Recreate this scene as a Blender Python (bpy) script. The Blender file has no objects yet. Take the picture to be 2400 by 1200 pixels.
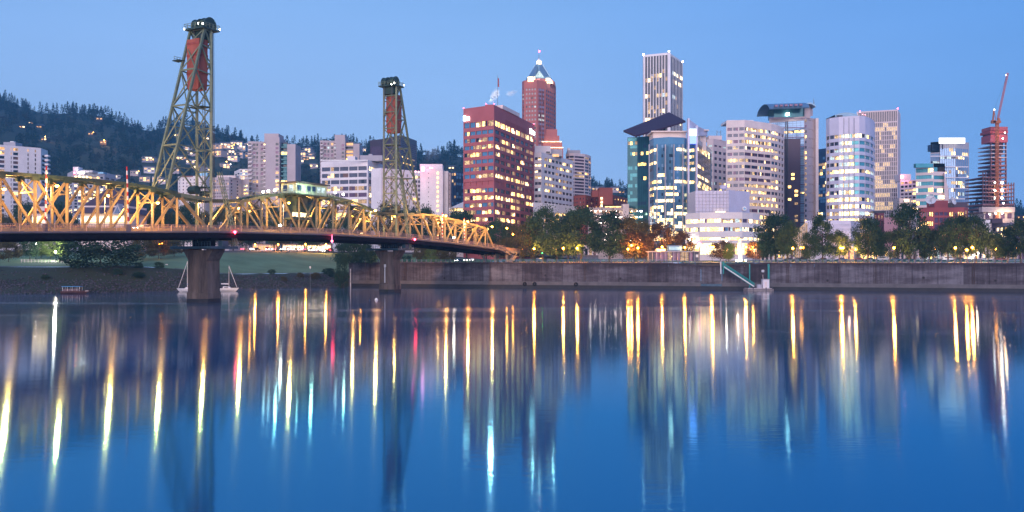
import bpy, math, random
import numpy as np
from mathutils import Vector, Matrix
random.seed(7)
S = bpy.context.scene
COL = S.collection
# ------------------------------------------------------------------ camera, sky, exposure
F, HX, HY, CH = 2015.0, 1200.0, 610.0, 10.0          # focal length in photo pixels, principal point, eye height (m)
cam = bpy.data.cameras.new('camera')
cam.sensor_width = 36.0
cam.lens = 36.0 * F / 2400.0
cam.shift_y = 10.0 / 2400.0
cam.clip_start = 0.5
cam.clip_end = 12000
camo = bpy.data.objects.new('camera', cam)
camo.location = (0, 0, CH)
camo.rotation_euler = (math.pi / 2, 0, 0)
COL.objects.link(camo)
S.camera = camo

W = bpy.data.worlds.new('World')
S.world = W
W.use_nodes = True
nt = W.node_tree
nt.nodes.clear()
N, L = nt.nodes, nt.links
def wn(t, **k):
    n = N.new(t)
    for a, b in k.items():
        setattr(n, a, b)
    return n
tc = wn('ShaderNodeTexCoord')
sx = wn('ShaderNodeSeparateXYZ')
L.new(tc.outputs['Generated'], sx.inputs[0])
ramp = wn('ShaderNodeValToRGB')                        # blue hour: pale near the horizon, deep blue overhead
L.new(sx.outputs['Z'], ramp.inputs[0])
cr = ramp.color_ramp
cr.elements[0].position = 0.0
cr.elements[0].color = (.355, .55, .93, 1)
cr.elements[1].position = 1.0
cr.elements[1].color = (.10, .24, .62, 1)
for p, c in ((.06, (.34, .535, .925, 1)), (.16, (.29, .49, .89, 1)), (.29, (.225, .44, .875, 1)), (.5, (.16, .35, .78, 1))):
    e = cr.elements.new(p)
    e.color = c
azi = wn('ShaderNodeMapRange')                         # the sky is paler in the south-west (left) than to the right
azi.inputs[1].default_value = -.75
azi.inputs[2].default_value = .75
L.new(sx.outputs['X'], azi.inputs[0])
tint = wn('ShaderNodeValToRGB')
L.new(azi.outputs[0], tint.inputs[0])
tr = tint.color_ramp
tr.elements[0].color = (.98, .97, .96, 1)
tr.elements[0].position = 0
tr.elements[1].color = (.40, .70, .91, 1)
tr.elements[1].position = 1
e = tr.elements.new(.5)
e.color = (1.07, 1.06, 1.02, 1)
e = tr.elements.new(.3)
e.color = (1.17, 1.10, 1.03, 1)
e = tr.elements.new(.72)
e.color = (.74, .88, .98, 1)
mul = wn('ShaderNodeMix', data_type='RGBA', blend_type='MULTIPLY')
mul.inputs[0].default_value = 1
L.new(ramp.outputs[0], mul.inputs[6])
L.new(tint.outputs[0], mul.inputs[7])
nz = wn('ShaderNodeTexNoise')                          # faint high haze
nz.inputs['Scale'].default_value = 2.2
nz.inputs['Detail'].default_value = 3
mp = wn('ShaderNodeMapping')
mp.inputs['Scale'].default_value = (1, 1, 5)
L.new(tc.outputs['Generated'], mp.inputs[0])
L.new(mp.outputs[0], nz.inputs['Vector'])
nr = wn('ShaderNodeMapRange')
nr.inputs[3].default_value = .88
nr.inputs[4].default_value = 1.11
L.new(nz.outputs['Fac'], nr.inputs[0])
mul2 = wn('ShaderNodeVectorMath', operation='SCALE')
L.new(mul.outputs[2], mul2.inputs[0])
L.new(nr.outputs[0], mul2.inputs['Scale'])
bg1 = wn('ShaderNodeBackground')
bg1.inputs[1].default_value = .97
L.new(mul2.outputs[0], bg1.inputs[0])
sky = wn('ShaderNodeTexSky')                           # the coming sunrise, low behind the camera
sky.sky_type = 'NISHITA'
sky.sun_disc = False
sky.sun_elevation = math.radians(1.0)
sky.sun_rotation = math.radians(170)
sky.ozone_density = 3
bg2 = wn('ShaderNodeBackground')
bg2.inputs[1].default_value = .06
L.new(sky.outputs[0], bg2.inputs[0])
ad = wn('ShaderNodeAddShader')
L.new(bg1.outputs[0], ad.inputs[0])
L.new(bg2.outputs[0], ad.inputs[1])
wo = wn('ShaderNodeOutputWorld')
L.new(ad.outputs[0], wo.inputs[0])

sun = bpy.data.lights.new('dawn_glow', 'SUN')          # soft rose light from the bright eastern sky, before sunrise
sun.energy = 3.1
sun.angle = math.radians(60)
sun.color = (1.0, .77, .74)
suno = bpy.data.objects.new('dawn_glow', sun)
suno.rotation_euler = (math.radians(78), 0, math.radians(-10))
COL.objects.link(suno)

S.view_settings.view_transform = 'Standard'
S.view_settings.look = 'None'
S.view_settings.exposure = 0
S.view_settings.gamma = 1
S.render.engine = 'CYCLES'
S.cycles.use_denoising = True
S.cycles.max_bounces = 6
S.cycles.diffuse_bounces = 2
S.cycles.glossy_bounces = 3
S.cycles.transmission_bounces = 3
S.cycles.volume_bounces = 1
S.cycles.transparent_max_bounces = 8
S.cycles.sample_clamp_indirect = 6
S.cycles.caustics_reflective = False
S.cycles.caustics_refractive = False

# ------------------------------------------------------------------ helpers
def PX(x, Y): return (x - HX) / F * Y                  # metres across for a photo column at distance Y
def PZ(y, Y): return CH + (HY - y) / F * Y             # height for a photo row at distance Y
WL = {}
def wl(o): return WL.get(o.name, Vector((0, 0, 0))) if o else Vector((0, 0, 0))
def link(o, parent=None):
    COL.objects.link(o)
    if parent is not None:
        o.parent = parent
    return o
def tag(o, label=None, cat=None, group=None, kind=None):
    if label: o['label'] = label
    if cat: o['category'] = cat
    if group: o['group'] = group
    if kind: o['kind'] = kind
    return o
def thing(name, label, cat, loc, rz=0, group=None, parent=None):
    o = bpy.data.objects.new(name, None)
    o.empty_display_size = .5
    o.location = Vector(loc) - wl(parent)
    o.rotation_euler = (0, 0, rz)
    link(o, parent)
    WL[o.name] = Vector(loc)
    return tag(o, label, cat, group)
class MB:
    def __init__(s): s.v, s.f, s.m = [], [], []
    def add(s, vs, fs, m=0):
        o = len(s.v)
        s.v += [tuple(v) for v in vs]
        s.f += [tuple(i + o for i in f) for f in fs]
        s.m += [m] * len(fs)
        return s
    def box(s, c, d, rz=0, m=0):
        cs, sn = math.cos(rz), math.sin(rz)
        vs = []
        for k in (-.5, .5):
            for a, b in ((-.5, -.5), (.5, -.5), (.5, .5), (-.5, .5)):
                x, y = a * d[0], b * d[1]
                vs.append((c[0] + x * cs - y * sn, c[1] + x * sn + y * cs, c[2] + k * d[2]))
        return s.add(vs, [(3, 2, 1, 0), (4, 5, 6, 7), (0, 1, 5, 4), (1, 2, 6, 5), (2, 3, 7, 6), (3, 0, 4, 7)], m)
    def beam(s, p, q, w, h=None, m=0, side=None):
        p, q = Vector(p), Vector(q)
        h = h or w
        d = (q - p).normalized()
        a = Vector(side) if side is not None else Vector((0, 0, 1))
        if abs(d.dot(a.normalized())) > .97:
            a = Vector((1, 0, 0)) if abs(d.x) < .9 else Vector((0, 1, 0))
        r = d.cross(a).normalized()
        u = r.cross(d).normalized()
        vs = []
        for e in (p, q):
            for i, j in ((-.5, -.5), (.5, -.5), (.5, .5), (-.5, .5)):
                vs.append(e + r * (i * w) + u * (j * h))
        return s.add(vs, [(3, 2, 1, 0), (4, 5, 6, 7), (0, 1, 5, 4), (1, 2, 6, 5), (2, 3, 7, 6), (3, 0, 4, 7)], m)
    def cyl(s, p, q, r0, r1=None, n=8, m=0):
        p, q = Vector(p), Vector(q)
        r1 = r0 if r1 is None else r1
        d = (q - p).normalized()
        a = Vector((0, 0, 1)) if abs(d.z) < .9 else Vector((1, 0, 0))
        r = d.cross(a).normalized()
        u = r.cross(d)
        vs = []
        for e, rr in ((p, r0), (q, r1)):
            for i in range(n):
                t = 2 * math.pi * i / n
                vs.append(e + (r * math.cos(t) + u * math.sin(t)) * rr)
        fs = [(i, (i + 1) % n, n + (i + 1) % n, n + i) for i in range(n)]
        return s.add(vs, fs + [tuple(range(n - 1, -1, -1)), tuple(range(n, 2 * n))], m)
    def lathe(s, c, prof, n=10, m=0):
        vs, fs = [], []
        for r, z in prof:
            for i in range(n):
                t = 2 * math.pi * i / n
                vs.append((c[0] + r * math.cos(t), c[1] + r * math.sin(t), c[2] + z))
        for k in range(len(prof) - 1):
            for i in range(n):
                j = (i + 1) % n
                fs.append((k * n + i, k * n + j, (k + 1) * n + j, (k + 1) * n + i))
        fs.append(tuple(range(n - 1, -1, -1)))
        fs.append(tuple(range((len(prof) - 1) * n, len(prof) * n)))
        return s.add(vs, fs, m)
    def prism(s, poly, z0, z1, m=0, mt=None):
        n = len(poly)
        ar = sum(poly[i][0] * poly[(i + 1) % n][1] - poly[(i + 1) % n][0] * poly[i][1] for i in range(n))
        if ar < 0: poly = poly[::-1]
        vs = [(x, y, z0) for x, y in poly] + [(x, y, z1) for x, y in poly]
        s.add(vs, [(i, (i + 1) % n, n + (i + 1) % n, n + i) for i in range(n)], m)
        s.add(vs, [tuple(range(n - 1, -1, -1))], m)
        return s.add(vs, [tuple(range(n, 2 * n))], m if mt is None else mt)
    def build(s, name, mats, parent=None, world=True, smooth=False, weld=False, loc=None):
        me = bpy.data.meshes.new(name)
        off = Vector((0, 0, 0))
        if world:
            off = wl(parent) if parent is not None else (Vector(loc) if loc is not None else off)
        if off.length:
            a = np.array(s.v, dtype=float) - np.array(off)
            me.from_pydata(a.tolist(), [], s.f)
        else:
            me.from_pydata(s.v, [], s.f)
        mats = mats if isinstance(mats, (list, tuple)) else [mats]
        for x in mats: me.materials.append(x)
        if len(mats) > 1: me.polygons.foreach_set('material_index', s.m)
        if smooth: me.polygons.foreach_set('use_smooth', [True] * len(s.f))
        if weld:
            import bmesh
            b = bmesh.new()
            b.from_mesh(me)
            bmesh.ops.remove_doubles(b, verts=b.verts, dist=.002)
            b.to_mesh(me)
            b.free()
        me.update()
        o = bpy.data.objects.new(name, me)
        if loc is not None and parent is None:
            o.location = loc
            WL[o.name] = Vector(loc)
        else:
            WL[o.name] = Vector(off)
        return link(o, parent)
def raw_mesh(name, v, f, mat, idx=None):
    me = bpy.data.meshes.new(name)
    v = np.asarray(v, dtype=np.float32)
    f = np.asarray(f, dtype=np.int32)
    me.vertices.add(len(v))
    me.vertices.foreach_set('co', v.ravel())
    n, k = f.shape
    me.loops.add(n * k)
    me.loops.foreach_set('vertex_index', f.ravel())
    me.polygons.add(n)
    me.polygons.foreach_set('loop_start', np.arange(0, n * k, k, dtype=np.int32))
    for x in (mat if isinstance(mat, (list, tuple)) else [mat]): me.materials.append(x)
    if idx is not None: me.polygons.foreach_set('material_index', np.asarray(idx, dtype=np.int32))
    me.update(calc_edges=True)
    me.validate()
    return me
def copy_tree(o, loc, rz=None, scale=None, label=None, group=None):
    def rec(a, par):
        c = a.copy()
        COL.objects.link(c)
        if par is not None: c.parent = par
        for ch in a.children: rec(ch, c)
        return c
    r = rec(o, None)
    r.location = loc
    if rz is not None: r.rotation_euler = (0, 0, rz)
    if scale is not None: r.scale = scale if isinstance(scale, (tuple, list)) else (scale,) * 3
    if label: r['label'] = label
    if group: r['group'] = group
    return r

# ------------------------------------------------------------------ materials
MATS = {}
def mat(name, col, rough=.7, metal=0, var=.25, scale=.6, zs=1.0, detail=4, bump=0, col2=None, spec=.4, patch=None, sd=.5):
    """procedural painted/stone/metal surface: two-scale noise moves the colour; zs<1 stretches it into vertical streaks"""
    if name in MATS: return MATS[name]
    m = bpy.data.materials.new(name)
    m.use_nodes = True
    t = m.node_tree
    b = t.nodes['Principled BSDF']
    g = t.nodes.new('ShaderNodeNewGeometry')
    mp = t.nodes.new('ShaderNodeMapping')
    mp.inputs['Scale'].default_value = (scale, scale, scale * zs)
    t.links.new(g.outputs['Position'], mp.inputs[0])
    n = t.nodes.new('ShaderNodeTexNoise')
    n.inputs['Scale'].default_value = 1
    n.inputs['Detail'].default_value = detail
    n.inputs['Roughness'].default_value = .65
    t.links.new(mp.outputs[0], n.inputs['Vector'])
    r = t.nodes.new('ShaderNodeValToRGB')
    c2 = col2 or tuple(c * (1 - var) for c in col)
    hi = tuple(min(1, c * (1 + var * .6)) for c in col)
    r.color_ramp.elements[0].position = .5 - sd * .5
    r.color_ramp.elements[0].color = (*c2, 1)
    r.color_ramp.elements[1].position = .5 + sd * .5
    r.color_ramp.elements[1].color = (*hi, 1)
    t.links.new(n.outputs['Fac'], r.inputs[0])
    t.links.new(r.outputs[0], b.inputs['Base Color'])
    b.inputs['Roughness'].default_value = rough
    b.inputs['Metallic'].default_value = metal
    b.inputs['Specular IOR Level'].default_value = spec
    if bump:
        bp = t.nodes.new('ShaderNodeBump')
        bp.inputs['Strength'].default_value = bump
        n2 = t.nodes.new('ShaderNodeTexNoise')
        n2.inputs['Scale'].default_value = scale * 6
        n2.inputs['Detail'].default_value = 5
        t.links.new(g.outputs['Position'], n2.inputs['Vector'])
        t.links.new(n2.outputs['Fac'], bp.inputs['Height'])
        t.links.new(bp.outputs[0], b.inputs['Normal'])
    MATS[name] = m
    return m
def lit(name, col, s0, s1, scale=(.9, .9, 1.6), base=(.05, .05, .05), sample=False, thr=(.35, .62)):
    """lit window: brightness broken up by what stands in the room behind it"""
    if name in MATS: return MATS[name]
    m = bpy.data.materials.new(name)
    m.use_nodes = True
    t = m.node_tree
    b = t.nodes['Principled BSDF']
    b.inputs['Base Color'].default_value = (*base, 1)
    b.inputs['Roughness'].default_value = .25
    g = t.nodes.new('ShaderNodeNewGeometry')
    mp = t.nodes.new('ShaderNodeMapping')
    mp.inputs['Scale'].default_value = scale
    t.links.new(g.outputs['Position'], mp.inputs[0])
    n = t.nodes.new('ShaderNodeTexNoise')
    n.inputs['Scale'].default_value = 1
    n.inputs['Detail'].default_value = 3
    t.links.new(mp.outputs[0], n.inputs['Vector'])
    r = t.nodes.new('ShaderNodeMapRange')
    r.inputs[1].default_value, r.inputs[2].default_value = thr
    r.inputs[3].default_value, r.inputs[4].default_value = s0, s1
    t.links.new(n.outputs['Fac'], r.inputs[0])
    b.inputs['Emission Color'].default_value = (*col, 1)
    t.links.new(r.outputs[0], b.inputs['Emission Strength'])
    if not sample: m.cycles.emission_sampling = 'NONE'
    MATS[name] = m
    return m
def glow(name, col, s):
    if name in MATS: return MATS[name]
    m = bpy.data.materials.new(name)
    m.use_nodes = True
    b = m.node_tree.nodes['Principled BSDF']
    b.inputs['Base Color'].default_value = (*col, 1)
    b.inputs['Emission Color'].default_value = (*col, 1)
    b.inputs['Emission Strength'].default_value = s
    m.cycles.emission_sampling = 'NONE'
    MATS[name] = m
    return m
LIT = lit('window_lit_warm', (1, .59, .17), .7, 6.2, (1.5, 1.5, 2.2))
LITW = lit('window_lit_pale', (1, .74, .37), .9, 6.0, (1.4, 1.4, 2.0))
LITD = lit('window_lit_dim', (1, .58, .26), .12, .75)
LITM = lit('window_lit_mid', (1, .66, .30), .30, 1.5, (1.5, 1.5, 2.2))
LITO = lit('window_lit_orange', (1, .50, .16), .7, 1.7)
LITG = lit('window_lit_cool', (.72, .92, .95), .55, 1.2)
DARK = mat('window_dark_glass', (.022, .026, .045), .12, 0, .5, .35, spec=.6)
GREY = mat('window_grey_glass', (.10, .105, .15), .2, .2, .45, .5, spec=.6)
BLUE = mat('glass_blue', (.13, .30, .46), .2, .35, .2, .12)
TEAL = mat('glass_teal', (.10, .40, .46), .2, .35, .25, .3)
NAVY = mat('glass_navy', (.04, .075, .15), .15, .4, .4, .15)
GTEAL = mat('glass_dark_teal', (.035, .13, .16), .15, .4, .4, .12)
SKYG = mat('glass_sky', (.27, .44, .66), .15, .25, .12, .1)
BLIND = mat('window_blind', (.46, .44, .44), .6, 0, .2, 1.2)
MAUVE = mat('window_mauve_glass', (.16, .09, .15), .15, .3, .4, .6)
BRW = mat('curtain_brown', (.20, .11, .10), .6, 0, .6, 1.1)
PAL = dict(e=LITM, l=LIT, w=LITW, d=LITD, o=LITO, g=LITG, k=DARK, y=GREY, b=BLUE, t=TEAL, n=NAVY, q=GTEAL, s=SKYG, c=BLIND, m=MAUVE, r=BRW)
CONC = mat('concrete', (.33, .31, .31), .85, 0, .35, .25, bump=.15)
ROOF = mat('roof_gravel', (.16, .15, .16), .9, 0, .3, .4)
SPAN = mat('spandrel_dark', (.05, .05, .07), .3, 0, .4, .3)
STEEL = mat('steel_grey', (.22, .23, .25), .5, .6, .3, .8)
WHITE = mat('paint_white', (.78, .78, .78), .5, 0, .08, .5)
BLACKM = mat('black_metal', (.02, .02, .022), .5, .3, .3, 1)
ORANGE = glow('sodium_lamp', (1, .41, .04), 42)
ORANGE2 = glow('sodium_lamp_bridge', (1, .45, .06), 26)
WGLOW = glow('white_lamp', (1, .93, .82), 30)
REDG = glow('red_lamp', (1, .05, .10), 30)
PINKG = glow('pink_lamp', (1, .30, .38), 8)
def plight(loc, power, col, parent=None, r=.25, name='lamp_light'):
    l = bpy.data.lights.new(name, 'POINT')
    l.energy = power
    l.color = col
    l.shadow_soft_size = r
    o = bpy.data.objects.new(name, l)
    o.location = Vector(loc) - wl(parent)
    link(o, parent)
    return o
SOD = (1, .37, .045)
# ------------------------------------------------------------------ water
def water_mat():
    m = bpy.data.materials.new('river_water')
    m.use_nodes = True
    t = m.node_tree
    b = t.nodes['Principled BSDF']
    t.nodes.remove(b)
    df = t.nodes.new('ShaderNodeBsdfDiffuse')          # light coming back out of the water body
    df.inputs['Color'].default_value = (.0, .065, .19, 1)
    gl = t.nodes.new('ShaderNodeBsdfAnisotropic')      # wave fronts lie along the bank: slopes are steeper across than along the river
    gl.inputs['Anisotropy'].default_value = .44
    tg = t.nodes.new('ShaderNodeCombineXYZ')
    tg.inputs[0].default_value = 1
    t.links.new(tg.outputs[0], gl.inputs['Tangent'])
    fr = t.nodes.new('ShaderNodeFresnel')
    fr.inputs['IOR'].default_value = 2.35
    fw = t.nodes.new('ShaderNodeMapRange')
    fw.inputs[1].default_value, fw.inputs[2].default_value = .43, .68
    t.links.new(fr.outputs[0], fw.inputs[0])
    tn = t.nodes.new('ShaderNodeMix')                  # reflections lose red at steep angles, none at grazing angles
    tn.data_type = 'RGBA'
    tn.inputs[6].default_value, tn.inputs[7].default_value = (.26, .75, 1, 1), (1, .98, .94, 1)
    t.links.new(fw.outputs[0], tn.inputs[0])
    t.links.new(tn.outputs[2], gl.inputs['Color'])
    ms = t.nodes.new('ShaderNodeMixShader')
    t.links.new(fr.outputs[0], ms.inputs[0])
    t.links.new(df.outputs[0], ms.inputs[1])
    t.links.new(gl.outputs[0], ms.inputs[2])
    t.links.new(ms.outputs[0], t.nodes['Material Output'].inputs[0])
    g = t.nodes.new('ShaderNodeNewGeometry')
    mp = t.nodes.new('ShaderNodeMapping')              # slow bands of ruffled water lying across the stream
    mp.inputs['Scale'].default_value = (.006, .05, 1)
    mp.inputs['Rotation'].default_value = (0, 0, math.radians(9))
    t.links.new(g.outputs['Position'], mp.inputs[0])
    n = t.nodes.new('ShaderNodeTexNoise')
    n.inputs['Detail'].default_value = 2.5
    n.inputs['Scale'].default_value = 1.15
    t.links.new(mp.outputs[0], n.inputs['Vector'])
    r = t.nodes.new('ShaderNodeMapRange')
    r.interpolation_type = 'SMOOTHSTEP'
    r.inputs[1].default_value, r.inputs[2].default_value = .50, .66
    r.inputs[3].default_value, r.inputs[4].default_value = 0, 1
    t.links.new(n.outputs['Fac'], r.inputs[0])
    sp = t.nodes.new('ShaderNodeSeparateXYZ')
    t.links.new(g.outputs['Position'], sp.inputs[0])
    yr = t.nodes.new('ShaderNodeMapRange')             # the current only ruffles the far half of the river
    yr.inputs[1].default_value, yr.inputs[2].default_value = 95, 165
    t.links.new(sp.outputs['Y'], yr.inputs[0])
    mm = t.nodes.new('ShaderNodeMath')
    mm.operation = 'MULTIPLY'
    t.links.new(r.outputs[0], mm.inputs[0])
    t.links.new(yr.outputs[0], mm.inputs[1])
    rr = t.nodes.new('ShaderNodeMapRange')
    rr.inputs[3].default_value, rr.inputs[4].default_value = .071, .12
    t.links.new(mm.outputs[0], rr.inputs[0])
    t.links.new(rr.outputs[0], gl.inputs['Roughness'])
    # fine ripples
    mp2 = t.nodes.new('ShaderNodeMapping')
    mp2.inputs['Scale'].default_value = (.55, 1.5, 1)
    t.links.new(g.outputs['Position'], mp2.inputs[0])
    n2 = t.nodes.new('ShaderNodeTexNoise')
    n2.inputs['Scale'].default_value = 1.2
    n2.inputs['Detail'].default_value = 3
    t.links.new(mp2.outputs[0], n2.inputs['Vector'])
    bp = t.nodes.new('ShaderNodeBump')
    bp.inputs['Strength'].default_value = .045
    bp.inputs['Distance'].default_value = .12
    t.links.new(n2.outputs['Fac'], bp.inputs['Height'])
    t.links.new(bp.outputs[0], gl.inputs['Normal'])
    return m
MB().add([(-1600, -120, 0), (1600, -120, 0), (1600, 420, 0), (-1600, 420, 0)], [(0, 1, 2, 3)]).build('river_water', water_mat())['kind'] = 'structure'

# ------------------------------------------------------------------ terrain
def wallY(X): return 311.5 - .27 * X
SHX = [-900, -420, -150, -127, -112, -95, -78, -61, -20]
SHY = [200, 222, 252, 263, 276, 293, 310, 328.4, 329]
def shore(X): return float(np.interp(X, SHX, SHY)) if X < -61 else wallY(X) + .4
def sm(a, b, x):
    t = min(1, max(0, (x - a) / (b - a)))
    return t * t * (3 - 2 * t)
def gz(X, Y):
    d = Y - shore(X)
    zl = float(np.interp(d, [-30, -6, 0, 3, 12, 26, 34, 60, 110, 140, 400], [-6, -1.6, -.15, .5, 2.3, 4.9, 5.4, 7.6, 13.2, 14.6, 16]))
    if X < -100:
        k = sm(-100, -128, X)
        zb = float(np.interp(d, [-30, -6, 0, 3, 12, 24, 34, 60, 110, 140, 400], [-6, -1.6, -.15, .5, 3.0, 7.4, 8.6, 9.8, 13.0, 14.6, 16]))
        zl = zl * (1 - k) + zb * k
    zr = float(np.interp(d, [0, 60, 140, 400], [9.25, 9.6, 10.6, 12]))
    k = sm(-66, -8, X) if d > 12 else (1.0 if X > -61 else 0)
    return zl * (1 - k) + zr * k
def sheet(name, xs, ds, m, dz=0.0, kind='structure', jig=0, smooth=True):
    v, f = [], []
    for X in xs:
        for d in ds:
            Y = shore(X) + d
            v.append((X, Y, gz(X, Y) + dz + (random.uniform(-jig, jig) if jig else 0)))
    n = len(ds)
    for i in range(len(xs) - 1):
        for j in range(n - 1):
            f.append((i * n + j, (i + 1) * n + j, (i + 1) * n + j + 1, i * n + j + 1))
    b = MB()
    b.v, b.f, b.m = v, f, [0] * len(f)
    o = b.build(name, m, smooth=smooth)
    o['kind'] = kind
    return o
GRASS = mat('lawn_grass', (.125, .215, .11), .95, 0, .45, .07, col2=(.085, .14, .06), bump=.3)
BANK = mat('bank_earth', (.026, .036, .026), .95, 0, .5, .3, col2=(.022, .036, .018), bump=.4)
PAVE = mat('paving', (.27, .25, .24), .9, 0, .2, .4)
ASPH = mat('asphalt', (.06, .06, .062), .9, 0, .25, .5)
PLAZA = mat('plaza_paving', (.42, .36, .33), .9, 0, .15, .5)
lx = list(np.linspace(-420, -130, 30)) + list(np.linspace(-125, -61.01, 28))
sheet('riverbank', lx, [-25, -8, -3, 0, 3, 6, 9, 12, 16, 20, 24, 28], BANK, jig=.15)
sheet('lawn', lx + list(np.linspace(-60, -8, 14)), [28, 31, 34, 40, 50, 60, 75, 90, 105, 118], GRASS)
sheet('park_path', list(np.linspace(-420, -61.5, 60)), [28.4, 30.0], mat('path_gravel', (.10, .10, .10), .95, 0, .3, .6), dz=.03)
rx = list(np.linspace(-61, 420, 66))
sheet('promenade', rx, [.2, 3, 9, 14], PAVE)
sheet('lawn', list(np.linspace(-4, 420, 50)), [14, 20, 28, 38, 46], GRASS, dz=.004)
sheet('lawn', list(np.linspace(-61, -4, 12)), [14, 20, 28.0], GRASS, dz=.002)
sheet('road', list(np.linspace(-420, 420, 90)), [118, 124, 130, 136], ASPH, dz=.01)
sheet('road', list(np.linspace(-6, 420, 50)), [46, 52, 60], ASPH, dz=.01)
sheet('ground', list(np.linspace(-7.9, 420, 50)), [60, 80, 100, 119], PAVE, dz=-.06)
sheet('ground', list(np.linspace(-700, 700, 80)), [135, 160, 200, 260, 340, 420, 520, 640, 800], PAVE, dz=-.02)

# wooded hills behind the town: ridge heights by bearing
RX = [-1500, -700, -300, 0, 60, 100, 200, 240, 300, 340, 400, 450, 500, 560, 620, 700, 760, 850, 920, 980, 1030, 1085, 1150, 1300, 1400, 1470, 1600, 2000, 2270, 2310, 2400, 2700, 4000]
RY = [260, 215, 205, 218, 240, 252, 252, 256, 282, 296, 282, 284, 298, 318, 336, 330, 326, 328, 340, 352, 345, 352, 380, 420, 428, 440, 520, 520, 486, 480, 496, 510, 540]
HILL0, HILL1 = 760.0, 1700.0
def hill(px, Y):
    ry = np.interp(px, RX, RY) + 14
    zt = CH + (HY - ry) / F * HILL1
    k = min(1, max(0, (Y - HILL0) / (HILL1 - HILL0)))
    s = k ** .8 if k < 1 else 1
    z = 15 + (zt - 15) * (s * .9 + .1 * s * s)
    z += 9 * math.sin(px * .021 + Y * .006) * math.sin(k * math.pi) + 5 * math.sin(px * .05 - Y * .013) * math.sin(k * math.pi)
    if Y > HILL1: z = max(2, z - (Y - HILL1) * .12)
    return z
HILLM = mat('hillside', (.030, .045, .028), 1, 0, .4, .02)
hv, hf = [], []
pxs = list(range(-1500, 4001, 50))
hys = list(np.linspace(740, 1700, 22)) + [1800, 2000, 2400]
for p in pxs:
    for Y in hys: hv.append((PX(p, Y), Y, hill(p, Y)))
n = len(hys)
for i in range(len(pxs) - 1):
    for j in range(n - 1): hf.append((i * n + j, (i + 1) * n + j, (i + 1) * n + j + 1, i * n + j + 1))
b = MB(); b.v, b.f, b.m = hv, hf, [0] * len(hf)
b.build('hills', HILLM, smooth=True)['kind'] = 'structure'

# riprap on the bank: too many stones to count
rng = np.random.default_rng(5)
STONE = mat('riprap_stone', (.060, .062, .078), .9, 0, .85, 1.4, sd=.3)
base = np.array([(1, 0, 0), (-1, 0, 0), (0, 1, 0), (0, -1, 0), (0, 0, 1), (0, 0, -1)], float)
bf = np.array([(0, 2, 4), (2, 1, 4), (1, 3, 4), (3, 0, 4), (2, 0, 5), (1, 2, 5), (3, 1, 5), (0, 3, 5)])
vs, fs = [], []
for i in range(7000):
    X = rng.uniform(-215, -61.5)
    d = rng.uniform(-1.5, 23) if rng.random() < .8 else rng.uniform(0, 12)
    if X < -120 and d > 14 and rng.random() < .75: continue
    Y = shore(X) + d
    sc = rng.uniform(.18, .55)
    v = base * rng.uniform(.55, 1.25, (6, 1)) * np.array([sc, sc, sc * .7])
    a = rng.uniform(0, 6.28)
    c, s_ = math.cos(a), math.sin(a)
    v = v @ np.array([(c, s_, 0), (-s_, c, 0), (0, 0, 1)])
    vs.append(v + (X, Y, gz(X, Y) + .05))
    fs.append(bf + 6 * len(fs))
o = link(bpy.data.objects.new('riprap_stones', raw_mesh('riprap_stones', np.concatenate(vs), np.concatenate(fs), STONE)))
tag(o, 'grey riprap stones covering the river bank below the lawn', 'stones', kind='stuff')

# ------------------------------------------------------------------ seawall
def seawall_mat():
    m = bpy.data.materials.new('seawall_concrete'); m.use_nodes = True; t = m.node_tree; b = t.nodes['Principled BSDF']; b.inputs['Roughness'].default_value = .9; b.inputs['Specular IOR Level'].default_value = .2
    g = t.nodes.new('ShaderNodeNewGeometry')
    def noise(sc, det=5):
        mp = t.nodes.new('ShaderNodeMapping'); mp.inputs['Scale'].default_value = sc; t.links.new(g.outputs['Position'], mp.inputs[0])
        n = t.nodes.new('ShaderNodeTexNoise'); n.inputs['Scale'].default_value = 1; n.inputs['Detail'].default_value = det; n.inputs['Roughness'].default_value = .7; t.links.new(mp.outputs[0], n.inputs['Vector']); return n.outputs['Fac']
    def math_(op, a, c):
        q = t.nodes.new('ShaderNodeMath'); q.operation = op
        for i, v in enumerate((a, c)):
            if isinstance(v, (int, float)): q.inputs[i].default_value = v
            else: t.links.new(v, q.inputs[i])
        return q.outputs[0]
    blot, drip, fine = noise((.09, .09, .35)), noise((1.1, 1.1, .05), 6), noise((.5, .5, .5))
    sp = t.nodes.new('ShaderNodeSeparateXYZ'); t.links.new(g.outputs['Position'], sp.inputs[0])
    top = t.nodes.new('ShaderNodeMapRange'); top.inputs[1].default_value, top.inputs[2].default_value = 6.6, 9.0; t.links.new(sp.outputs['Z'], top.inputs[0])   # run-off stains hang from the cap
    w = math_('ADD', math_('MULTIPLY', blot, .75), math_('ADD', math_('MULTIPLY', drip, .55), math_('MULTIPLY', fine, .2)))
    w = math_('SUBTRACT', w, math_('MULTIPLY', top.outputs[0], .16))
    oi = t.nodes.new('ShaderNodeObjectInfo'); w = math_('ADD', w, math_('MULTIPLY', math_('SUBTRACT', oi.outputs['Random'], .5), .16))   # each pour of the wall weathered its own way
    r = t.nodes.new('ShaderNodeValToRGB'); t.links.new(w, r.inputs[0]); c = r.color_ramp
    c.elements[0].position, c.elements[0].color = .42, (.032, .028, .035, 1); c.elements[1].position, c.elements[1].color = .96, (.20, .19, .215, 1)
    for p, k in ((.62, (.056, .046, .052, 1)), (.78, (.105, .092, .105, 1))):
        e_ = c.elements.new(p); e_.color = k
    t.links.new(r.outputs[0], b.inputs['Base Color'])
    return m
WALLM = seawall_mat()
WALLL = mat('seawall_ledge', (.15, .14, .145), .9, 0, .3, .35, bump=.1)
WALLD = mat('seawall_wet_foot', (.02, .019, .024), .6, 0, .4, .5)
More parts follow.
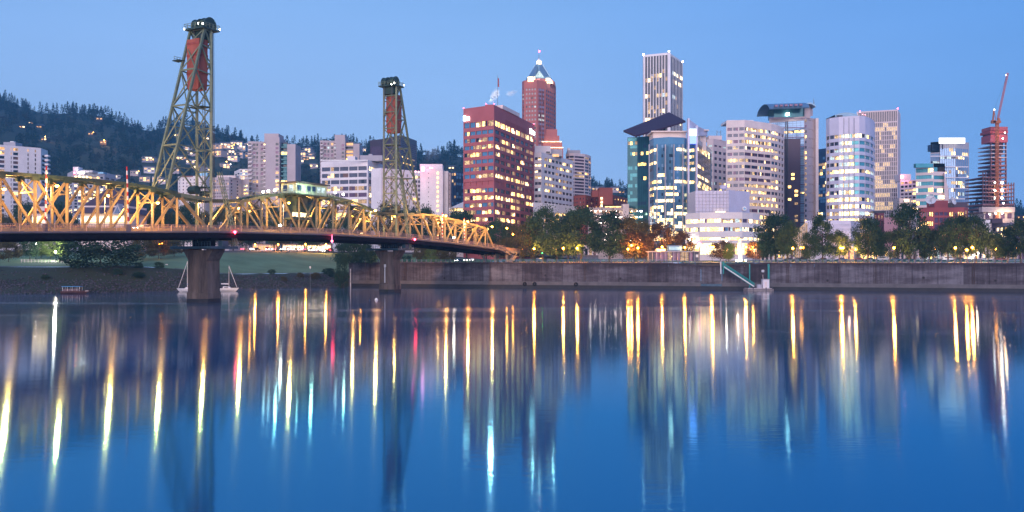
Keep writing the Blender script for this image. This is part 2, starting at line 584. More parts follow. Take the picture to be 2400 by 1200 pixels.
WALLC = mat('seawall_cap', (.07, .05, .055), .9, 0, .5, .6)
sw = thing('seawall', 'long stained concrete seawall along the far bank with a pale ledge and dark wet foot', 'wall', (60, wallY(60), 0))
def wtop(X):                                           # the wall top dips towards the landing steps
    px = X / (311.5 - .27 * X) * F + HX
    return float(np.interp(px, [0, 1560, 1640, 1700, 1790, 4000], [9.25, 9.25, 8.3, 8.3, 9.2, 9.2]))
ang = math.atan(-.27)
def wp(X, off=0, z=0): return (X + off * math.sin(ang) * 1.0, wallY(X) - off * math.cos(ang), z)
def wallbox(mb, Xa, Xb, z0, z1, o0, o1, z1b=None, m=0):
    z1b = z1 if z1b is None else z1b
    a, b_, c, d = wp(Xa, o1), wp(Xb, o1), wp(Xb, o0), wp(Xa, o0)
    vs = [(p[0], p[1], z0) for p in (a, b_, c, d)] + [(a[0], a[1], z1), (b_[0], b_[1], z1b), (c[0], c[1], z1b), (d[0], d[1], z1)]
    mb.add(vs, [(3, 2, 1, 0), (4, 5, 6, 7), (0, 1, 5, 4), (1, 2, 6, 5), (2, 3, 7, 6), (3, 0, 4, 7)], m)
NX0 = PX(1642, 294.4); NX1 = PX(1692, 292.2)
Xs = [-61] + list(np.arange(-54, 60, 7.2)) + [NX0, NX1] + list(np.arange(NX1 + 7.2, 190, 7.2)) + [250, 320, 420]
for i in range(len(Xs) - 1):
    a, c = Xs[i], Xs[i + 1]
    notch = a >= NX0 - .1 and c <= NX1 + .1
    b = MB()
    wallbox(b, a + .06, c - .06, 1.9, wtop(a) - .5, -1.2, -.75 if notch else random.uniform(0, .012), wtop(c) - .5)
    b.build('wall_panel', WALLM, sw)
    b = MB()
    wallbox(b, a + .004, c - .004, wtop(a) - .497, wtop(a), -1.25, -.6 if notch else .16, wtop(c))
    if True:
        b2 = MB(); b2.add(b.v, b.f)
        # cap follows the slope of the wall top
        for k in range(8):
            v = list(b2.v[k]); right = k in (1, 2, 5, 6)
            v[2] = (wtop(c) if right else wtop(a)) - (.497 if k < 4 else 0); b2.v[k] = tuple(v)
        b2.build('wall_cap', WALLC, sw)
b = MB(); wallbox(b, -60.9, NX0 - .2, 1.6, 8.75, -1.1, -.22, 7.75); b.build('wall_core', WALLC, sw)
b = MB(); wallbox(b, NX1 + .2, 419, 1.6, 7.75, -1.1, -.22, 8.7); b.build('wall_core', WALLC, sw)
b = MB(); wallbox(b, -61, NX0, 1.15, 2.35, -.5, .42); wallbox(b, NX1, 420, 1.15, 2.35, -.5, .42); b.build('ledge', WALLL, sw)
b = MB(); wallbox(b, -60.9, 420, -2, 1.147, -.5, .55); b.build('wet_foot', WALLD, sw)
b = MB(); b.prism([(-61.05, 328.2), (-62.4, 328.6), (-62.4, 341), (-59.8, 341), (-59.8, 329.2)], -1, 9.2); b.build('end_wall', WALLM, sw)
# railing: concrete posts with two pipes
RAILP = mat('railing_post', (.16, .17, .22), .8, 0, .3, .8)
RAILT = mat('railing_pipe_teal', (.05, .26, .25), .5, .3, .3, .8)
rl = thing('promenade_railing', 'low post and pipe railing along the top of the seawall', 'railing', (60, wallY(60) + .5, 9.2))
pm = MB().box((0, 0, .55), (.32, .3, 1.15)).build('post', RAILP, rl, world=False)
first = True
X = -60.0
while X < 190:
    q = pm if first else pm.copy()
    if not first: link(q, rl)
    px = X / (311.5 - .27 * X) * F + HX
    if not (1646 < px < 1690):
        p = wp(X, -.45, wtop(X))
        q.location = Vector(p) - wl(rl)
        q.parent = rl
        first = False
    X += 1.86
for (a, c) in ((-60, NX0 + .4), (NX1 - .3, 189)):
    xs = np.arange(a, c, 3.0)
    for h in (.95, .55):
        b = MB()
        for i in range(len(xs) - 1):
            b.beam(wp(xs[i], -.45, wtop(xs[i]) + h), wp(xs[i + 1], -.45, wtop(xs[i + 1]) + h), .09)
        b.build('rail_pipe', RAILT, rl)
LADM = mat('ladder_rust', (.10, .06, .05), .8, .2, .4, 1)
for X in (-40, -8, 26, 48, 92, 118, 146):
    b = MB()
    for o_ in (-.3, .3): b.beam(wp(X + o_, .22, 2.4), wp(X + o_, .22, 9.0), .1)
    for z_ in np.arange(2.6, 9, .5): b.beam(wp(X - .3, .22, z_), wp(X + .3, .22, z_), .07)
    b.build('wall_ladder', LADM, sw)
for X, z_ in ((-25, 3.4), (12, 4.6), (38, 3.6), (84, 4.2), (104, 3.3), (132, 4.4), (152, 3.6)):
    p = Vector(wp(X, -.1, z_)); q = Vector(wp(X, .2, z_)); b = MB(); b.cyl(p, q, .42, n=12); b.build('outfall_pipe', WALLC, sw); b = MB(); b.cyl(p, q + (q - p) * .1, .3, n=12); b.build('outfall_mouth', BLACKM, sw)
# landing steps / plaza behind the notch
pl = MB()
for i in range(7):
    o0 = -1.3 - i * 1.2
    a, c = PX(1618 - i * 6, 297), PX(1700 + i * 10, 294)
    wallbox(pl, a, c, 7.0 + i * .02, 8.05 + i * .16, o0 - 1.2, o0)
tag(pl.build('landing_steps', PLAZA), kind='structure')
# ------------------------------------------------------------------ lift bridge
P1 = Vector((-73.8, 206.0, 0))
D = Vector((.4745, .8803, 0)).normalized()
NB = Vector((D.y, -D.x, 0))
T2 = 74.4
def B(t, o, z): 
    p = P1 + D * t + NB * o
    return (p.x, p.y, z)
def dz(t): return float(np.interp(t, [-110, -49, -20, 0, 37, 74.4, 100, 134, 160, 210], [13.0, 15.4, 16.3, 16.85, 17.2, 16.8, 15.9, 14.1, 12.9, 11.4]))
GREEN = mat('bridge_paint_green', (.15, .205, .14), .55, .1, .3, .7, col2=(.09, .12, .085))
GREEND = mat('bridge_paint_dark_green', (.028, .062, .056), .55, .15, .4, .7)
BUFF = mat('bridge_paint_buff', (.29, .23, .12), .55, .05, .25, .7)
CWT = mat('counterweight_red', (.30, .085, .06), .75, 0, .35, .35, zs=.25)
CWB = mat('counterweight_band', (.26, .06, .05), .75, 0, .35, .5)
PIER = mat('pier_concrete', (.155, .115, .095), .9, 0, .75, .45, zs=.16, detail=6, bump=.2, sd=.35)
PIERD = mat('pier_wet_foot', (.035, .032, .035), .7, 0, .4, .5)
TEALP = mat('platform_teal', (.05, .10, .13), .6, .2, .35, .8)
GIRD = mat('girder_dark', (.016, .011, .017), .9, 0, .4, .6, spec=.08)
DECKM = mat('deck_steel', (.20, .15, .14), .8, 0, .25, .6)
CURB = mat('deck_curb', (.17, .15, .17), .7, 0, .2, .6)
RAILM = mat('bridge_railing_paint', (.34, .24, .22), .6, .1, .3, 1)
ROPE = mat('steel_rope', (.05, .06, .07), .5, .5, .3, 1)
br = thing('lift_bridge', 'green steel truss lift bridge with two tall towers and red counterweights crossing the river', 'bridge', (P1.x, P1.y, 0))
def member(name, p, q, w, h=None, m=GREEN, par=br, side=None):
    return MB().beam(p, q, w, h, side=side).build(name, m, par)
TO = 2.4; OUT = 7.4
# deck
ts = list(np.arange(-78, 137, 4.5)) + [137]
def sweep(name, prof, m, par=br, ts=ts):               # prof: list of (offset, dz)
    v, f = [], []
    k = len(prof)
    for t in ts:
        for o, h in prof: v.append(B(t, o, dz(t) + h))
    for i in range(len(ts) - 1):
        for j in range(k):
            a, b_ = j, (j + 1) % k
            f.append((i * k + a, i * k + b_, (i + 1) * k + b_, (i + 1) * k + a))
    f.append(tuple(range(k - 1, -1, -1))); f.append(tuple((len(ts) - 1) * k + j for j in range(k)))
    b = MB(); b.v, b.f, b.m = v, f, [0] * len(f)
    return b.build(name, m, par)
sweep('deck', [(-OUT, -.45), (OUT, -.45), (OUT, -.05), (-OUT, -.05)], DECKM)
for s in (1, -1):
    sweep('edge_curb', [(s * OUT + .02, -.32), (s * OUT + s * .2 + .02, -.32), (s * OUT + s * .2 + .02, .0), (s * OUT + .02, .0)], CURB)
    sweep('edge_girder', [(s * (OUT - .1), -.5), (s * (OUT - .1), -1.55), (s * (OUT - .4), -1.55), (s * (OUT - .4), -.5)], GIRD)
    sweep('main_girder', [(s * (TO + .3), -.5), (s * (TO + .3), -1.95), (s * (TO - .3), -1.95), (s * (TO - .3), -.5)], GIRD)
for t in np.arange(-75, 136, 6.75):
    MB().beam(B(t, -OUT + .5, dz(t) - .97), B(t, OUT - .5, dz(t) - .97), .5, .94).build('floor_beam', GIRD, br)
# railings: a post every few metres, the pickets between joined
pp = None
for s in (1, -1):
    mb = MB()
    for t in np.arange(-78, 137, .34):
        p = B(t, s * (OUT + .05), dz(t) + .1)
        mb.beam(p, (p[0], p[1], p[2] + 1.3), .12, .05)
    tag(mb.build('railing_pickets', RAILM, br), kind='stuff')
    for h in (1.38, .8, .22):
        mb = MB()
        for i in range(len(ts) - 1): mb.beam(B(ts[i], s * (OUT + .05), dz(ts[i]) + h), B(ts[i + 1], s * (OUT + .05), dz(ts[i + 1]) + h), .12, .1)
        mb.build('hand_rail', RAILM, br)
    for t in np.arange(-77, 136, 3.4):
        p = B(t, s * (OUT + .1), dz(t))
        if pp is None:
            pp = MB().box((0, 0, .55), (.16, .16, 1.5)).build('rail_post', RAILM, br, world=False); q = pp
        else:
            q = link(pp.copy(), br)
        q.location = Vector(p) - wl(br)
    # kerb rail between roadway and walk
    sweep('traffic_barrier', [(s * 3.1, 0), (s * 3.3, 0), (s * 3.3, .75), (s * 3.1, .75)], BUFF)
# trusses
def truss(pts, mid, m, dk=.35, mchord=None):
    """pts: list of (t, ztop or None at the feet); mid: index of the panel point where the diagonals change hand"""
    mchord = mchord or m
    for s in (1, -1):
        o = s * TO
        for i in range(len(pts) - 1):
            (t0, z0), (t1, z1) = pts[i], pts[i + 1]
            b0, b1 = dz(t0) + dk, dz(t1) + dk
            member('bottom_chord', B(t0, o, b0), B(t1, o, b1), .5, .55, m)
            if z0 is None or z1 is None:
                member('end_post', B(t0, o, z0 or b0), B(t1, o, z1 or b1), .52, .6, m)
                continue
            member('top_chord', B(t0, o, z0), B(t1, o, z1), .54, .66, mchord)
            if i < mid - 1 or (i == mid - 1):
                member('diagonal', B(t0, o + .01, z0 - .2), B(t1, o + .01, b1), .36, .46, m)
            if i >= mid or (i == mid - 1):
                if i >= mid or i == mid - 1:
                    member('diagonal', B(t1, o - .01, z1 - .2), B(t0, o - .01, b0), .36, .46, m)
        for i, (t, z) in enumerate(pts):
            if z is None: continue
            member('vertical', B(t, o, dz(t)), B(t, o, z - .3), .42, .48, m)
            MB().beam(B(t, o - .36, z - .55), B(t, o + .36, z - .55), 1.5, .9).build('gusset', mchord, br)
    for i, (t, z) in enumerate(pts):                    # cross frames between the two trusses
        if z is None: continue
        member('top_strut', B(t, -TO, z), B(t, TO, z), .35, .5, mchord)
        zl = max(dz(t) + 5.0, z - 3.2)
        member('sway_strut', B(t, -TO, zl), B(t, TO, zl), .22, .3, m)
        member('sway_brace', B(t, -TO, z - .4), B(t, TO, zl), .16, .2, m)
        member('sway_brace', B(t + .05, TO, z - .4), B(t + .05, -TO, zl), .16, .2, m)
        if i + 1 < len(pts) and pts[i + 1][1] is not None:
            t1, z1 = pts[i + 1]
            member('top_lateral', B(t, -TO, z + .1), B(t1, TO, z1 + .1), .2, .24, mchord)
            member('top_lateral', B(t, TO, z + .14), B(t1, -TO, z1 + .14), .2, .24, mchord)
zl_ = lambda t: float(np.interp(-t, [6.9, 13, 20, 27, 47, 60, 72], [24.9, 25.7, 26.3, 26.5, 26.4, 26.1, 25.2]))
lp = [(-77.5, None)] + [(-t, zl_(-t)) for t in (70.7, 63.9, 57.2, 50.4, 43.6, 36.9, 30.1, 23.4, 16.6, 9.9)] + [(-1.0, None)]
truss(lp, 6, BUFF, mchord=GREEND)
ml = lambda t: 24.5 + 3.7 * (1 - ((t - 37.2) / 28.0) ** 2)
mp_ = [(2.6, None)] + [(t, ml(t)) for t in np.linspace(9.4, 65, 9)] + [(71.8, None)]
truss(mp_, 5, mat('bridge_paint_lift_span', (.15, .14, .095), .6, .05, .35, .7), mchord=GREEND)
rz_ = lambda t: float(np.interp(t - T2, [4, 12, 20, 37, 53, 58], [24.3, 25.0, 25.2, 24.0, 22.3, 21.4]))
rp = [(T2 + .8, None)] + [(T2 + u, rz_(T2 + u)) for u in (7.5, 14.4, 21.3, 28.2, 35.1, 42, 48.9, 55.8)] + [(T2 + 62.5, None)]
truss(rp, 5, BUFF)

# piers
def pier(t0, hw, hl, ztop, plat):
    p = thing('pier', None, None, (P1.x + D.x * t0, P1.y + D.y * t0, 0), parent=br)
    prof = []
    def ring(k, z, a=0):                                # rounded-nose plan, k scales the plan
        pts = []
        for (o, t) in ((-hw, -hl * .55), (-hw * .6, -hl), (hw * .6, -hl), (hw, -hl * .55), (hw, hl * .55), (hw * .6, hl), (-hw * .6, hl), (-hw, hl * .55)):
            pts.append(B(t0 + t * k, o * k, z))
        return pts
    def loft(name, lv, m):
        v, f = [], []
        for k, z in lv: v += ring(k, z)
        for i in range(len(lv) - 1):
            for j in range(8): f.append((i * 8 + j, i * 8 + (j + 1) % 8, (i + 1) * 8 + (j + 1) % 8, (i + 1) * 8 + j))
        f.append(tuple(range(7, -1, -1))); f.append(tuple((len(lv) - 1) * 8 + j for j in range(8)))
        b = MB(); b.v, b.f, b.m = v, f, [0] * len(f)
        return b.build(name, m, p)
    loft('pier_shaft', [(1.06, .9), (1.06, 2.3), (1.0, 2.5), (.97, ztop - 1.6)], PIER)
    loft('wet_foot', [(1.075, -3), (1.075, .88)], PIERD)
    b = MB()                                            # fluting on the shaft faces
    for o in np.linspace(-hw * .5, hw * .5, 5):
        b2 = MB().beam(B(t0 - hl * .985, o, 3.2), B(t0 - hl * .96, o, ztop - 2.6), .3, .22)
        b2.build('shaft_rib', PIER, p)
    for s in (1, -1):                                   # corbels carrying the platform
        b = MB()
        x0, x1 = hw * .93, plat * .74
        poly = [(x0, ztop - 4.4), (x0, ztop - 1.3), (x1, ztop - 1.3), (x1, ztop - 1.7)]
        v = [B(t0 + a, s * o, z) for a in (-hl * .6, hl * .6) for o, z in poly]
        b.add(v, [(0, 1, 2, 3), (7, 6, 5, 4), (0, 4, 5, 1), (1, 5, 6, 2), (2, 6, 7, 3), (3, 7, 4, 0)])
        b.build('corbel', PIER, p)
    b = MB()
    v = [B(t0 + a, o, z) for z in (ztop - 1.28, ztop - .7) for a, o in ((-hl - 1, -plat - .3), (-hl - 1, plat + .3), (hl + 1, plat + .3), (hl + 1, -plat - .3))]
    b.add(v, [(3, 2, 1, 0), (4, 5, 6, 7), (0, 1, 5, 4), (1, 2, 6, 5), (2, 3, 7, 6), (3, 0, 4, 7)])
    b.build('platform', TEALP, p)
    for a in (-hl - .9, hl + .9):
        b = MB()
        for h in (.5, 1.0): b.beam(B(t0 + a, -plat, ztop - .7 + h), B(t0 + a, plat, ztop - .7 + h), .07)
        for o in np.linspace(-plat, plat, 15): b.beam(B(t0 + a, o, ztop - .7), B(t0 + a, o, ztop + .35), .07)
        b.build('platform_railing', TEALP, p)
    for s in (1, -1):
        for o in (.9, 2.6):
            MB().beam(B(t0, s * o, ztop - .7), B(t0, s * o, dz(t0) - .5), .9, 1.4, side=D).build('bearing_post', GIRD, p)
    MB().box(B(t0, plat - .2, ztop - .1), (1.5, 1.8, 1.3), math.atan2(NB.y, NB.x)).build('winch_box', TEALP, p)
    return p
pier(0, 3.1, 3.2, 14.0, 6.6)
pier(T2, 2.7, 3.2, 14.4, 6.0)

# lift towers
def tower(t0, sg):
    tw = thing('tower', None, None, (P1.x + D.x * t0, P1.y + D.y * t0, 15), parent=br)
    zt = 65.0
    def rear(z): return t0 + sg * float(np.interp(z, [25.5, zt], [12.9, 1.9]))
    lv = [26.0, 36.5, 46.0, 54.8, 60.9, 64.8]
    M = lambda nm, p, q, w, h=None, m=GREEN: member(nm, p, q, w, h, m, tw)
    for s in (1, -1):
        o = s * TO
        M('front_leg', B(t0, o, 14.2), B(t0, o, zt), .54, .54)
        M('inclined_leg', B(rear(25.2), o, 25.2), B(rear(zt), o, zt), .52, .52)
        for i, z in enumerate(lv):
            if i: M('side_strut', B(t0, o, z - .6), B(rear(z), o, z), .22, .28)
            if i + 1 < len(lv):
                z1 = lv[i + 1]
                M('side_brace', B(rear(z1), o, z1), B(t0, o, z), .24, .3)
                if i < 3: M('side_brace', B(rear(z), o + .03, z), B((t0 + rear(z1)) / 2, o + .03, (z1 + z) / 2 + 1.2), .2, .26)
                if i < 2:
                    zm = (z + z1) / 2
                    M('side_brace', B(rear(zm), o - .03, zm), B((t0 + rear(z1)) / 2, o - .03, z1 - .3), .16, .2)
                    M('side_strut', B(rear(zm), o + .05, zm), B((t0 * .45 + rear(zm) * .55), o + .05, zm), .16, .2)
    fl = list(np.linspace(26, 62, 8))
    for i in range(len(fl)):                            # front plane: struts and X bracing
        M('front_strut', B(t0, -TO, fl[i]), B(t0, TO, fl[i]), .26, .34)
        if i + 1 < len(fl):
            M('front_brace', B(t0 - .05, -TO, fl[i]), B(t0 - .05, TO, fl[i + 1]), .2, .24)
            M('front_brace', B(t0 + .06, TO, fl[i]), B(t0 + .06, -TO, fl[i + 1]), .2, .24)
    for i in range(len(lv) - 1):                        # inclined plane
        z, z1 = lv[i], lv[i + 1]
        M('rear_strut', B(rear(z1), -TO, z1), B(rear(z1), TO, z1), .28, .36)
        M('rear_brace', B(rear(z), -TO, z), B(rear(z1), TO, z1), .2, .25)
        M('rear_brace', B(rear(z) + .06, TO, z), B(rear(z1) + .06, -TO, z1), .2, .25)
    # ladder and stair run
    for o in (.5, 1.1): M('ladder_rail', B(t0 + sg * .9, o, 18), B(t0 + sg * .9, o, 49), .09)
    b = MB()
    for z in np.arange(18.3, 49, .9): b.beam(B(t0 + sg * .9, .5, z), B(t0 + sg * .9, 1.1, z), .07)
    b.build('ladder_rungs', GREEN, tw)
    # counterweight
    b = MB()
    c0, c1 = t0 + sg * .75, t0 + sg * 3.3
    def block(o0, o1, a0, a1, z0, z1, mb, tp=0):
        v = [B(a0, o0 + tp, z0), B(a0, o1 - tp, z0), B(a1, o1 - tp, z0), B(a1, o0 + tp, z0), B(a0, o0, z1), B(a0, o1, z1), B(a1, o1, z1), B(a1, o0, z1)]
        f = [(3, 2, 1, 0), (4, 5, 6, 7), (0, 1, 5, 4), (1, 2, 6, 5), (2, 3, 7, 6), (3, 0, 4, 7)]
        mb.add(v, f)
    b = MB(); block(-2.05, 2.05, c0, c1, 54.2, 62.3, b); b.build('counterweight', CWT, tw)
    b = MB(); block(-2.05, 2.05, c0, c1, 50.4, 54.0, b, .28); b.build('counterweight_foot', CWT, tw)
    for z in (53.9, 58.2, 61.0):
        b = MB(); block(-2.13, 2.13, c0 - sg * .06, c1 + sg * .06, z, z + .5, b); b.build('counterweight_band', CWB, tw)
    for s in (-1, 1):
        M('counterweight_rope', B(t0 + sg * 2, s * 1.3, 62.4), B(t0 + sg * 1.5, s * 1.3, 66), .3, .3, ROPE)
        for k in range(2):
            M('lift_rope', B(t0 - sg * 1.55, s * 1.5 + k * .35, 24.5), B(t0 - sg * 1.3, s * 1.5 + k * .35, 66), .1, .1, ROPE)
        # sheave: wheel and hood
        c = Vector(B(t0 + sg * .1, s * 1.5, 66.1)); ax = NB * .75
        b = MB(); b.cyl(c - ax, c + ax, 1.62, n=20); b.build('sheave', GREEND, tw)
        b = MB(); b.cyl(c - ax * 1.15, c - ax * 1.04, 1.8, n=20); b.build('sheave_rim', GREEND, tw)
        b = MB(); b.cyl(c + ax * 1.04, c + ax * 1.15, 1.8, n=20); b.build('sheave_rim', GREEND, tw)
    # head frame and platform
    b = MB(); block(-3.1, 3.1, t0 - sg * 2.0, t0 + sg * 3.2, 64.7, 65.1, b); b.build('head_platform', GREEND, tw)
    b = MB(); block(-1.9, 1.9, t0 - sg * .7, t0 + sg * 1.6, 62.4, 64.6, b); b.build('head_frame', GREEND, tw)
    b = MB()
    cs = [(t0 - sg * 2.0, -3.1), (t0 - sg * 2.0, 3.1), (t0 + sg * 3.2, 3.1), (t0 + sg * 3.2, -3.1)]
    for i in range(4):
        p, q = cs[i], cs[(i + 1) % 4]
        for h in (.55, 1.05): b.beam(B(p[0], p[1], 65.1 + h), B(q[0], q[1], 65.1 + h), .08)
        for k in range(5):
            a = k / 5
            pt = (p[0] + (q[0] - p[0]) * a, p[1] + (q[1] - p[1]) * a)
            b.beam(B(pt[0], pt[1], 65.1), B(pt[0], pt[1], 66.15), .08)
    b.build('platform_railing', GREEN, tw)
    for (t, o, z) in ((t0 - sg * 2, 3.1, 65.3), (t0 + sg * 3.2, -3.1, 65.0), (t0 + sg * 3.2, 3.1, 65.5), (t0 - sg * 2, 2, 65.0), (t0 + sg * 2.8, 1.2, 65.9)):
        b = MB(); b.lathe(B(t, o, z), [(.08, -.14), (.17, 0), (.13, .14), (.03, .2)], 8); b.build('tower_lamp', WGLOW, tw)
    # side balcony on the inclined leg, walkway half-way
    zz = 57.2
    b = MB(); b.box(B(rear(zz) + sg * .5, -TO - .9, zz), (1.8, 2.4, .2), math.atan2(D.y, D.x)); b.build('balcony', GREEND, tw)
    b = MB()
    for h in (.6, 1.1): b.beam(B(rear(zz) - 1, -TO - 1.9, zz + h), B(rear(zz) + 1.6, -TO - 1.9, zz + h), .08)
    for k in range(4): b.beam(B(rear(zz) - 1 + k * .85, -TO - 1.9, zz), B(rear(zz) - 1 + k * .85, -TO - 1.9, zz + 1.1), .08)
    b.build('balcony_railing', GREEN, tw)
    for zz in (46.3, 27.2):
        b = MB(); block(-TO, TO, t0, t0 + sg * 2.6, zz, zz + .2, b); b.build('walkway', GREEND, tw)
        b = MB()
        for h in (.6, 1.1): b.beam(B(t0 + sg * 2.6, -TO, zz + h), B(t0 + sg * 2.6, TO, zz + h), .08)
        b.build('walkway_railing', GREEN, tw)
    # machinery on the truss head
    b = MB(); b.box(B(t0 - sg * 1.2, -1.0, 26.0), (2.2, 1.6, 1.3), math.atan2(D.y, D.x)); b.build('machine_box', GREEND, tw)
    b = MB(); b.cyl(B(t0 + sg * 3, -1.2, 26.6), B(t0 + sg * 3, 1.2, 26.6), 1.0, n=12); b.build('rope_drum', GREEND, tw)
    return tw
tower(0, -1)
tower(T2, 1)
# portal girder where tower and truss meet
for t0, sg in ((0, -1), (T2, 1)):
    for s in (1, -1):
        member('tower_link', B(t0 + sg * .4, s * TO, 24.4), B(t0 + sg * 9.5, s * TO, 25.0), .6, .8, GREEN)
        member('tower_link', B(t0, s * TO, 24.2), B(t0 - sg * 8.6, s * TO, 24.7), .5, .7, GREEND)
# lattice cable chutes that lead the power lines down from the towers to the piers
def chute(p, q, w, nseg):
    p, q = Vector(p), Vector(q)
    c = thing('cable_chute', None, None, p, parent=br)
    d = (q - p)
    r = NB * (w / 2); u = D * (w / 2)
    cs = [r + u, r - u, -r - u, -r + u]
    for e in cs: MB().beam(p + e, q + e, .14).build('chute_rail', GREEN, c)
    b = MB()
    for i in range(nseg):
        a, b1 = p + d * (i / nseg), p + d * ((i + 1) / nseg)
        for k in range(4):
            b.beam(a + cs[k], b1 + cs[(k + 1) % 4], .08)
    b.build('chute_lacing', GREEN, c)
chute(B(2.0, 3.0, 31.2), B(3.5, 6.9, 13.4), .75, 16)
chute(B(T2 + 1.5, 3.0, 36), B(T2 + 1.5, 6.6, 13.8), .6, 18)
# operator cabin on the lift span, with the machine room hung below
CAB = mat('cabin_green', (.40, .50, .38), .6, 0, .15, .6)
CABR = mat('cabin_roof', (.06, .06, .07), .8, 0, .3, .6)
cb = thing('control_house', None, None, B(37, 0, 28.3), parent=br)
rzD = math.atan2(D.y, D.x)
def obox(t, o, z, d, m, nm, par=cb):
    b = MB(); b.box(B(t, o, z), d, rzD); return b.build(nm, m, par)
obox(34.5, .4, 29.2, (12.4, 5.2, 2.9), CAB, 'cabin_wall')
obox(34.5, .4, 30.87, (14, 6.6, .4), CABR, 'cabin_roof')
obox(34.5, .4, 31.2, (9.6, 4.4, .3), CABR, 'cabin_roof_cap')
obox(34.5, .4, 27.6, (17, 7.6, .3), GREEND, 'cabin_floor')
for k, t in enumerate((29.6, 31.4, 33.4, 35.4, 37.4, 39.2)):
    obox(t, 3.06, 29.4, (1.3, .12, 1.5), LITG if k in (1, 4, 5) else NAVY, 'window')
for k in range(2): obox(28.25, -.7 + 2.2 * k, 29.4, (.12, 1.3, 1.5), LITG if k else NAVY, 'window')
b = MB()
for h in (.5, 1.0): b.beam(B(26.1, 4.1, 27.7 + h), B(42.9, 4.1, 27.7 + h), .08)
for t in np.linspace(26.1, 42.9, 14): b.beam(B(t, 4.1, 27.7), B(t, 4.1, 28.7), .08)
b.build('gallery_railing', CAB, cb)
obox(32, .3, 25.1, (4.8, 3.6, 4.4), GREEND, 'machine_room')
obox(31.4, .3, 22.2, (7, 3.4, 1.5), NAVY, 'watch_room')
for k in range(5): obox(28.7 + k * 1.35, 2.02, 22.3, (1.1, .1, 1.1), LITW, 'window')
obox(31.4, .3, 21.2, (7.8, 4.4, .45), GREEND, 'watch_floor')
b = MB()
for h in (.5, 1.0): b.beam(B(9, 2.9, 25.4 + h), B(27, 2.9, 28.0 + h), .08)
for k in range(12): b.beam(B(9 + 1.6 * k, 2.9, 25.3 + .23 * k), B(9 + 1.6 * k, 2.9, 26.5 + .23 * k), .08)
b.build('gallery_railing', GREEN, br)
for i, (t, c) in enumerate(((16.5, WGLOW), (18.3, WGLOW), (20.6, WGLOW), (44.5, WGLOW), (48, WGLOW))):
    b = MB(); b.lathe(B(t, 2.9, ml(t) + 1.2), [(.1, -.25), (.34, 0), (.26, .26), (.04, .36)], 8); b.build('gallery_lamp', c, cb)
plight(B(19, 4.5, 29.5), 900, (.8, 1, .78), br)
plight(B(31, 5.8, 29.6), 1100, (.75, 1, .66), br)
plight(B(28, 3.5, 31), 500, (.8, 1, .7), br)
plight(B(45, 5.5, 29.6), 600, (.8, 1, .66), br)
# red navigation lamps under the deck edge
for t, o in ((2.2, OUT + .5), (37.2, OUT + .5), (T2 + 2.2, OUT + .5)):
    b = MB(); b.beam(B(t, o, dz(t) - .3), B(t, o, dz(t) - 1.9 if t == 37.2 else dz(t) - .6), .08)
    b.lathe(B(t, o, dz(t) - (2.0 if t == 37.2 else .2)), [(.1, -.3), (.32, 0), (.3, .2), (.06, .32)], 8)
    b.build('navigation_lamp', REDG, br)
    plight(B(t, o + .6, dz(t) - 1), 120, (1, .05, .08), br)
# approach viaduct over the park
av = thing('approach_viaduct', 'concrete bridge approach ramp with orange lit railing descending into the park', 'viaduct', B(137, 0, 10))
sweep('viaduct_deck', [(-OUT, -.9), (OUT, -.9), (OUT, -.05), (-OUT, -.05)], CONC, av, list(np.arange(137.05, 232, 6)))
for s in (1, -1): sweep('parapet', [(s * OUT, -.04), (s * (OUT - .25), -.04), (s * (OUT - .25), .95), (s * OUT, .95)], RAILM, av, list(np.arange(137.05, 232, 6)))
for t in np.arange(142, 230, 11):
    for o in (-5, 0, 5):
        MB().beam(B(t, o, 8.5), B(t, o, dz(t) - .9), .9, .9).build('column', CONC, av)
# inclined stair down to the promenade
st = thing('stairway', 'pale zigzag stairway from the bridge end down to the promenade', 'stairway', B(133, 9, 9))
MB().beam(B(128, OUT + 1.2, 14.2), B(136, OUT + 3.2, 11.6), 1.6, .35).build('stair_flight', CURB, st)
MB().beam(B(136.2, OUT + 4.2, 11.5), B(129.5, OUT + 5.6, 9.3), 1.6, .35).build('stair_flight', CURB, st)
MB().box(B(136.4, OUT + 3.7, 11.45), (2.2, 2.6, .3), rzD).build('landing', CURB, st)
for e in ((128, OUT + 2.1, 15.1, 136, OUT + 4.1, 12.5), (136.2, OUT + 5.1, 12.4, 129.5, OUT + 6.5, 10.2)):
    MB().beam(B(*e[:3]), B(*e[3:]), .12, .5).build('stair_rail', CURB, st)
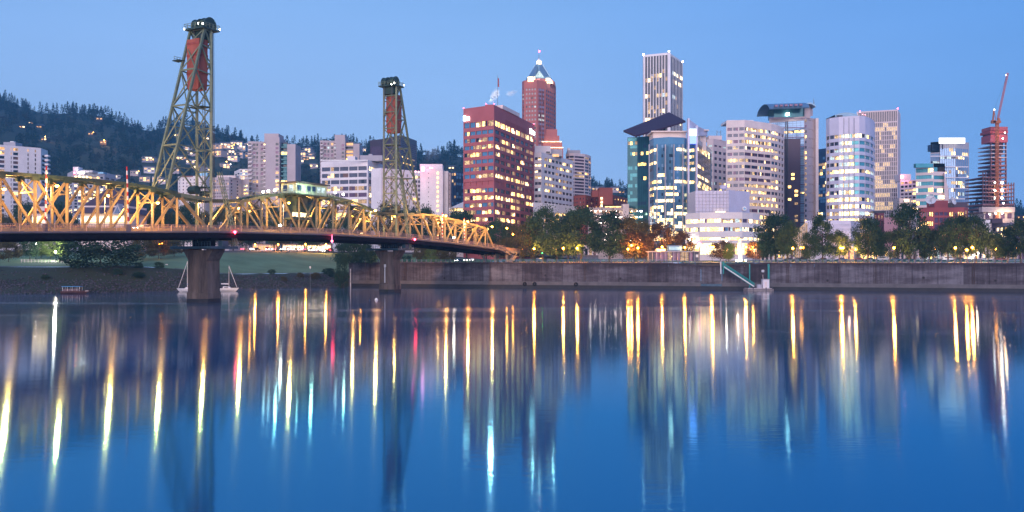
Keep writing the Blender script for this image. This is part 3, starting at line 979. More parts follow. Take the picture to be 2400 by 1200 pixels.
# street lamps along the roadway, raised barrier arms
bl = None
def bridge_lamp(t, o, h, label, pw=1500):
    r = thing('bridge_lamp', label, 'street lamp', B(t, o, dz(t)), rzD, 'lamps along the bridge')
    MB().cyl((0, 0, 0), (0, 0, h), .11, .07, 6).build('lamp_post', STEEL, r, world=False)
    s = 1
    al = 1.9 if o > 0 else 1.2
    MB().beam((0, 0, h - .05), (0, -al + .1, h + .15), .08).build('lamp_arm', STEEL, r, world=False)
    MB().lathe((0, -al, h), [(.12, -.22), (.36, -.02), (.3, .16), (.06, .24)], 10).build('lamp_head', ORANGE2, r, world=False)
    l = bpy.data.lights.new('lamp_light', 'POINT'); l.energy = pw; l.color = (1, .45, .10); l.shadow_soft_size = .3
    lo = bpy.data.objects.new('lamp_light', l); lo.location = (0, -al, h - .55); link(lo, r)
BLAMPS = [(-66, 6.4, 8.0), (-66, -6.4, 8.0), (-43, 6.4, 8.6), (-45, -6.4, 8.4), (-22, -6.4, 8), (-20, 6.4, 6.0), (4, -6.4, 7.5), (16, -6.4, 6.5), (20, 6.4, 7.6), (40, -6.4, 7.5), (56, 6.4, 7.5), (62, -6.4, 6.5), (84, -6.4, 8), (94, 6.4, 8.6), (108, 6.4, 8), (110, -6.4, 8), (125, 6.4, 7.6), (128, -6.4, 7.6)]
nm = ['beside the left frame edge', 'left of the striped barrier arms', 'between the striped barrier arms', 'right of the taller striped barrier arm', 'just before the near tower', 'beside the near tower', 'at the start of the lift span', 'left of the control house', 'below the control house', 'between control house and far tower', 'just before the far tower', 'just past the far tower', 'on the far span', 'near the city end', 'at the bridge end post']
for i, (t, o, h) in enumerate(sorted(BLAMPS)):
    k = int((t + 70) / 200 * len(nm))
    bridge_lamp(t, o, h, f"orange lit lamp on {'near' if o > 0 else 'far'} side of bridge deck {nm[min(k, len(nm) - 1)]}", (8500 if o > 0 else 15000) if t < 80 else 8000)
STR_R = mat('stripe_red', (.45, .03, .03), .6, 0, .15, 1)
def arm(t, o, h, tilt, label):
    r = thing('barrier_arm', label, 'barrier arm', B(t, o, dz(t)), rzD, 'raised striped barrier arms on the bridge')
    MB().box((0, 0, .7), (.7, .7, 1.4)).build('barrier_base', CURB, r, world=False)
    n = 14
    for i in range(n):
        a, c = i / n, (i + 1) / n
        MB().beam((tilt * h * a, 0, 1.2 + h * a), (tilt * h * c, 0, 1.2 + h * c), .24, .2).build('stripe', STR_R if i % 2 else WHITE, r, world=False)
arm(-44.5, 7.0, 11.2, .02, 'tall red and white raised barrier arm left of the lamp on the near span')
arm(-26.5, 7.3, 12.2, -.03, 'tallest red and white raised barrier arm near the middle of the near span')
arm(94.5, 6.6, 8.5, .0, 'red and white raised barrier arm past the far tower beside bridge lamp')
arm(108.5, 6.6, 8.0, .0, 'red and white raised barrier arm at the city end of the bridge')
arm(112, -6.6, 7.5, .0, 'shorter red and white raised barrier arm on far walkway at city end')
# ------------------------------------------------------------------ buildings
BR = random.Random(11)
def uof(p0, p1, px):                                   # distance along a facade seen at a photo column
    r = (px - HX) / F
    dx, dy = p1[0] - p0[0], p1[1] - p0[1]
    return (r * p0[1] - p0[0]) / (dx - r * dy) * math.hypot(dx, dy)
def runs(n, rowp, inp, offp, lk, dk, rng):
    on = rng.random() < rowp
    out = []
    last_d = rng.choice(dk)
    while len(out) < n:
        k = rng.choice((1, 1, 2, 2, 3, 4))
        if rng.random() < (inp if on else offp): v = [rng.choice(lk) for _ in range(k)] if rng.random() < .3 else [rng.choice(lk)] * k
        else: v = [last_d if rng.random() < .7 else rng.choice(dk) for _ in range(k)]
        out += v
    return out[:n]
PANES = {}
def cut_pane(w, h, key, r):
    """a window as its own glazed lights: lit rooms end at partitions, blinds hang at different heights"""
    if key not in 'lwoge' or w < 1.0: return [(-w / 2, w / 2, -h / 2, h / 2, key)]
    out = []
    n = max(1, round(w / 1.5))
    alt = {'l': 'lllleewdk', 'w': 'wwwwleegdk', 'o': 'oooledk', 'g': 'gggggyk', 'e': 'eeeedlk'}[key]
    cur = r.choice(alt)
    for i in range(n):
        x0, x1 = -w / 2 + w * i / n, -w / 2 + w * (i + 1) / n
        if r.random() < .45: cur = r.choice(alt)
        t = r.random()
        if t < .28 and cur in 'lwoge':
            f = r.choice((.25, .4, .6)); zc = h / 2 - h * f
            out += [(x0, x1, -h / 2, zc, cur), (x0, x1, zc, h / 2, r.choice('dcd'))]
        else: out.append((x0, x1, -h / 2, h / 2, cur))
    return out
def pane_mesh(w, h, key, var=0):
    w, h = round(w, 1), round(h, 1)
    if key not in 'lwoge': var = 0
    if (w, h, key, var) not in PANES:
        b = MB(); r = random.Random(var * 7 + int(w * 10)); ks = []
        for (x0, x1, z0, z1, k) in cut_pane(w, h, key, r):
            if k not in ks: ks.append(k)
            b.add([(x0, 0, z0), (x1, 0, z0), (x1, 0, z1), (x0, 0, z1)], [(0, 1, 2, 3)], ks.index(k))
        if w > 1.8:
            n = max(1, round(w / 1.5))
            for k in range(1, n): b.box((-w / 2 + w * k / n, -.04, 0), (.1, .06, h), m=len(ks))
        me = bpy.data.meshes.new('window')
        me.from_pydata(b.v, [], b.f)
        for k in ks: me.materials.append(PAL[k])
        me.materials.append(SPAN)
        me.polygons.foreach_set('material_index', b.m)
        PANES[(w, h, key, var)] = me
    return PANES[(w, h, key, var)]
class Bld:
    def __init__(s, name, label, corners, ref, Yref, wall, spand=None, roof=None, depth=26, Ys=None, zb=None, cat='building', ybase=None, single=True, group=None):
        s.Yr = Yref
        yr = corners[ref][1]
        s.zt = PZ(yr, Yref)
        if Ys: s.pts = [(PX(x, Y), Y) for (x, _), Y in zip(corners, Ys)]
        else: s.pts = [(PX(x, Yref * (HY - yr) / (HY - y)), Yref * (HY - yr) / (HY - y)) for x, y in corners]
        c = s.pts[ref]
        s.zb = zb if zb is not None else gz(c[0], min(c[1], 700)) - 1.0
        if ybase: s.zb = PZ(ybase, Yref)
        s.root = thing(name, label, cat, (c[0], c[1], s.zb), group=group)
        s.mats = [wall, spand or SPAN, roof or ROOF]
        s.wall, s.panes, s.single = MB(), [], single
        s.depth = depth
        a, e = s.pts[0], s.pts[-1]
        def back(p, k): return (p[0] * (1 + depth / p[1]) + k, p[1] + depth)
        bk = [back(e, -.4), back(a, .4)]
        s.poly = s.pts + bk
        for i in (len(s.pts) - 1, len(s.pts), len(s.pts) + 1):   # the sides the photograph does not show
            p, q = s.poly[i], s.poly[(i + 1) % len(s.poly)]
            s.wall.add([(p[0], p[1], s.zb), (q[0], q[1], s.zb), (q[0], q[1], s.zt), (p[0], p[1], s.zt)], [(0, 1, 2, 3)])
        s.wall.add([(x, y, s.zt) for x, y in s.poly], [tuple(range(len(s.poly)))], 2)
    def z(s, y): return PZ(y, s.Yr)
    def parapet(s, h=.9, t=.35, m=0):
        for i in range(len(s.pts) - 1):
            p, q = Vector((*s.pts[i], 0)), Vector((*s.pts[i + 1], 0))
            d = (q - p).normalized(); n = Vector((d.y, -d.x, 0))
            b = MB().beam(p - n * t * .5 + Vector((0, 0, s.zt + h / 2)), q - n * t * .5 + Vector((0, 0, s.zt + h / 2)), t, h)
            s.wall.add(b.v, b.f, m)
        return s
    def face(s, i, rows=None, n=0, gap=.2, m0=.02, m1=.02, cols=None, band=False, strip=False, dep=.35, rowp=.4, inp=.75, offp=.12, lk='lw', dk='ky', keys=None, split=1, seed=None, mull=None, zt=None):
        """one facade as a wall with recessed openings; rows = (y of first row top, pitch, height, count) in photo pixels at the reference corner"""
        p0, p1 = s.pts[i], s.pts[i + 1]
        Lx = math.hypot(p1[0] - p0[0], p1[1] - p0[1])
        ux, uy = (p1[0] - p0[0]) / Lx, (p1[1] - p0[1]) / Lx
        nx, ny = uy, -ux
        zt = zt or s.zt
        if cols: cu = [tuple(sorted((uof(p0, p1, a), uof(p0, p1, c)))) for a, c in cols]
        elif n:
            bw = Lx * (1 - m0 - m1) / n
            cu = [(Lx * m0 + bw * (k + gap / 2), Lx * m0 + bw * (k + 1 - gap / 2)) for k in range(n)]
        else: cu = []
        cu = [(max(.05, a), min(Lx - .05, c)) for a, c in cu if c > .1 and a < Lx - .1]
        rl = []
        if rows:
            segs = rows if isinstance(rows, list) else [rows]
            for (y0, pt, h, cnt) in segs:
                for k in range(cnt): rl.append((s.z(y0 + k * pt + h), s.z(y0 + k * pt)))
        rl = sorted([(max(a, s.zb + .1), b_) for a, b_ in rl if b_ > s.zb + .6])
        P = lambda u, z, d=0: (p0[0] + ux * u - nx * d, p0[1] + uy * u - ny * d, z)
        hu = [(cu[0][0], cu[-1][1])] if (band and cu) else cu
        hz = [(rl[0][0], rl[-1][1])] if (strip and rl) else rl
        us = sorted(set([0, Lx] + [x for c in hu for x in c])) if hz else [0, Lx]
        zs = sorted(set([s.zb, zt] + [x for c in hz for x in c])) if hu else [s.zb, zt]
        isu = {c[0] for c in hu}; isz = {c[0] for c in hz}
        W = s.wall
        base = len(W.v)
        W.v += [P(u, z) for z in zs for u in us]
        nu = len(us)
        for a in range(len(zs) - 1):
            for c in range(nu - 1):
                q = (base + a * nu + c, base + a * nu + c + 1, base + (a + 1) * nu + c + 1, base + (a + 1) * nu + c)
                if zs[a] in isz and us[c] in isu:
                    o = len(W.v)
                    W.v += [P(u, z, dep) for u, z in ((us[c], zs[a]), (us[c + 1], zs[a]), (us[c + 1], zs[a + 1]), (us[c], zs[a + 1]))]
                    for k in range(4):
                        W.f.append((q[k], q[(k + 1) % 4], o + (k + 1) % 4, o + k)); W.m.append(0)
                    o2 = len(W.v)
                    W.v += [P(u, z, dep + .12) for u, z in ((us[c], zs[a]), (us[c + 1], zs[a]), (us[c + 1], zs[a + 1]), (us[c], zs[a + 1]))]
                    W.f.append((o2, o2 + 1, o2 + 2, o2 + 3)); W.m.append(1)
                else:
                    W.f.append(q); W.m.append(0)
        rz = math.atan2(uy, ux)
        rng = random.Random(seed if seed is not None else BR.random())
        for ri, (za, zb_) in enumerate(reversed(rl)):
            lks = runs(len(cu) * split, rowp, inp, offp, lk, dk, rng)
            if keys and ri < len(keys) and keys[ri]:
                kk = keys[ri]
                lks = [kk[int(j * len(kk) / (len(cu) * split))] for j in range(len(cu) * split)]
            for ci, (a, c) in enumerate(cu):
                for sp in range(split):
                    ua, uc = a + (c - a) * sp / split, a + (c - a) * (sp + 1) / split
                    k = lks[ci * split + sp]
                    if k == '-': continue
                    s.panes.append((P((ua + uc) / 2, (za + zb_) / 2, dep + .04), uc - ua - .04, zb_ - za - .03, rz, k))
        if mull:                                        # projecting fins on a glass skin
            for k in range(mull[0] + 1):
                u = Lx * k / mull[0]
                b = MB().beam(P(u, s.zb, -.12), P(u, zt, -.12), mull[1], .3, side=(nx, ny, 0))
                W.add(b.v, b.f, mull[2] if len(mull) > 2 else 0)
        return s
    def blank(s, i): return s.face(i)
    def part(s, name, x0, x1, yt, yb, Y, dep, m, rz=0):
        xa, xb = PX(x0, Y), PX(x1, Y)
        z0, z1 = PZ(yb, Y), PZ(yt, Y)
        return MB().box(((xa + xb) / 2, Y + dep / 2, (z0 + z1) / 2), (xb - xa, dep, z1 - z0), rz).build(name, m, s.root)
    def done(s):
        s.wall.build('wall', s.mats, s.root)
        big = sorted(s.panes, key=lambda p: -p[1] * p[2]) if s.single else []
        for (c, w, h, rz, k) in big[:300]:
            o = bpy.data.objects.new('window', pane_mesh(w, h, k, BR.randrange(7)))
            o.location = Vector(c) - wl(s.root)
            o.rotation_euler = (0, 0, rz)
            link(o, s.root)
        rest = big[300:] if s.single else s.panes
        if rest:
            b = MB(); ks = list(PAL); mi = {k: i for i, k in enumerate(ks)}
            for (c, w, h, rz, k) in rest:
                cx_, sy_ = math.cos(rz), math.sin(rz)
                for (x0, x1, z0, z1, kk_) in cut_pane(w, h, k, BR):
                    b.add([(c[0] + cx_ * x0, c[1] + sy_ * x0, c[2] + z0), (c[0] + cx_ * x1, c[1] + sy_ * x1, c[2] + z0), (c[0] + cx_ * x1, c[1] + sy_ * x1, c[2] + z1), (c[0] + cx_ * x0, c[1] + sy_ * x0, c[2] + z1)], [(0, 1, 2, 3)], mi[kk_])
            tag(b.build('window_panes', [PAL[k] for k in ks], s.root), kind='stuff')
        return s
def wall(name, col, **k): return mat('wall_' + name, col, k.pop('rough', .8), k.pop('metal', 0), k.pop('var', .14), k.pop('scale', .12), **k)
BRICK = wall('red_brick', (.42, .125, .14), col2=(.35, .10, .115))
KOINB = wall('salmon_brick', (.46, .155, .14))
ORB = wall('orange_brick', (.36, .10, .08))
DRED = wall('deep_red', (.33, .075, .085))
PINKB = wall('pink_plaster', (.48, .26, .30))
CREAM = wall('cream_stone', (.78, .66, .63))
PINKC = wall('pink_concrete', (.74, .61, .61))
WHITEC = wall('white_concrete', (.82, .78, .80))
WARMW = wall('warm_white', (.82, .75, .73))
SILVER = wall('silver_panel', (.62, .60, .73), metal=.05, rough=.5)
TAN = wall('tan_concrete', (.52, .44, .45))
GREYC = wall('grey_concrete', (.42, .41, .46))
BEIGE = wall('beige_stone', (.52, .42, .40))
BROWNG = wall('brown_panel', (.085, .055, .075), metal=.3, rough=.35)
CROWN = wall('crown_steel', (.22, .35, .46), metal=.6, rough=.35)

# --- left bank
a = Bld('apartment_slab', 'lavender white apartment slab with stacked balconies at the left edge below the hill', [(-70, 335), (96, 349), (112, 355)], 1, 640, WARMW, depth=18)
a.face(0, (352, 10.1, 6.4, 22), cols=[(-60, -48), (-36, -22), (-2, 11), (25.5, 27.5), (31, 43), (64.5, 67.6), (81.5, 85)], rowp=.25, offp=.04, lk='od', dk='rrky', dep=.9)
a.face(1, (362, 10.1, 5.8, 20), n=1, gap=.3, rowp=0, offp=.05, dk='rk', dep=.9)
for k in range(18):
    for x0, x1 in ((-3, 12), (30, 44)): a.part('balcony', x0, x1, 357.5 + 10.1 * k, 360.8 + 10.1 * k, 634.5, 3.0, WARMW)
    a.part('balcony', 104.5, 113, 363 + 10.1 * k, 367 + 10.1 * k, 640, 3, WARMW)
a.part('penthouse', 8, 36, 333, 346, 650, 9, GREYC); a.part('penthouse_vent', 24, 32, 331, 333.2, 652, 3, WHITE); a.parapet(.6).done()
a = Bld('hotel', 'pale hotel block full of lit rooms seen through the left bridge span', [(158, 408), (171, 402), (245, 406), (272, 412)], 1, 560, GREYC, depth=20)
for i, nn in ((0, 1), (1, 8), (2, 2)):
    a.face(i, (411, 7.1, 4.6, 15), n=nn, gap=.3, rowp=.8, inp=.8, offp=.45, lk='wwl', dk='kmy', m0=.03, m1=.03)
a.part('lift_tower', 171, 183, 391, 405, 561, 6, WHITEC); a.part('penthouse', 180, 217, 399, 404, 562, 8, GREYC); a.part('roof_unit', 230, 242, 403, 407, 562, 5, BLUE)
a.part('sign_light', 172.5, 175.5, 403, 407, 556.5, .3, REDG)
for k in range(5): a.part('sign_letter', 183 + k * 3.1, 185 + k * 3.1, 404, 406.6, 558.6, .25, WGLOW)
a.parapet(.5).done()
# dark pyramid-roofed pavilions by the bank
for (x0, x1, yt, yb, yr, lb) in ((180, 300, 500, 522, 440, 'large dark hipped roof pavilion with lit eaves behind the left bridge span'), (72, 112, 500, 524, 474, 'smaller dark hipped roof pavilion left of the striped barrier arms')):
    Y = 400; xa, xb = PX(x0, Y), PX(x1, Y); xm = (xa + xb) / 2; w = (xb - xa) / 2
    r = thing('roofed_pavilion', lb, 'pavilion', (xm, Y, 14))
    RFM = wall('roof_plum', (.075, .05, .085))
    MB().box((xm, Y + w, (PZ(yb, Y) + 12) / 2 + 4), (2 * w * .92, 2 * w * .9, PZ(yb, Y) - 12 + 8)).build('wall', CREAM, r)
    b = MB(); z0, z1 = PZ(yt, Y), PZ(yr, Y); e = w * 1.12; tq = w * .22
    b.add([(xm - e, Y + w - e, z0), (xm + e, Y + w - e, z0), (xm + e, Y + w + e, z0), (xm - e, Y + w + e, z0), (xm - tq, Y + w - tq, z1), (xm + tq, Y + w - tq, z1), (xm + tq, Y + w + tq, z1), (xm - tq, Y + w + tq, z1)],
          [(3, 2, 1, 0), (4, 5, 6, 7), (0, 1, 5, 4), (1, 2, 6, 5), (2, 3, 7, 6), (3, 0, 4, 7)]); b.build('roof', RFM, r)
    MB().box((xm, Y + .15, (PZ(yt, Y) + PZ(yb, Y)) / 2 - .6), (2 * w * .84, .3, (PZ(yt, Y) - PZ(yb, Y)) * .55)).build('window_strip', LITW, r)
    if x1 > 200:
        xg = PX(282, Y)
        b = MB(); b.add([(xg - 2.4, Y - 3, z0 - .6), (xg + 2.4, Y - 3, z0 - .6), (xg, Y - 3, z0 + 4.4), (xg - 2.4, Y + 5, z0 - .6), (xg + 2.4, Y + 5, z0 - .6), (xg, Y + 5, z0 + 4.4)], [(0, 1, 2), (0, 3, 4, 1), (1, 4, 5, 2), (2, 5, 3, 0)]); b.build('dormer', GREYC, r)
        b = MB(); b.add([(xg - 1.5, Y - 3.05, z0 - .2), (xg + 1.5, Y - 3.05, z0 - .2), (xg, Y - 3.05, z0 + 3.0)], [(0, 1, 2)]); b.build('dormer_window', NAVY, r)
a = Bld('office_block', 'white office block with red roof edge behind the near bridge tower', [(417, 414), (424, 413), (478, 412), (505, 418)], 1, 620, WARMW, depth=18, zb=14)
for i, nn in ((0, 1), (1, 6), (2, 3)): a.face(i, (420, 7.6, 3.6, 8), n=nn, gap=.68, rowp=.15, offp=.08, lk='lo', dk='kkmr')
a.part('roof_edge', 423, 452, 412.2, 414, 618, 1, CWT); a.part('stair_tower', 468, 486, 404, 414, 626, 6, BLUE); a.done()
a = Bld('apartment_block', 'beige grey block of small dark windows right of the near bridge tower', [(498, 416), (537, 415), (568, 420), (584, 418)], 1, 600, TAN, depth=18, zb=14)
a.face(0, (421, 7.4, 4.2, 9), n=9, gap=.5, rowp=.2, offp=.1, lk='od', dk='kmmr'); a.face(1, (421, 7.6, 3.4, 9), cols=[(541, 545), (555, 559)], rowp=.1, offp=.08, lk='ol', dk='km'); a.face(2, (430, 9, 3.6, 5), n=1, gap=.3, rowp=.8, lk='w', dk='k')
a.part('penthouse', 508, 552, 411, 417, 604, 8, CREAM); a.done()
a = Bld('terraced_apartments', 'white terraced flats with lit balconies on the slope beside the first tan apartment tower', [(549, 402), (562, 396), (586, 396)], 1, 700, WARMW, depth=14, ybase=430)
a.face(0, (404, 6.5, 3.4, 3), n=2, gap=.2, rowp=.7, lk='w', dk='k'); a.face(1, (399, 6.6, 3.4, 4), n=4, gap=.2, rowp=.8, lk='ww', dk='kb'); a.done()

def apt(x0, label, sc, top, Y, cols_l, core, rec, slab, boxx):
    """tan apartment tower: balcony columns left, blank core with a window column, recessed balconies, blank right slab"""
    (xa, ya), (xb, yb) = core
    s = Bld('apartment_tower', label, [(x0, top), (xa, top + 1)], 0, Y, TAN, depth=20, zb=14)
    s.face(0, (top + 5, 9.6 * sc, 6.2 * sc, 18), cols=cols_l, rowp=.1, inp=.4, offp=.1, lk='olg', dk='cckmrmkc', keys=None, dep=.7)
    for k in range(15):
        for c in (cols_l[0], cols_l[-1]): s.part('balcony', c[0] - .5, c[1] + .5, top + 8.6 + 9.6 * sc * k, top + 11.4 + 9.6 * sc * k, Y - 1.6, 2.2, WARMW)
    s.part('corner_shaft', xa, xb, ya + 8, 560, Y - 3, 16, TAN)
    s.part('stair_core', boxx[0], boxx[1], ya, ya + 20, Y + 1, 14, TAN)
    w0, w1 = xb - 9 * sc, xb - 2.5 * sc
    for k in range(17):
        y0 = ya + 22 + 9.6 * sc * k
        s.part('window', w0, w1, y0, y0 + 5.2 * sc, Y - 3.15, .3, PAL[BR.choice('kkkkol' if k > 6 else 'kkm')])
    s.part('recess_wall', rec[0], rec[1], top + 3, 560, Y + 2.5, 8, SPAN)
    for k in range(18):
        y0 = top + 6 + 9.6 * sc * k
        s.part('window', rec[0] + .5, rec[1] - .5, y0, y0 + 6 * sc, Y + 2.3, .3, PAL[BR.choice('kkkqqqkkql' if sc > .95 else 'klool')])
        s.part('balcony', rec[0], rec[1], y0 + 6.4 * sc, y0 + 9.2 * sc, Y - .6, 2.4, GTEAL if sc > .95 else TAN)
    s.part('end_slab', slab[0], slab[1], slab[2], 560, Y - 2.6, 16, TAN)
    s.done()
apt(581, 'taller tan apartment tower with dark recessed balconies right of the near bridge tower', 1.0, 331, 620, [(582, 589), (592, 599), (600.5, 605), (611, 617), (618, 622)], ((622, 313), (655, 313)), (655, 673), (673, 692.5, 338), (619.5, 653))
apt(750, 'smaller tan apartment tower with orange lit balconies behind the white office slab', .92, 329, 700, [(751.5, 756), (758.5, 765), (767.5, 772), (776, 781), (783.5, 787)], ((787, 316), (809, 316)), (809, 828), (828, 842.5, 337), (784.5, 808.5))
a = Bld('dark_office', 'dark plum glass office slab behind the far bridge tower with two lit floors', [(867, 329), (894, 326), (940, 316), (977, 330)], 2, 640, BROWNG, BROWNG, depth=24)
a.face(0, (333, 4.6, 3.2, 20), n=1, gap=.04, band=True, strip=True, dk='mm', lk='m', dep=.1); a.face(1, (328, 4.6, 3.2, 24), n=8, gap=.1, keys=[None] * 8 + ['mllmmlmm', None, None, 'lmmllmmm'], rowp=0, offp=0, dk='m', lk='m', dep=.15)
a.face(2, (328, 4.6, 3.2, 24), n=9, gap=.1, keys=[None] * 8 + ['llllmlllm', None, None, 'mlllllldm', None, None, None, 'mmmlldlmm'], rowp=0, offp=.0, dk='m', lk='m', dep=.15); a.done()
a = Bld('white_office', 'long white office slab with five window bays behind the bridge control house', [(752, 379), (862, 375), (897, 386)], 1, 545, WHITEC, depth=26, zb=14)
a.face(0, (389, 15.6, 9.6, 9), n=5, gap=.07, m0=.015, m1=.015, rowp=.62, inp=.75, offp=.15, lk='lldd', dk='yyrm', split=3, keys=['yyydyyyyyyyyyyy', 'yyllyyyrryyyyyy', 'ydyyyyyyyyyyyly'])
a.face(1, (389, 15.6, 9.6, 9), n=2, gap=.12, m0=.05, m1=0, rowp=.7, inp=.6, offp=.2, lk='ld', dk='mrk', split=2)
a.part('roof_plant', 814, 832, 366, 376, 550, 9, WHITEC); a.part('roof_plant', 844, 896, 364, 377, 552, 12, GREYC); a.part('roof_cap', 864, 872, 361, 364.5, 554, 4, GREYC); a.part('roof_edge', 751.5, 862.5, 374.5, 377, 543.6, 1.2, WHITE); a.done()
FP = Bld('glass_entry', 'low blue glass canopy building below the white office slab', [(640, 480), (700, 482)], 0, 480, GREYC, depth=10, zb=14); FP.face(0, (486, 11, 6, 3), n=5, gap=.15, rowp=.5, lk='w', dk='byk'); FP.done()
a = Bld('apartment_slab', 'white apartment slab with yellow stair windows and pink lit roof beside the far bridge tower', [(870, 398), (893, 396), (966, 402), (986, 403)], 1, 520, WHITEC, depth=22, zb=13)
a.blank(0).face(1, (404, 10.4, 6.8, 11), cols=[(897, 902), (904, 907), (915, 921), (927, 933), (944, 948.5), (953, 958)], rowp=.3, inp=.5, offp=.14, lk='lod', dk='mmrck', dep=.6)
a.face(2, (406, 10.6, 6, 10), n=3, gap=.25, rowp=.2, offp=.12, lk='wl', dk='mmcy')
a.part('white_tower', 999, 1038, 395, 560, 512, 18, WHITEC); a.part('white_tower_bay', 985, 999, 392, 560, 514, 14, WHITEC); a.part('side_bay', 1038, 1050, 401, 560, 516, 14, WHITEC); a.part('side_bay', 1050, 1056, 405, 560, 518, 12, TAN)
a.part('roof_house', 984, 1037, 384.5, 396, 517, 10, WHITEC)
for k in range(9):
    a.part('stair_window', 1024, 1027.6, 403 + 11 * k, 408 + 11 * k, 511.7, .4, LIT)
    for x, s_ in ((1003.5, 0), (1053, 14)): a.part('vent', x, x + 1.6, 405 + 11 * k + s_ * .4, 407 + 11 * k + s_ * .4, 511.8 if s_ == 0 else 517.8, .4, SPAN)
    for x in (897, 910, 938): a.part('vent', x, x + 1.5, 412 + 10.6 * k, 414 + 10.6 * k, 515.5, .4, SPAN)
for x, y in ((974, 402), (981, 403), (1008, 393), (1013, 393.5)): a.part('roof_lamp', x - 1.2, x + 1.2, y - 1.5, y + 1.5, 510, .6, PINKG)
a.part('roof_beacon', 988, 994, 391, 401, 509, 1.0, PINKG)
plight((PX(991, 506), 504, PZ(392, 506)), 700, (1, .15, .35), a.root, 1.0); plight((PX(968, 510), 508, PZ(396, 510)), 700, (1, .1, .3), a.root, 1.0)
a.parapet(.6).done()
a = Bld('blue_glass_office', 'narrow dark blue glass block between the white slab and the red brick office', [(1052, 404), (1069, 402), (1088, 404)], 1, 580, NAVY, NAVY, depth=20)
a.face(0, (405, 7.6, 6, 14), n=3, gap=.2, strip=True, rowp=.2, offp=.15, lk='od', dk='bnn', dep=.1); a.face(1, (405, 7.6, 6, 14), n=3, gap=.2, strip=True, rowp=.2, offp=.15, lk='od', dk='bbn', dep=.1); a.done()
a = Bld('tented_hall', 'low lit hall with a peaked white tent roof beside the red brick office', [(1052, 487), (1090, 487)], 0, 480, WHITEC, depth=14)
a.face(0, [(489, 8, 6.5, 1), (499, 8, 4, 1)], n=6, gap=.12, rowp=1, inp=1, lk='w', dk='w')
b = MB(); z0, z1 = PZ(487, 479), PZ(470, 479)
xa, xm, xb = PX(1056, 479), PX(1086, 479), PX(1104, 479)
b.add([(xa, 478, z0), (xb, 478, z0), (xb, 496, z0), (xa, 496, z0), (xm, 487, z1)], [(0, 1, 4), (1, 2, 4), (2, 3, 4), (3, 0, 4), (3, 2, 1, 0)]); b.build('tent_roof', WHITE, a.root); a.done()

# --- downtown
a = Bld('brick_office', 'red brick office tower with yellow window rows and white signs at its top corners', [(1086, 255), (1158, 245.5), (1252, 292)], 1, 440, BRICK, BRICK, depth=30)
KR = [(281, 17, 12.5, 1), (302.6, 17.15, 9.2, 13)]
kl = ['bbbbllllll', 'blbbbbbbbb', 'bdbbllllbb', 'bbbdldldll', 'llllllbbbb', 'lldbbbbbbb', 'bbbddbldbb', 'bbbbllllll', '----------', 'lllllllbbb', 'lllllldlll', 'bblddlbbdb', 'llllbblllb', '-bllllllll']
kr = ['llllllllllllllll', 'kkkkkkkkkkkkkkkk', 'kkdlldkllldkkdld', 'llddllllkkkkdkkd', 'dlkkkkkkkoolkkkk', 'kkkkkdkkkldkkkkk', 'dkkkkkkdkkkkkdkk', 'llllllldlloollkk', '----kkkkkddk----', 'dkkkkkllllllkllk', 'llldllllldkkllll', 'kddkkklldlkkkkkk', 'llkdkoolkkkkkdkd', 'kdllllllkdkklkkk']
a.face(0, KR, n=5, gap=.1, m0=.02, m1=.015, keys=kl, split=2); a.face(1, KR, n=8, gap=.12, m0=.02, m1=.015, keys=kr, split=2)
for x0, x1 in ((0, 0),):
    b = MB()
    p0, p1 = a.pts[1], a.pts[2]
    for k in range(4):
        u0, u1 = uof(p0, p1, 1185 + k * 12), uof(p0, p1, 1196 + k * 12)
        Lx = math.hypot(p1[0] - p0[0], p1[1] - p0[1]); dx, dy = (p1[0] - p0[0]) / Lx, (p1[1] - p0[1]) / Lx
        um = (u0 + u1) / 2
        MB().box((p0[0] + dx * um + dy * .02, p0[1] + dy * um - dx * .02, a.z(274)), (u1 - u0, .12, 2.4), math.atan2(dy, dx)).build('louvre', DRED, a.root)
a.part('roof_house', 1137, 1159, 245, 251, 446, 12, BRICK)
b = MB(); p = Vector((PX(1166, 452), 452, a.zt + .9)); q = Vector((PX(1206, 478), 478, a.zt + .9)); b.beam(p, q, 6, 2.0); b.build('roof_plant', CREAM, a.root)
def sign_at(i, xa, xb, ya, yb, nm='illuminated_sign'):    # a white sign box and the blurred word on it: a square emblem and three round letters
    p0, p1 = a.pts[i], a.pts[i + 1]
    Lx = math.hypot(p1[0] - p0[0], p1[1] - p0[1]); dx, dy = (p1[0] - p0[0]) / Lx, (p1[1] - p0[1]) / Lx
    u0, u1 = uof(p0, p1, xa), uof(p0, p1, xb)
    w = u1 - u0; z0, z1 = a.z(yb), a.z(ya); h = z1 - z0
    b = MB()
    for (f0, f1, g0, g1) in ((0, .3, 0, 1), (.33, .52, 0, .72), (.55, .76, 0, .78), (.79, 1, 0, .7)):
        um = u0 + w * (f0 + f1) / 2
        b.box((p0[0] + dx * um + dy * .3, p0[1] + dy * um - dx * .3, z0 + h * (g0 + g1) / 2), (w * (f1 - f0), .5, h * (g1 - g0)), math.atan2(dy, dx))
    b.build(nm, glow('sign_white', (.85, 1, .93), 9), a.root)
sign_at(0, 1087.5, 1100.5, 263, 275); sign_at(1, 1241.5, 1251.5, 262.5, 274)
for x, y, Y in ((1086.5, 254, 455), (1139, 244.5, 448), (1158.5, 244, 441), (1206, 263, 470), (1251.5, 291, 502)): a.part('roof_beacon', x - .7, x + .7, y - 1.6, y - .2, Y, .4, REDG)
b = MB(); x = PX(1166, 452); b.cyl((x, 456, a.zt), (x, 456, PZ(176, 456)), .14, .08, 6); b.build('mast', STEEL, a.root)
FLG = mat('flag_cloth_red', (.42, .08, .08), .8, 0, .3, 2)
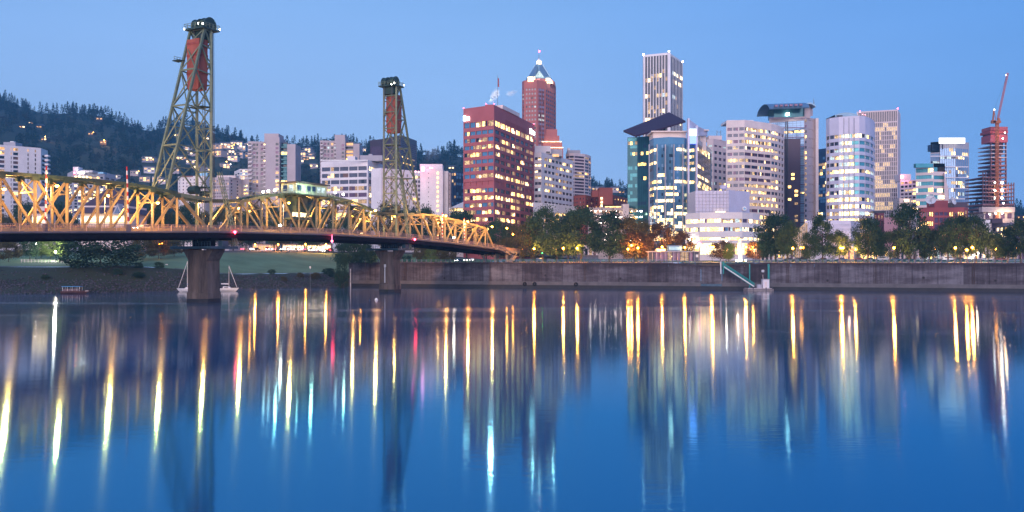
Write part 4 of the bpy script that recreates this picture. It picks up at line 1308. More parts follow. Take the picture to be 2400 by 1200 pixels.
b = MB(); b.add([(x + .12, 456, PZ(182, 456)), (x + .75, 456.2, PZ(184, 456)), (x + .8, 456.3, PZ(203, 456)), (x + .14, 456.1, PZ(204, 456))], [(0, 1, 2, 3)]); b.build('flag', FLG, a.root); a.done()

a = Bld('brick_skyscraper', 'tall salmon brick skyscraper with a blue steel pyramid crown and spire', [(1223.5, 192), (1228, 189), (1258, 187), (1279, 190.5), (1297, 199), (1303, 203)], 2, 600, KOINB, depth=30)
R_ = (206, 10.1, 5.2, 19)
a.face(0, R_, n=1, gap=.4, lk='g', dk='csy', offp=.1, rowp=.1); a.face(1, R_, n=4, gap=.42, m0=.1, m1=.02, lk='g', dk='cckc', rowp=.1, offp=.1); a.face(2, R_, n=4, gap=.25, m0=.2, m1=.12, strip=True, lk='g', dk='ssb', rowp=.1, offp=.1)
a.face(3, R_, n=4, gap=.16, m0=.04, m1=.02, lk='w', dk='bbb', rowp=.02, offp=.02); a.face(4, R_, n=1, gap=.3, dk='b', rowp=0, offp=0)
def step(x0, x1, yt, xk, m=KOINB):                      # widening lower storeys on the right flank
    a.part('lower_step', x0, x1, yt, 460, 606 + xk, 22, m)
step(1256, 1306, 303, 0); step(1254, 1311, 318, -1); step(1252, 1317.5, 334, -2); step(1250, 1320, 348, -3)
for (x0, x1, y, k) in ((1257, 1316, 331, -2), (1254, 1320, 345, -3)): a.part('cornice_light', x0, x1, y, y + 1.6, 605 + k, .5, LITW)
Yk = 612
def frustum(name, pb, zb, pt, zt, m):
    b = MB(); n = len(pb)
    b.add([(x, y, zb) for x, y in pb] + [(x, y, zt) for x, y in pt], [(i, (i + 1) % n, n + (i + 1) % n, n + i) for i in range(n)] + [tuple(range(n, 2 * n))])
    return b.build(name, m, a.root)
cx, cy = PX(1264, Yk), Yk + 8
def octo(r, k=.42, tw=.45):
    c, s_ = math.cos(tw), math.sin(tw)
    return [(cx + x * c - y * s_, cy + x * s_ + y * c) for x, y in ((-r, -r * k), (-r * k, -r), (r * k, -r), (r, -r * k), (r, r * k), (r * k, r), (-r * k, r), (-r, r * k))]
z = lambda y: PZ(y, Yk)
frustum('crown_base', octo(11.2), z(197), octo(10.6), z(186), KOINB); frustum('crown_setback', octo(9.2), z(186), octo(8.2), z(177), CROWN)
frustum('pyramid_roof', octo(7.6), z(177), octo(2.2), z(146), CROWN); frustum('lantern', octo(1.7), z(146), octo(1.5), z(138), LITW); frustum('lantern_cap', octo(2.0), z(138), octo(.4), z(132), WHITE)
b = MB(); b.cyl((cx, cy, z(133)), (cx, cy, z(120)), .3, .1, 6); b.build('spire', STEEL, a.root); a.part('spire_beacon', 1263, 1265.2, 118.5, 121.5, cy, .6, REDG)
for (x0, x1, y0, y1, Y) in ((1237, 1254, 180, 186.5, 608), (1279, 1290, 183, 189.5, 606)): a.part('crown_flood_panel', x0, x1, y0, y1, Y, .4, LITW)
for (xx, yy) in ((1237, 1237), (1282, 1282)):
    for k in range(4): a.part('crown_window', xx + k * 3.6, xx + k * 3.6 + 2.6, 187.5 + (4 if xx > 1260 else 0), 191 + (4 if xx > 1260 else 0), 600.5, .5, LITW)
for s_ in (-1, 1):                                      # ribs of the pyramid
    for e in (-1, 1):
        c, sn = math.cos(.45), math.sin(.45); x, y = s_ * 7.0, e * 7.0
        MB().beam((cx + x * .86 * c - y * .86 * sn, cy + x * .86 * sn + y * .86 * c, z(177)), (cx + (x * c - y * sn) * .28, cy + (x * sn + y * c) * .28, z(146)), .7).build('roof_rib', CROWN, a.root)
GAB = frustum('gable_window', [(cx - 3.5, cy - 10.4), (cx + 3.5, cy - 9.4), (cx + 3.5, cy - 8), (cx - 3.5, cy - 8)], z(183), [(cx - .3, cy - 8.4), (cx + .3, cy - 8.3), (cx + .3, cy - 7), (cx - .3, cy - 7)], z(166), LITG)
plight((cx - 5, cy - 14, z(188)), 2500, (1, .95, .8), a.root, .5); plight((cx + 10, cy - 9, z(186)), 2500, (1, .95, .8), a.root, .5); plight((cx, cy - 5, z(138)), 600, (1, .95, .85), a.root, .4)
a.done()

a = Bld('white_office', 'white concrete office with rows of small square windows right of the red brick office', [(1246, 358), (1269, 357), (1344, 377)], 1, 520, WHITEC, depth=24)
RW = (368, 14.6, 6.6, 8)
a.face(0, RW, n=2, gap=.12, rowp=.8, lk='ww', dk='cy', m0=.3); a.face(1, RW, n=8, gap=.16, m0=.08, m1=.03, rowp=.3, inp=.6, offp=.2, lk='leed', dk='kkkm', split=2)
a.part('penthouse', 1254, 1291, 342, 360, 530, 12, WHITEC); a.part('penthouse', 1291, 1318, 350, 366, 536, 10, GREYC); a.part('penthouse_sign', 1295, 1310, 361, 367, 527, 1, LITO); a.part('penthouse_louvre', 1280, 1289, 355, 358.5, 529.6, .5, SPAN); a.done()
a = Bld('podium_offices', 'low white podium with yellow lit glass in front of the white concrete office', [(1250, 478), (1300, 482), (1352, 488)], 0, 460, WHITEC, depth=20)
a.face(0, (497, 15, 8, 3), n=4, gap=.1, rowp=.9, lk='lo', dk='k'); a.face(1, (494, 15, 8, 3), n=4, gap=.1, rowp=.9, lk='lo', dk='k'); a.parapet(.9).done()
a = Bld('rounded_tower', 'pale round cornered office tower with dark window bands behind the white concrete office', [(1326, 363), (1334, 361.5), (1345, 361), (1371, 363.5), (1380, 366), (1385, 369)], 2, 640, PINKC, depth=24)
R_ = (365, 7.5, 4.4, 16)
for i, nn in ((0, 2), (1, 2), (2, 4), (3, 2), (4, 1)): a.face(i, R_, n=nn, gap=.04, m0=.06 if i == 2 else 0, m1=.06 if i == 2 else 0, band=True, rowp=.06, offp=.07, lk='do', dk='kmmy')
a.part('roof_drum', 1330, 1360, 352, 363, 646, 12, GREYC); a.part('roof_box', 1330, 1336, 347, 353, 648, 5, WHITEC); a.parapet(.8).done()
a = Bld('brick_apartments', 'orange red brick apartments with a taller stair block behind the parking garage', [(1340, 459), (1372, 457), (1392, 461), (1438, 457), (1474, 466)], 1, 560, ORB, depth=22)
R_ = (463, 8.6, 4, 4)
for i, nn in ((0, 4), (1, 2), (2, 5), (3, 5)): a.face(i, R_, n=nn, gap=.62, rowp=.2, offp=.12, lk='lo', dk='ccyk')
a.part('stair_block', 1404, 1436, 440, 480, 553, 12, ORB); a.part('roof_step', 1388, 1406, 446, 462, 556, 10, ORB)
for k in range(3): a.part('stair_window', 1408, 1412.5, 462.5 + 8.4 * k, 468 + 8.4 * k, 552.6, .4, LITW)
a.part('terrace_light', 1418, 1458, 483.5, 485.5, 545, .5, LIT); a.done()
a = Bld('parking_garage', 'open parking garage decks dotted with white ceiling lamps above the trees', [(1378, 488), (1462, 488), (1524, 494)], 0, 470, BEIGE, BEIGE, depth=30)
for i, nn in ((0, 5), (1, 4)): a.face(i, (493, 13.5, 7, 6), n=nn, gap=.03, band=True, dep=4, rowp=0, offp=0, dk='r')
for k in range(6):
    for x in range(1384, 1522, 12):
        if BR.random() < .8: a.part('ceiling_lamp', x - 1.0 + BR.uniform(-3, 3), x + 1.2, 494 + 13.5 * k, 496 + 13.5 * k, 471 + (6 if x > 1462 else 0), .5, WGLOW)
for x in (1400, 1430, 1470, 1500): plight((PX(x, 470), 472, PZ(499, 470)), 700, (1, .8, .45), a.root, .5)
a.part('lift_shaft', 1460, 1474, 478, 520, 467, 8, CREAM); a.parapet(.4).done()

a = Bld('ribbed_tower', 'tallest white ribbed skyscraper with lit corner pinnacles', [(1508.5, 129), (1568, 123), (1600.5, 145)], 1, 640, WHITEC, SPAN, depth=30)
R_ = [(128, 32, 31, 1), (160.5, 9.35, 8.9, 33)]
kk = ['k' * 8, 'kkkkkkdk', 'kkwwwlkk', 'wwlkdkkd', 'kkkkkkkk', 'kkkdkkkk', 'kkkkkkdk', 'wdkkwwww', 'kkkkkkkk', 'kdkkkkkd', 'kddkdkkk', 'kwkwkdwk', 'kkkkkkkk', 'wwwwwwlw', 'kkkkkkkk', 'kkkkkkkk', 'wdwkkddk', 'kkkkkkkk']
k2 = ['k' * 8, 'wwwwwwlw', 'kkkkkkkk', 'kwwwwwww', 'kkkkkkkk', 'kkkkkkkk', 'kkkkkkkk', 'wwwdkkkk', 'kkkkkkkk', 'kkkkdkkk', 'kkkkkkkk', 'kkkkkkkk', 'kkdkkkkk', 'wwwwwwww', 'kkkkkkkk']
a.face(0, R_, n=8, gap=.28, m0=.045, m1=.05, strip=True, dep=.5, keys=kk, rowp=.28, inp=.75, offp=.06, lk='wll', dk='kkkny')
a.face(1, R_, n=8, gap=.2, m0=.13, m1=.02, strip=True, dep=.22, keys=k2, rowp=.22, inp=.6, offp=.03, lk='wl', dk='kk')
for x, y in ((1508, 128), (1568, 121), (1600.5, 145)): a.part('pinnacle_lamp', x - 1.2, x + 1.4, y - 2, y + 1, 641 if x > 1550 else 655, .8, WGLOW)
for i in (0, 1):
    p, q = a.pts[i], a.pts[i + 1]
    d = Vector((q[0] - p[0], q[1] - p[1], 0)).normalized()
a.part('corner_pillar', 1565.6, 1571, 121.5, 600, 638.6, 2, WHITEC); a.part('corner_pillar', 1507.6, 1511.2, 128, 600, 668 - 3, 2.5, WHITEC); a.done()

a = Bld('dark_glass_tower', 'dark teal glass tower under a large tilted plum roof canopy', [(1471, 322), (1494, 321), (1548, 317)], 0, 480, GTEAL, GTEAL, depth=30)
a.face(0, (324, 8.3, 7.6, 26), n=4, gap=.03, band=True, strip=True, dep=.1, rowp=.08, offp=.03, lk='ld', dk='qqt', mull=(8, .1)); a.face(1, (324, 8.3, 7.6, 26), n=8, gap=.03, band=True, strip=True, dep=.1, rowp=.12, inp=.4, offp=.04, lk='ll', dk='qqqn', keys=[None, None, None, None, 'qlqlqlll'], mull=(12, .1)); a.done()
CAN = wall('canopy_plum', (.055, .028, .055), rough=.6, spec=.2)
b = MB()
cv = [(1461, 309.5, 462), (1490, 321.5, 447), (1607, 287, 468), (1568, 266.5, 492)]
vs = [(PX(x, Y), Y, PZ(y, Y)) for x, y, Y in cv]
vs += [(x, y, z_ + .9) for x, y, z_ in vs]
b.add(vs, [(3, 2, 1, 0), (4, 5, 6, 7), (0, 1, 5, 4), (1, 2, 6, 5), (2, 3, 7, 6), (3, 0, 4, 7)]); b.build('roof_canopy', CAN, a.root)
for k in range(1, 13):
    t = k / 13
    p = Vector(vs[0]).lerp(Vector(vs[3]), t); q = Vector(vs[1]).lerp(Vector(vs[2]), t)
    MB().beam(p - Vector((0, 0, .15)), q - Vector((0, 0, .15)), .35, .5).build('canopy_rib', BROWNG, a.root)
for x, y0, Y in ((1475, 312, 466), (1497, 313, 462), (1508, 311, 466), (1542, 300, 470), (1560, 296, 474)): MB().beam((PX(x, Y), Y, PZ(324, 480)), (PX(x, Y), Y, PZ(y0, Y)), .3).build('canopy_column', STEEL, a.root)
a.part('roof_house', 1523, 1560, 298, 320, 485, 10, NAVY)

a = Bld('blue_glass_tower', 'blue glass office tower with a curved front cream penthouse and a bright blue light panel', [(1522, 327), (1532, 324), (1568, 321), (1604, 320), (1613, 320.5), (1634, 322), (1668, 347)], 2, 420, BLUE, BLUE, depth=26, Ys=[432, 424, 420, 422, 428, 424, 470])
gr_ = random.Random(41); bk = []
for k in range(30):
    row = ['b'] * 20
    if k % 2:
        p_ = .25 if k < 8 else .62 if k < 22 else .5
        j = 0
        while j < 20:
            n_ = gr_.choice((2, 3, 4, 5)); on = gr_.random() < p_
            for q in range(j, min(20, j + n_)): row[q] = gr_.choice('wwlw') if on else gr_.choice('bbbn')
            j += n_
    else: row = [gr_.choice('bbbbbs') if k < 20 else gr_.choice('bbsw') for q in range(20)]
    bk.append(''.join(row))
for i, nn, sl in ((0, 2, slice(0, 3)), (1, 8, slice(2, 10)), (2, 8, slice(10, 18)), (3, 2, slice(17, 20))): a.face(i, [(338, 7.55, 7.1, 30)], n=nn, gap=.03, m0=0.01, m1=0.01, band=True, strip=True, dep=.12, keys=[r[sl] for r in bk])
a.face(4, [(345, 7.55, 7.1, 29)], n=3, gap=.04, strip=True, dep=.12, keys=[('b' * 3 if k % 2 else gr_.choice(['wwl', 'bww', 'bbb', 'wlb'])) for k in range(29)]); a.face(5, [(333, 7.9, 7.2, 30)], n=9, gap=.04, band=True, strip=True, dep=.12, rowp=.3, inp=.5, offp=.05, lk='ll', dk='nnn')
for x in (1522, 1540.5, 1560, 1580, 1601, 1613): a.part('fin', x - .8, x + .8, 338, 556, 418 if 1530 < x < 1590 else 420, 2, GREYC)
a.part('penthouse', 1531, 1608, 309, 326, 428, 12, CREAM); a.part('penthouse_roof', 1527, 1612, 306.5, 309, 426, 15, CREAM); a.part('side_lift_tower', 1641, 1655, 306, 352, 440, 10, CREAM); a.part('side_roof', 1639, 1662, 303.5, 306, 436, 14, CREAM)
a.part('mast_fin', 1612.5, 1616, 277, 560, 419.5, 3, SILVER); a.part('mast_fin', 1632, 1635, 294, 500, 419.5, 3, SILVER)
b = MB(); b.add([(PX(1616, 421), 421, PZ(280, 421)), (PX(1640, 430), 430, PZ(298, 430)), (PX(1658, 440), 440, PZ(305, 440)), (PX(1658, 440), 440, PZ(318, 440)), (PX(1616, 421), 421, PZ(318, 421)),
    (PX(1616, 421), 423, PZ(280, 421)), (PX(1640, 430), 432, PZ(298, 430)), (PX(1658, 440), 442, PZ(305, 440)), (PX(1658, 440), 442, PZ(318, 440)), (PX(1616, 421), 423, PZ(318, 421))], [(0, 4, 3, 2, 1), (5, 6, 7, 8, 9), (0, 1, 6, 5), (1, 2, 7, 6), (2, 3, 8, 7)]); b.build('sloping_screen', SILVER, a.root)
for k in range(6):
    a.part('light_panel', 1617 + k * 2.6, 1619 + k * 2.6, 302, 318, 419.2, .6, glow('panel_white_blue', (.62, .80, 1), 2.6)); a.part('light_panel', 1617 + k * 2.6, 1619 + k * 2.6, 319, 337, 419.2, .6, glow('panel_blue', (.16, .25, 1), 2.4))
plight((PX(1570, 415), 412, PZ(316, 415)), 900, (1, .8, .6), a.root, 1); a.done()
a = Bld('stone_tower', 'beige stone tower with square windows behind the blue glass tower', [(1657, 327), (1672, 325), (1704, 331)], 1, 640, PINKC, depth=22)
for i, nn in ((0, 1), (1, 3)): a.face(i, [(339, 14, 4, 1), (353, 14.6, 6.8, 8)], n=nn, gap=.35, rowp=.55, inp=.6, offp=.2, lk='gl', dk='qkm')
a.part('penthouse', 1661, 1692, 318, 328, 646, 12, PINKC); a.part('roof_frame', 1680, 1681, 306, 320, 650, .4, STEEL); a.part('roof_frame', 1689, 1690, 306, 320, 650, .4, STEEL); a.part('roof_frame', 1680, 1690, 309, 309.8, 650, .4, STEEL); a.done()
a = Bld('banded_tower', 'cream banded office tower of long yellow window rows behind the curved pavilion', [(1702, 285.5), (1745, 283.5), (1808, 292), (1824, 296.5), (1838, 303)], 1, 520, CREAM, depth=30)
R_ = (298, 14.7, 7.4, 20)
a.face(0, R_, n=3, gap=.2, m0=.04, m1=.0, rowp=.45, inp=.6, offp=.25, lk='leed', dk='yym', split=2); a.face(1, R_, n=4, gap=.05, m0=0, m1=.02, rowp=.62, inp=.75, offp=.2, lk='llewe', dk='knm', split=5)
a.face(2, R_, n=2, gap=.08, m0=0, m1=.02, rowp=.6, inp=.7, offp=.1, lk='ll', dk='kn', split=2); a.face(3, R_, n=2, gap=.3, rowp=.1, offp=.05, lk='l', dk='kmk')
a.part('penthouse', 1704, 1766, 281.5, 287, 530, 16, WHITEC); a.parapet(.7).done()
a = Bld('arched_roof_tower', 'glass tower with an arched blue barrel roof and a stone side face', [(1803, 279), (1886, 273), (1917, 280)], 1, 600, TAN, SPAN, depth=26)
a.face(0, (282, 5.6, 5.2, 60), cols=[(1804 + 9 * k, 1812.6 + 9 * k) for k in range(9)], band=True, strip=True, dep=.1, rowp=.03, offp=.012, lk='ol', dk='sss')
a.face(1, [(278, 21.5, 3.2, 16)], n=4, gap=.62, m0=.28, m1=.22, rowp=.1, offp=.03, lk='d', dk='krk')
for k in range(15): a.part('floor_line', 1803, 1886.5, 276 + 22.2 * k, 277.6 + 22.2 * k, 597.6 + .4, 1.2, MAUVE)
p0, p1 = a.pts[0], a.pts[1]
a.part('setback_block', 1836, 1876, 325, 606, 585, 16, BROWNG)
for k in range(26):
    for c in range(3):
        if BR.random() < .30: a.part('window', 1847 + c * 8, 1854 + c * 8, 347 + 9.8 * k, 352.5 + 9.8 * k, 584.7, .4, LIT if BR.random() < .5 else LITD)
for x in (1841.5, 1845.5): a.part('ladder_track', x, x + 1.6, 284, 600, 583.5, .8, SPAN)
for k in range(22): a.part('corner_window', 1887.5, 1890.5, 280 + 12.4 * k, 286 + 12.4 * k, 598.4, .6, BR.choice([LITD, LITD, LIT, SPAN, SPAN, MAUVE]))
a.part('attic', 1814, 1886, 252, 275, 603, 14, GTEAL); a.part('attic_wall', 1886, 1899, 249, 277, 602, 16, TAN); a.part('attic_lamp', 1844, 1850, 264, 270, 601, 1, WGLOW); a.part('end_pier', 1912, 1918.4, 277, 600, 606, 8, CREAM)
b = MB(); n = 12                                        # barrel vault running back into the block
Yv, x0, x1 = 594, 1802, 1910
for half, (xa, xb, m_) in enumerate(((1802, 1896, 0),)):
    prev = None
    for k in range(n + 1):
        t = k / n
        ang_ = math.pi * (.06 + .88 * t)
        yv = Yv + 14 - 15.5 * math.cos(ang_); zv = PZ(257.5, Yv) + 6.6 * math.sin(ang_) - .6
        row = [(PX(xa, Yv), yv, zv), (PX(xb, Yv), yv, zv + .9), (PX(xa, Yv), yv, zv - .5), (PX(xb, Yv), yv, zv + .4)]
        if prev: b.add(prev + row, [(0, 1, 5, 4), (2, 6, 7, 3), (0, 4, 6, 2), (1, 3, 7, 5)])
        prev = row
b.build('barrel_roof', CROWN, a.root)
b = MB(); prev = None
for k in range(15):                                     # arched gable over the stone side
    t = k / 14; x = 1884 + 28 * t; y = 252 - 16 * math.sin(math.pi * (.18 + .64 * t)) + 4
    row = [(PX(x, 597), 597, PZ(y, 597)), (PX(x, 597), 612, PZ(y, 597)), (PX(x, 597), 597, PZ(y + 3.5, 597)), (PX(x, 597), 612, PZ(y + 3.5, 597))]
    if prev: b.add(prev + row, [(0, 1, 5, 4), (2, 6, 7, 3), (0, 4, 6, 2), (1, 3, 7, 5)])
    prev = row
b.build('arched_gable', CROWN, a.root)
for k in range(6): a.part('roof_light', 1816 + 11.5 * k, 1823.5 + 11.5 * k, 245.5 - .5 * k, 250 - .5 * k, 592.4, 1.6, MAUVE)
b = MB(); b.cyl((PX(1908, 600), 600, PZ(246, 600)), (PX(1907, 600), 600, PZ(231, 600)), .35, .1, 5); b.build('mast', STEEL, a.root)
b = MB(); z0 = PZ(262, 601)
b.add([(PX(1886, 601), 601.5, PZ(278, 601)), (PX(1911, 601), 606, PZ(268, 601)), (PX(1911, 601), 606, PZ(254, 601)), (PX(1898, 601), 603, PZ(241, 601)), (PX(1886, 601), 601.5, PZ(252, 601))], [(0, 1, 2, 3, 4)]); b.build('gable_wall', TAN, a.root); a.done()
a = Bld('dark_office', 'slim dark blue office glimpsed between the arched roof tower and the silver rounded tower', [(1916, 350), (1940, 347)], 0, 700, NAVY, NAVY, depth=20)
a.face(0, [(351, 16, 15, 1), (369, 7.2, 6.2, 24)], n=4, gap=.06, band=True, strip=True, dep=.1, rowp=.45, inp=.5, offp=.05, lk='ld', dk='bnnb', keys=['nnnn'] + [None] * 4); a.part('lower_band', 1914, 1940, 516, 523, 690, 4, TEAL); a.done()
a = Bld('silver_tower', 'silver panelled office tower with rounded corner and pale blue window bands', [(1936, 280), (1944, 277), (1966, 274), (2014, 271), (2028, 272.5), (2040, 277), (2048, 283), (2050.5, 289)], 3, 480, SILVER, SILVER, depth=28)
R_ = (313, 16.6, 8.6, 15)
sk = ['www-www-wwwgwwwwwwww', None]
rowsk = ['gweeggwgwwwggteewwww', 'gggggwgwwwwwwgtttttt', 'ggggwggwwwwwwwgttttt', 'gwwwwwgggggwwwwttttt', 'ggwggwggggwwwgwttttt', 'wwwwwwwwwwwwwwwwwwww', 'ggggggwwgggggggttttt', 'ggggggwgggwggwgttttt', 'ggwwgggwwwwwwwwttttt', 'w' * 20, 'w' * 20, 'w' * 20, 'w' * 20, 'w' * 20, 'w' * 20]
rowsk = [''.join(gr_.choice('wwel') if c_ == 'w' else c_ for c_ in r_) for r_ in rowsk]
a.face(0, R_, n=1, gap=.1, keys=['k', 'k', 'd', 'k', 'k', 'l', 'k', 'k', 'l', 'l', 'l', 'l', 'l', 'l', 'l']); a.face(1, R_, n=2, gap=.1, keys=[r[:4] for r in rowsk]); a.face(2, R_, n=4, gap=.04, keys=[r[3:] for r in rowsk], split=5)
for i in (3, 4): a.face(i, R_, n=2, gap=.02, band=True, keys=[r[-3:] for r in rowsk])
for i in (5, 6): a.face(i, R_, n=2, gap=.02, band=True, keys=['bb' if 't' in r else 'gg' for r in rowsk])
for k in range(1, 4): a.part('panel_joint', 1966 + 12 * k - .3, 1966 + 12 * k + .3, 276, 512, 479.6, .3, SPAN)
b = MB(); n = 14; prev = None
for k in range(n + 1):
    t = k / n; x = 1957 + 60 * t; y = 271 - 7.5 * math.sin(math.pi * min(1, .08 + t * .92)) + (2 if t > .9 else 0)
    row = [(PX(x, 486), 486, PZ(y, 486)), (PX(x, 486), 500, PZ(y, 486)), (PX(x, 486), 486, PZ(274, 486)), (PX(x, 486), 500, PZ(274, 486))]
    if prev: b.add(prev + row, [(0, 1, 5, 4), (0, 4, 6, 2), (1, 3, 7, 5)])
    prev = row
b.build('domed_penthouse', CROWN, a.root); a.part('penthouse_slot', 1962, 1975, 270, 273, 485.3, .8, SPAN)
for (x, y) in ((2016, 262), (2022, 267), (2028, 268)): a.part('roof_beacon', x - .5, x + .5, y, y + 1.4, 490, .4, PINKG)
a.done()
a = Bld('ribbed_tower', 'second white ribbed tower with a flat louvred top behind the silver rounded tower', [(2008, 262), (2104, 256.5), (2110.5, 267)], 1, 640, PINKC, SPAN, depth=26)
r22 = lambda *on: ''.join('e' if any(p_ <= q < e_ for p_, e_ in on) else 'k' for q in range(22))
a.face(0, [(259.5, 25, 24, 1), (286, 10.35, 9.2, 32)], cols=[(2012 + 4.15 * k, 2014.7 + 4.15 * k) for k in range(22)], dep=.6, rowp=.2, inp=.7, offp=.05, lk='ee', dk='kkm', keys=['k' * 22, r22((14, 17)), r22((9, 15), (16, 22)), r22((12, 13), (19, 21)), r22((12, 13), (20, 22)), r22(), r22((12, 14), (18, 21)), r22((13, 15)), r22((17, 20)), r22(), r22((9, 12), (14, 18)), r22((8, 15)), r22(), r22((8, 13)), r22((9, 14), (18, 21)), r22((8, 22)), r22(), r22((7, 18)), r22(), r22((8, 15), (17, 22)), r22((7, 20)), r22(), r22((8, 13))])
a.blank(1); a.part('roof_beacon', 2015, 2016, 259.5, 261, 660, .4, REDG); a.part('roof_beacon', 2103.6, 2104.8, 253, 255.5, 641, .4, REDG)
a.single = False; a.done()
a = Bld('gridded_office', 'small white gridded office with a pink lit roof box between two towers', [(2109, 424), (2148, 421)], 0, 600, WHITEC, depth=20)
a.face(0, (427, 8.8, 5, 8), n=4, gap=.25, rowp=.2, offp=.2, lk='l', dk='km', keys=['oror']); a.part('roof_box', 2111, 2135, 408, 424, 604, 10, WARMW); a.part('roof_beacon', 2112, 2117, 411, 418, 602.6, 1, PINKG); a.part('front_wing', 2108, 2136, 464, 540, 580, 10, CREAM)
for k in range(3): a.part('wing_window', 2120 + k * 4, 2122.6 + k * 4, 467, 473, 579.7, .4, LITW); a.part('wing_window', 2120 + k * 4, 2122.6 + k * 4, 482, 488, 579.7, .4, SPAN)
plight((PX(2114, 598), 596, PZ(414, 598)), 2500, (1, .25, .4), a.root, .6); a.done()
a = Bld('teal_banded_office', 'stepped office with teal glass bands and a curved side panel behind the red studio', [(2146, 384), (2188, 382.5), (2215, 401)], 1, 560, PINKC, depth=20, Ys=[566, 560, 562])
a.face(0, (394, 15.4, 9, 13), n=5, gap=.05, band=True, split=2, rowp=.1, inp=.4, offp=.12, lk='gwl', dk='tt')
a.part('teal_cap', 2146.4, 2187.6, 383.2, 392.5, 559, 3, TEAL)
b2 = Bld('tmp', 'x', [(2188, 404), (2215, 401)], 1, 560, PINKC, depth=20)
a.face(1, (411, 15.4, 9, 12), n=3, gap=.05, band=True, split=2, rowp=.2, inp=.5, offp=.15, lk='gwl', dk='tt', zt=a.z(402))
bpy.data.objects.remove(b2.root)
a.part('upper_step', 2188, 2197, 392, 404, 561, 10, TEAL)
b = MB(); prev = None
for k in range(10):
    t = k / 9; y = 405 + 150 * t; xr = 2214.5 + 12.5 * math.sin(min(1, t * 3.2) * math.pi / 2)
    row = [(PX(2213, 559), 559, PZ(y, 559)), (PX(xr, 559), 561, PZ(y, 559)), (PX(xr, 559), 575, PZ(y, 559)), (PX(2213, 559), 575, PZ(y, 559))]
    if prev: b.add(prev + row, [(0, 4, 5, 1), (1, 5, 6, 2), (2, 6, 7, 3)])
    prev = row
b.build('curved_side_panel', PINKC, a.root); a.done()
a = Bld('bright_glass_tower', 'pale glass tower with a glowing white crown left of the construction tower', [(2181, 358), (2202, 352), (2203, 334), (2240, 331), (2270, 335)], 3, 700, GREYC, SKYG, depth=24, Ys=[706, 702, 702, 700, 708])
a.face(0, (359, 8.6, 7.6, 24), n=4, gap=.03, band=True, strip=True, dep=.1, rowp=.35, inp=.5, offp=.15, lk='wg', dk='sss', zt=a.z(356), mull=(4, .15))
for i, nn in ((2, 7), (3, 6)): a.face(i, (347, 8.6, 7.6, 26), n=nn, gap=.03, band=True, strip=True, dep=.1, rowp=.45, inp=.55, offp=.16, lk='wwg', dk='sss', mull=(nn, .12))
a.part('crown_screen', 2202, 2262, 323, 336, 697, 1.2, glow('crown_white', (1, .95, .86), 1.7)); a.part('crown_slot', 2208, 2210.5, 338, 350, 696.8, .5, SPAN); a.part('side_box', 2185, 2201, 338, 353, 708, 8, NAVY)
for k in range(7): a.part('roof_band', 2181 + 0, 2270, 365 + 25 * k, 367 + 25 * k, 699 - .6, .5, WHITEC)
a.done()

# construction tower with a crane
RUST = wall('formwork_red', (.36, .10, .12)); SLAB = wall('site_slab', (.17, .09, .11)); NET = wall('site_net', (.50, .42, .42))
YC = 560
s0 = thing('construction_tower', 'unfinished tower of bare floor slabs with a red formwork core', 'building', (PX(2342, YC), YC, 10))
def cpart(name, x0, x1, yt, yb, Y, dep, m): 
    xa, xb = PX(x0, Y), PX(x1, Y)
    return MB().box(((xa + xb) / 2, Y + dep / 2, (PZ(yt, Y) + PZ(yb, Y)) / 2), (xb - xa, dep, PZ(yt, Y) - PZ(yb, Y))).build(name, m, s0)
cpart('formwork', 2322, 2362, 297, 305, YC, 11, RUST); cpart('formwork', 2320.6, 2362.6, 306, 312, YC - .4, 12, DRED); cpart('formwork', 2321.5, 2362, 316, 333.5, YC, 11, RUST); cpart('formwork_gap', 2323, 2361, 305, 316, YC + .5, 10, SLAB)
for x in (2323.5, 2334, 2346, 2358.5): cpart('core_column', x - 1, x + 1, 333, 520, YC + 1, 1.2, SLAB)
cpart('lift_core', 2346, 2351, 332, 362, YC + 4, 5, SPAN); cpart('lift_core', 2326, 2332, 400, 520, YC + 6, 6, SLAB)
for k in range(14): cpart('floor_slab', 2323, 2360, 341 + 9.2 * k - .8, 341 + 9.2 * k + (1.0 if k < 5 else 2.6), YC + .2, 16, SLAB if k > 3 else GREYC)
for k in range(10): cpart('floor_slab', 2303.5, 2323 if k < 2 else 2377.5, 414.5 + 9.0 * k, 416.6 + 9.0 * k + (2 if k > 6 else 0), YC - 1.5, 22, SLAB)
for x in (2304.5, 2311, 2318, 2364, 2371, 2377): cpart('edge_column', x - .6, x + .6, (402 if x < 2312 else 412 if x < 2320 else 428), 500, YC - 1, .8, SLAB)
cpart('site_hoarding', 2302, 2379, 485, 497, YC - 6, 4, NET); cpart('lower_frame', 2306, 2377, 497, 540, YC - 2, 14, NET)
for x in (2310, 2328, 2346, 2362): cpart('lower_void', x, x + 9, 500, 512, YC - 2.4, .5, MAUVE)
for x in (2333, 2349):
    for k in range(5): cpart('work_lamp', x - 1.6, x + 1.6, 426 + 9 * k, 430 + 9 * k, YC - 2.2, .5, WGLOW if (x + k) % 2 else LITO)
for x, y in ((2356, 311), (2351, 324), (2334, 500), (2350, 500), (2320, 502), (2352, 476)): cpart('work_lamp', x - 1, x + 1, y - 1, y + 1.2, YC - 6.5, .5, WGLOW)
for x in (2333, 2350): plight((PX(x, YC), YC - 4, PZ(445, YC)), 2500, (1, .55, .25), s0, .6); plight((PX(x, YC), YC - 8, PZ(503, YC)), 2000, (1, .65, .35), s0, .6)
plight((PX(2341, YC), YC - 5, PZ(380, YC)), 2500, (1, .45, .25), s0, .6); plight((PX(2341, YC), YC - 6, PZ(320, YC)), 1800, (1, .4, .3), s0, .6)
CRN = wall('crane_orange', (.48, .16, .07), rough=.6); CRP = wall('crane_pink', (.55, .22, .25), rough=.6)
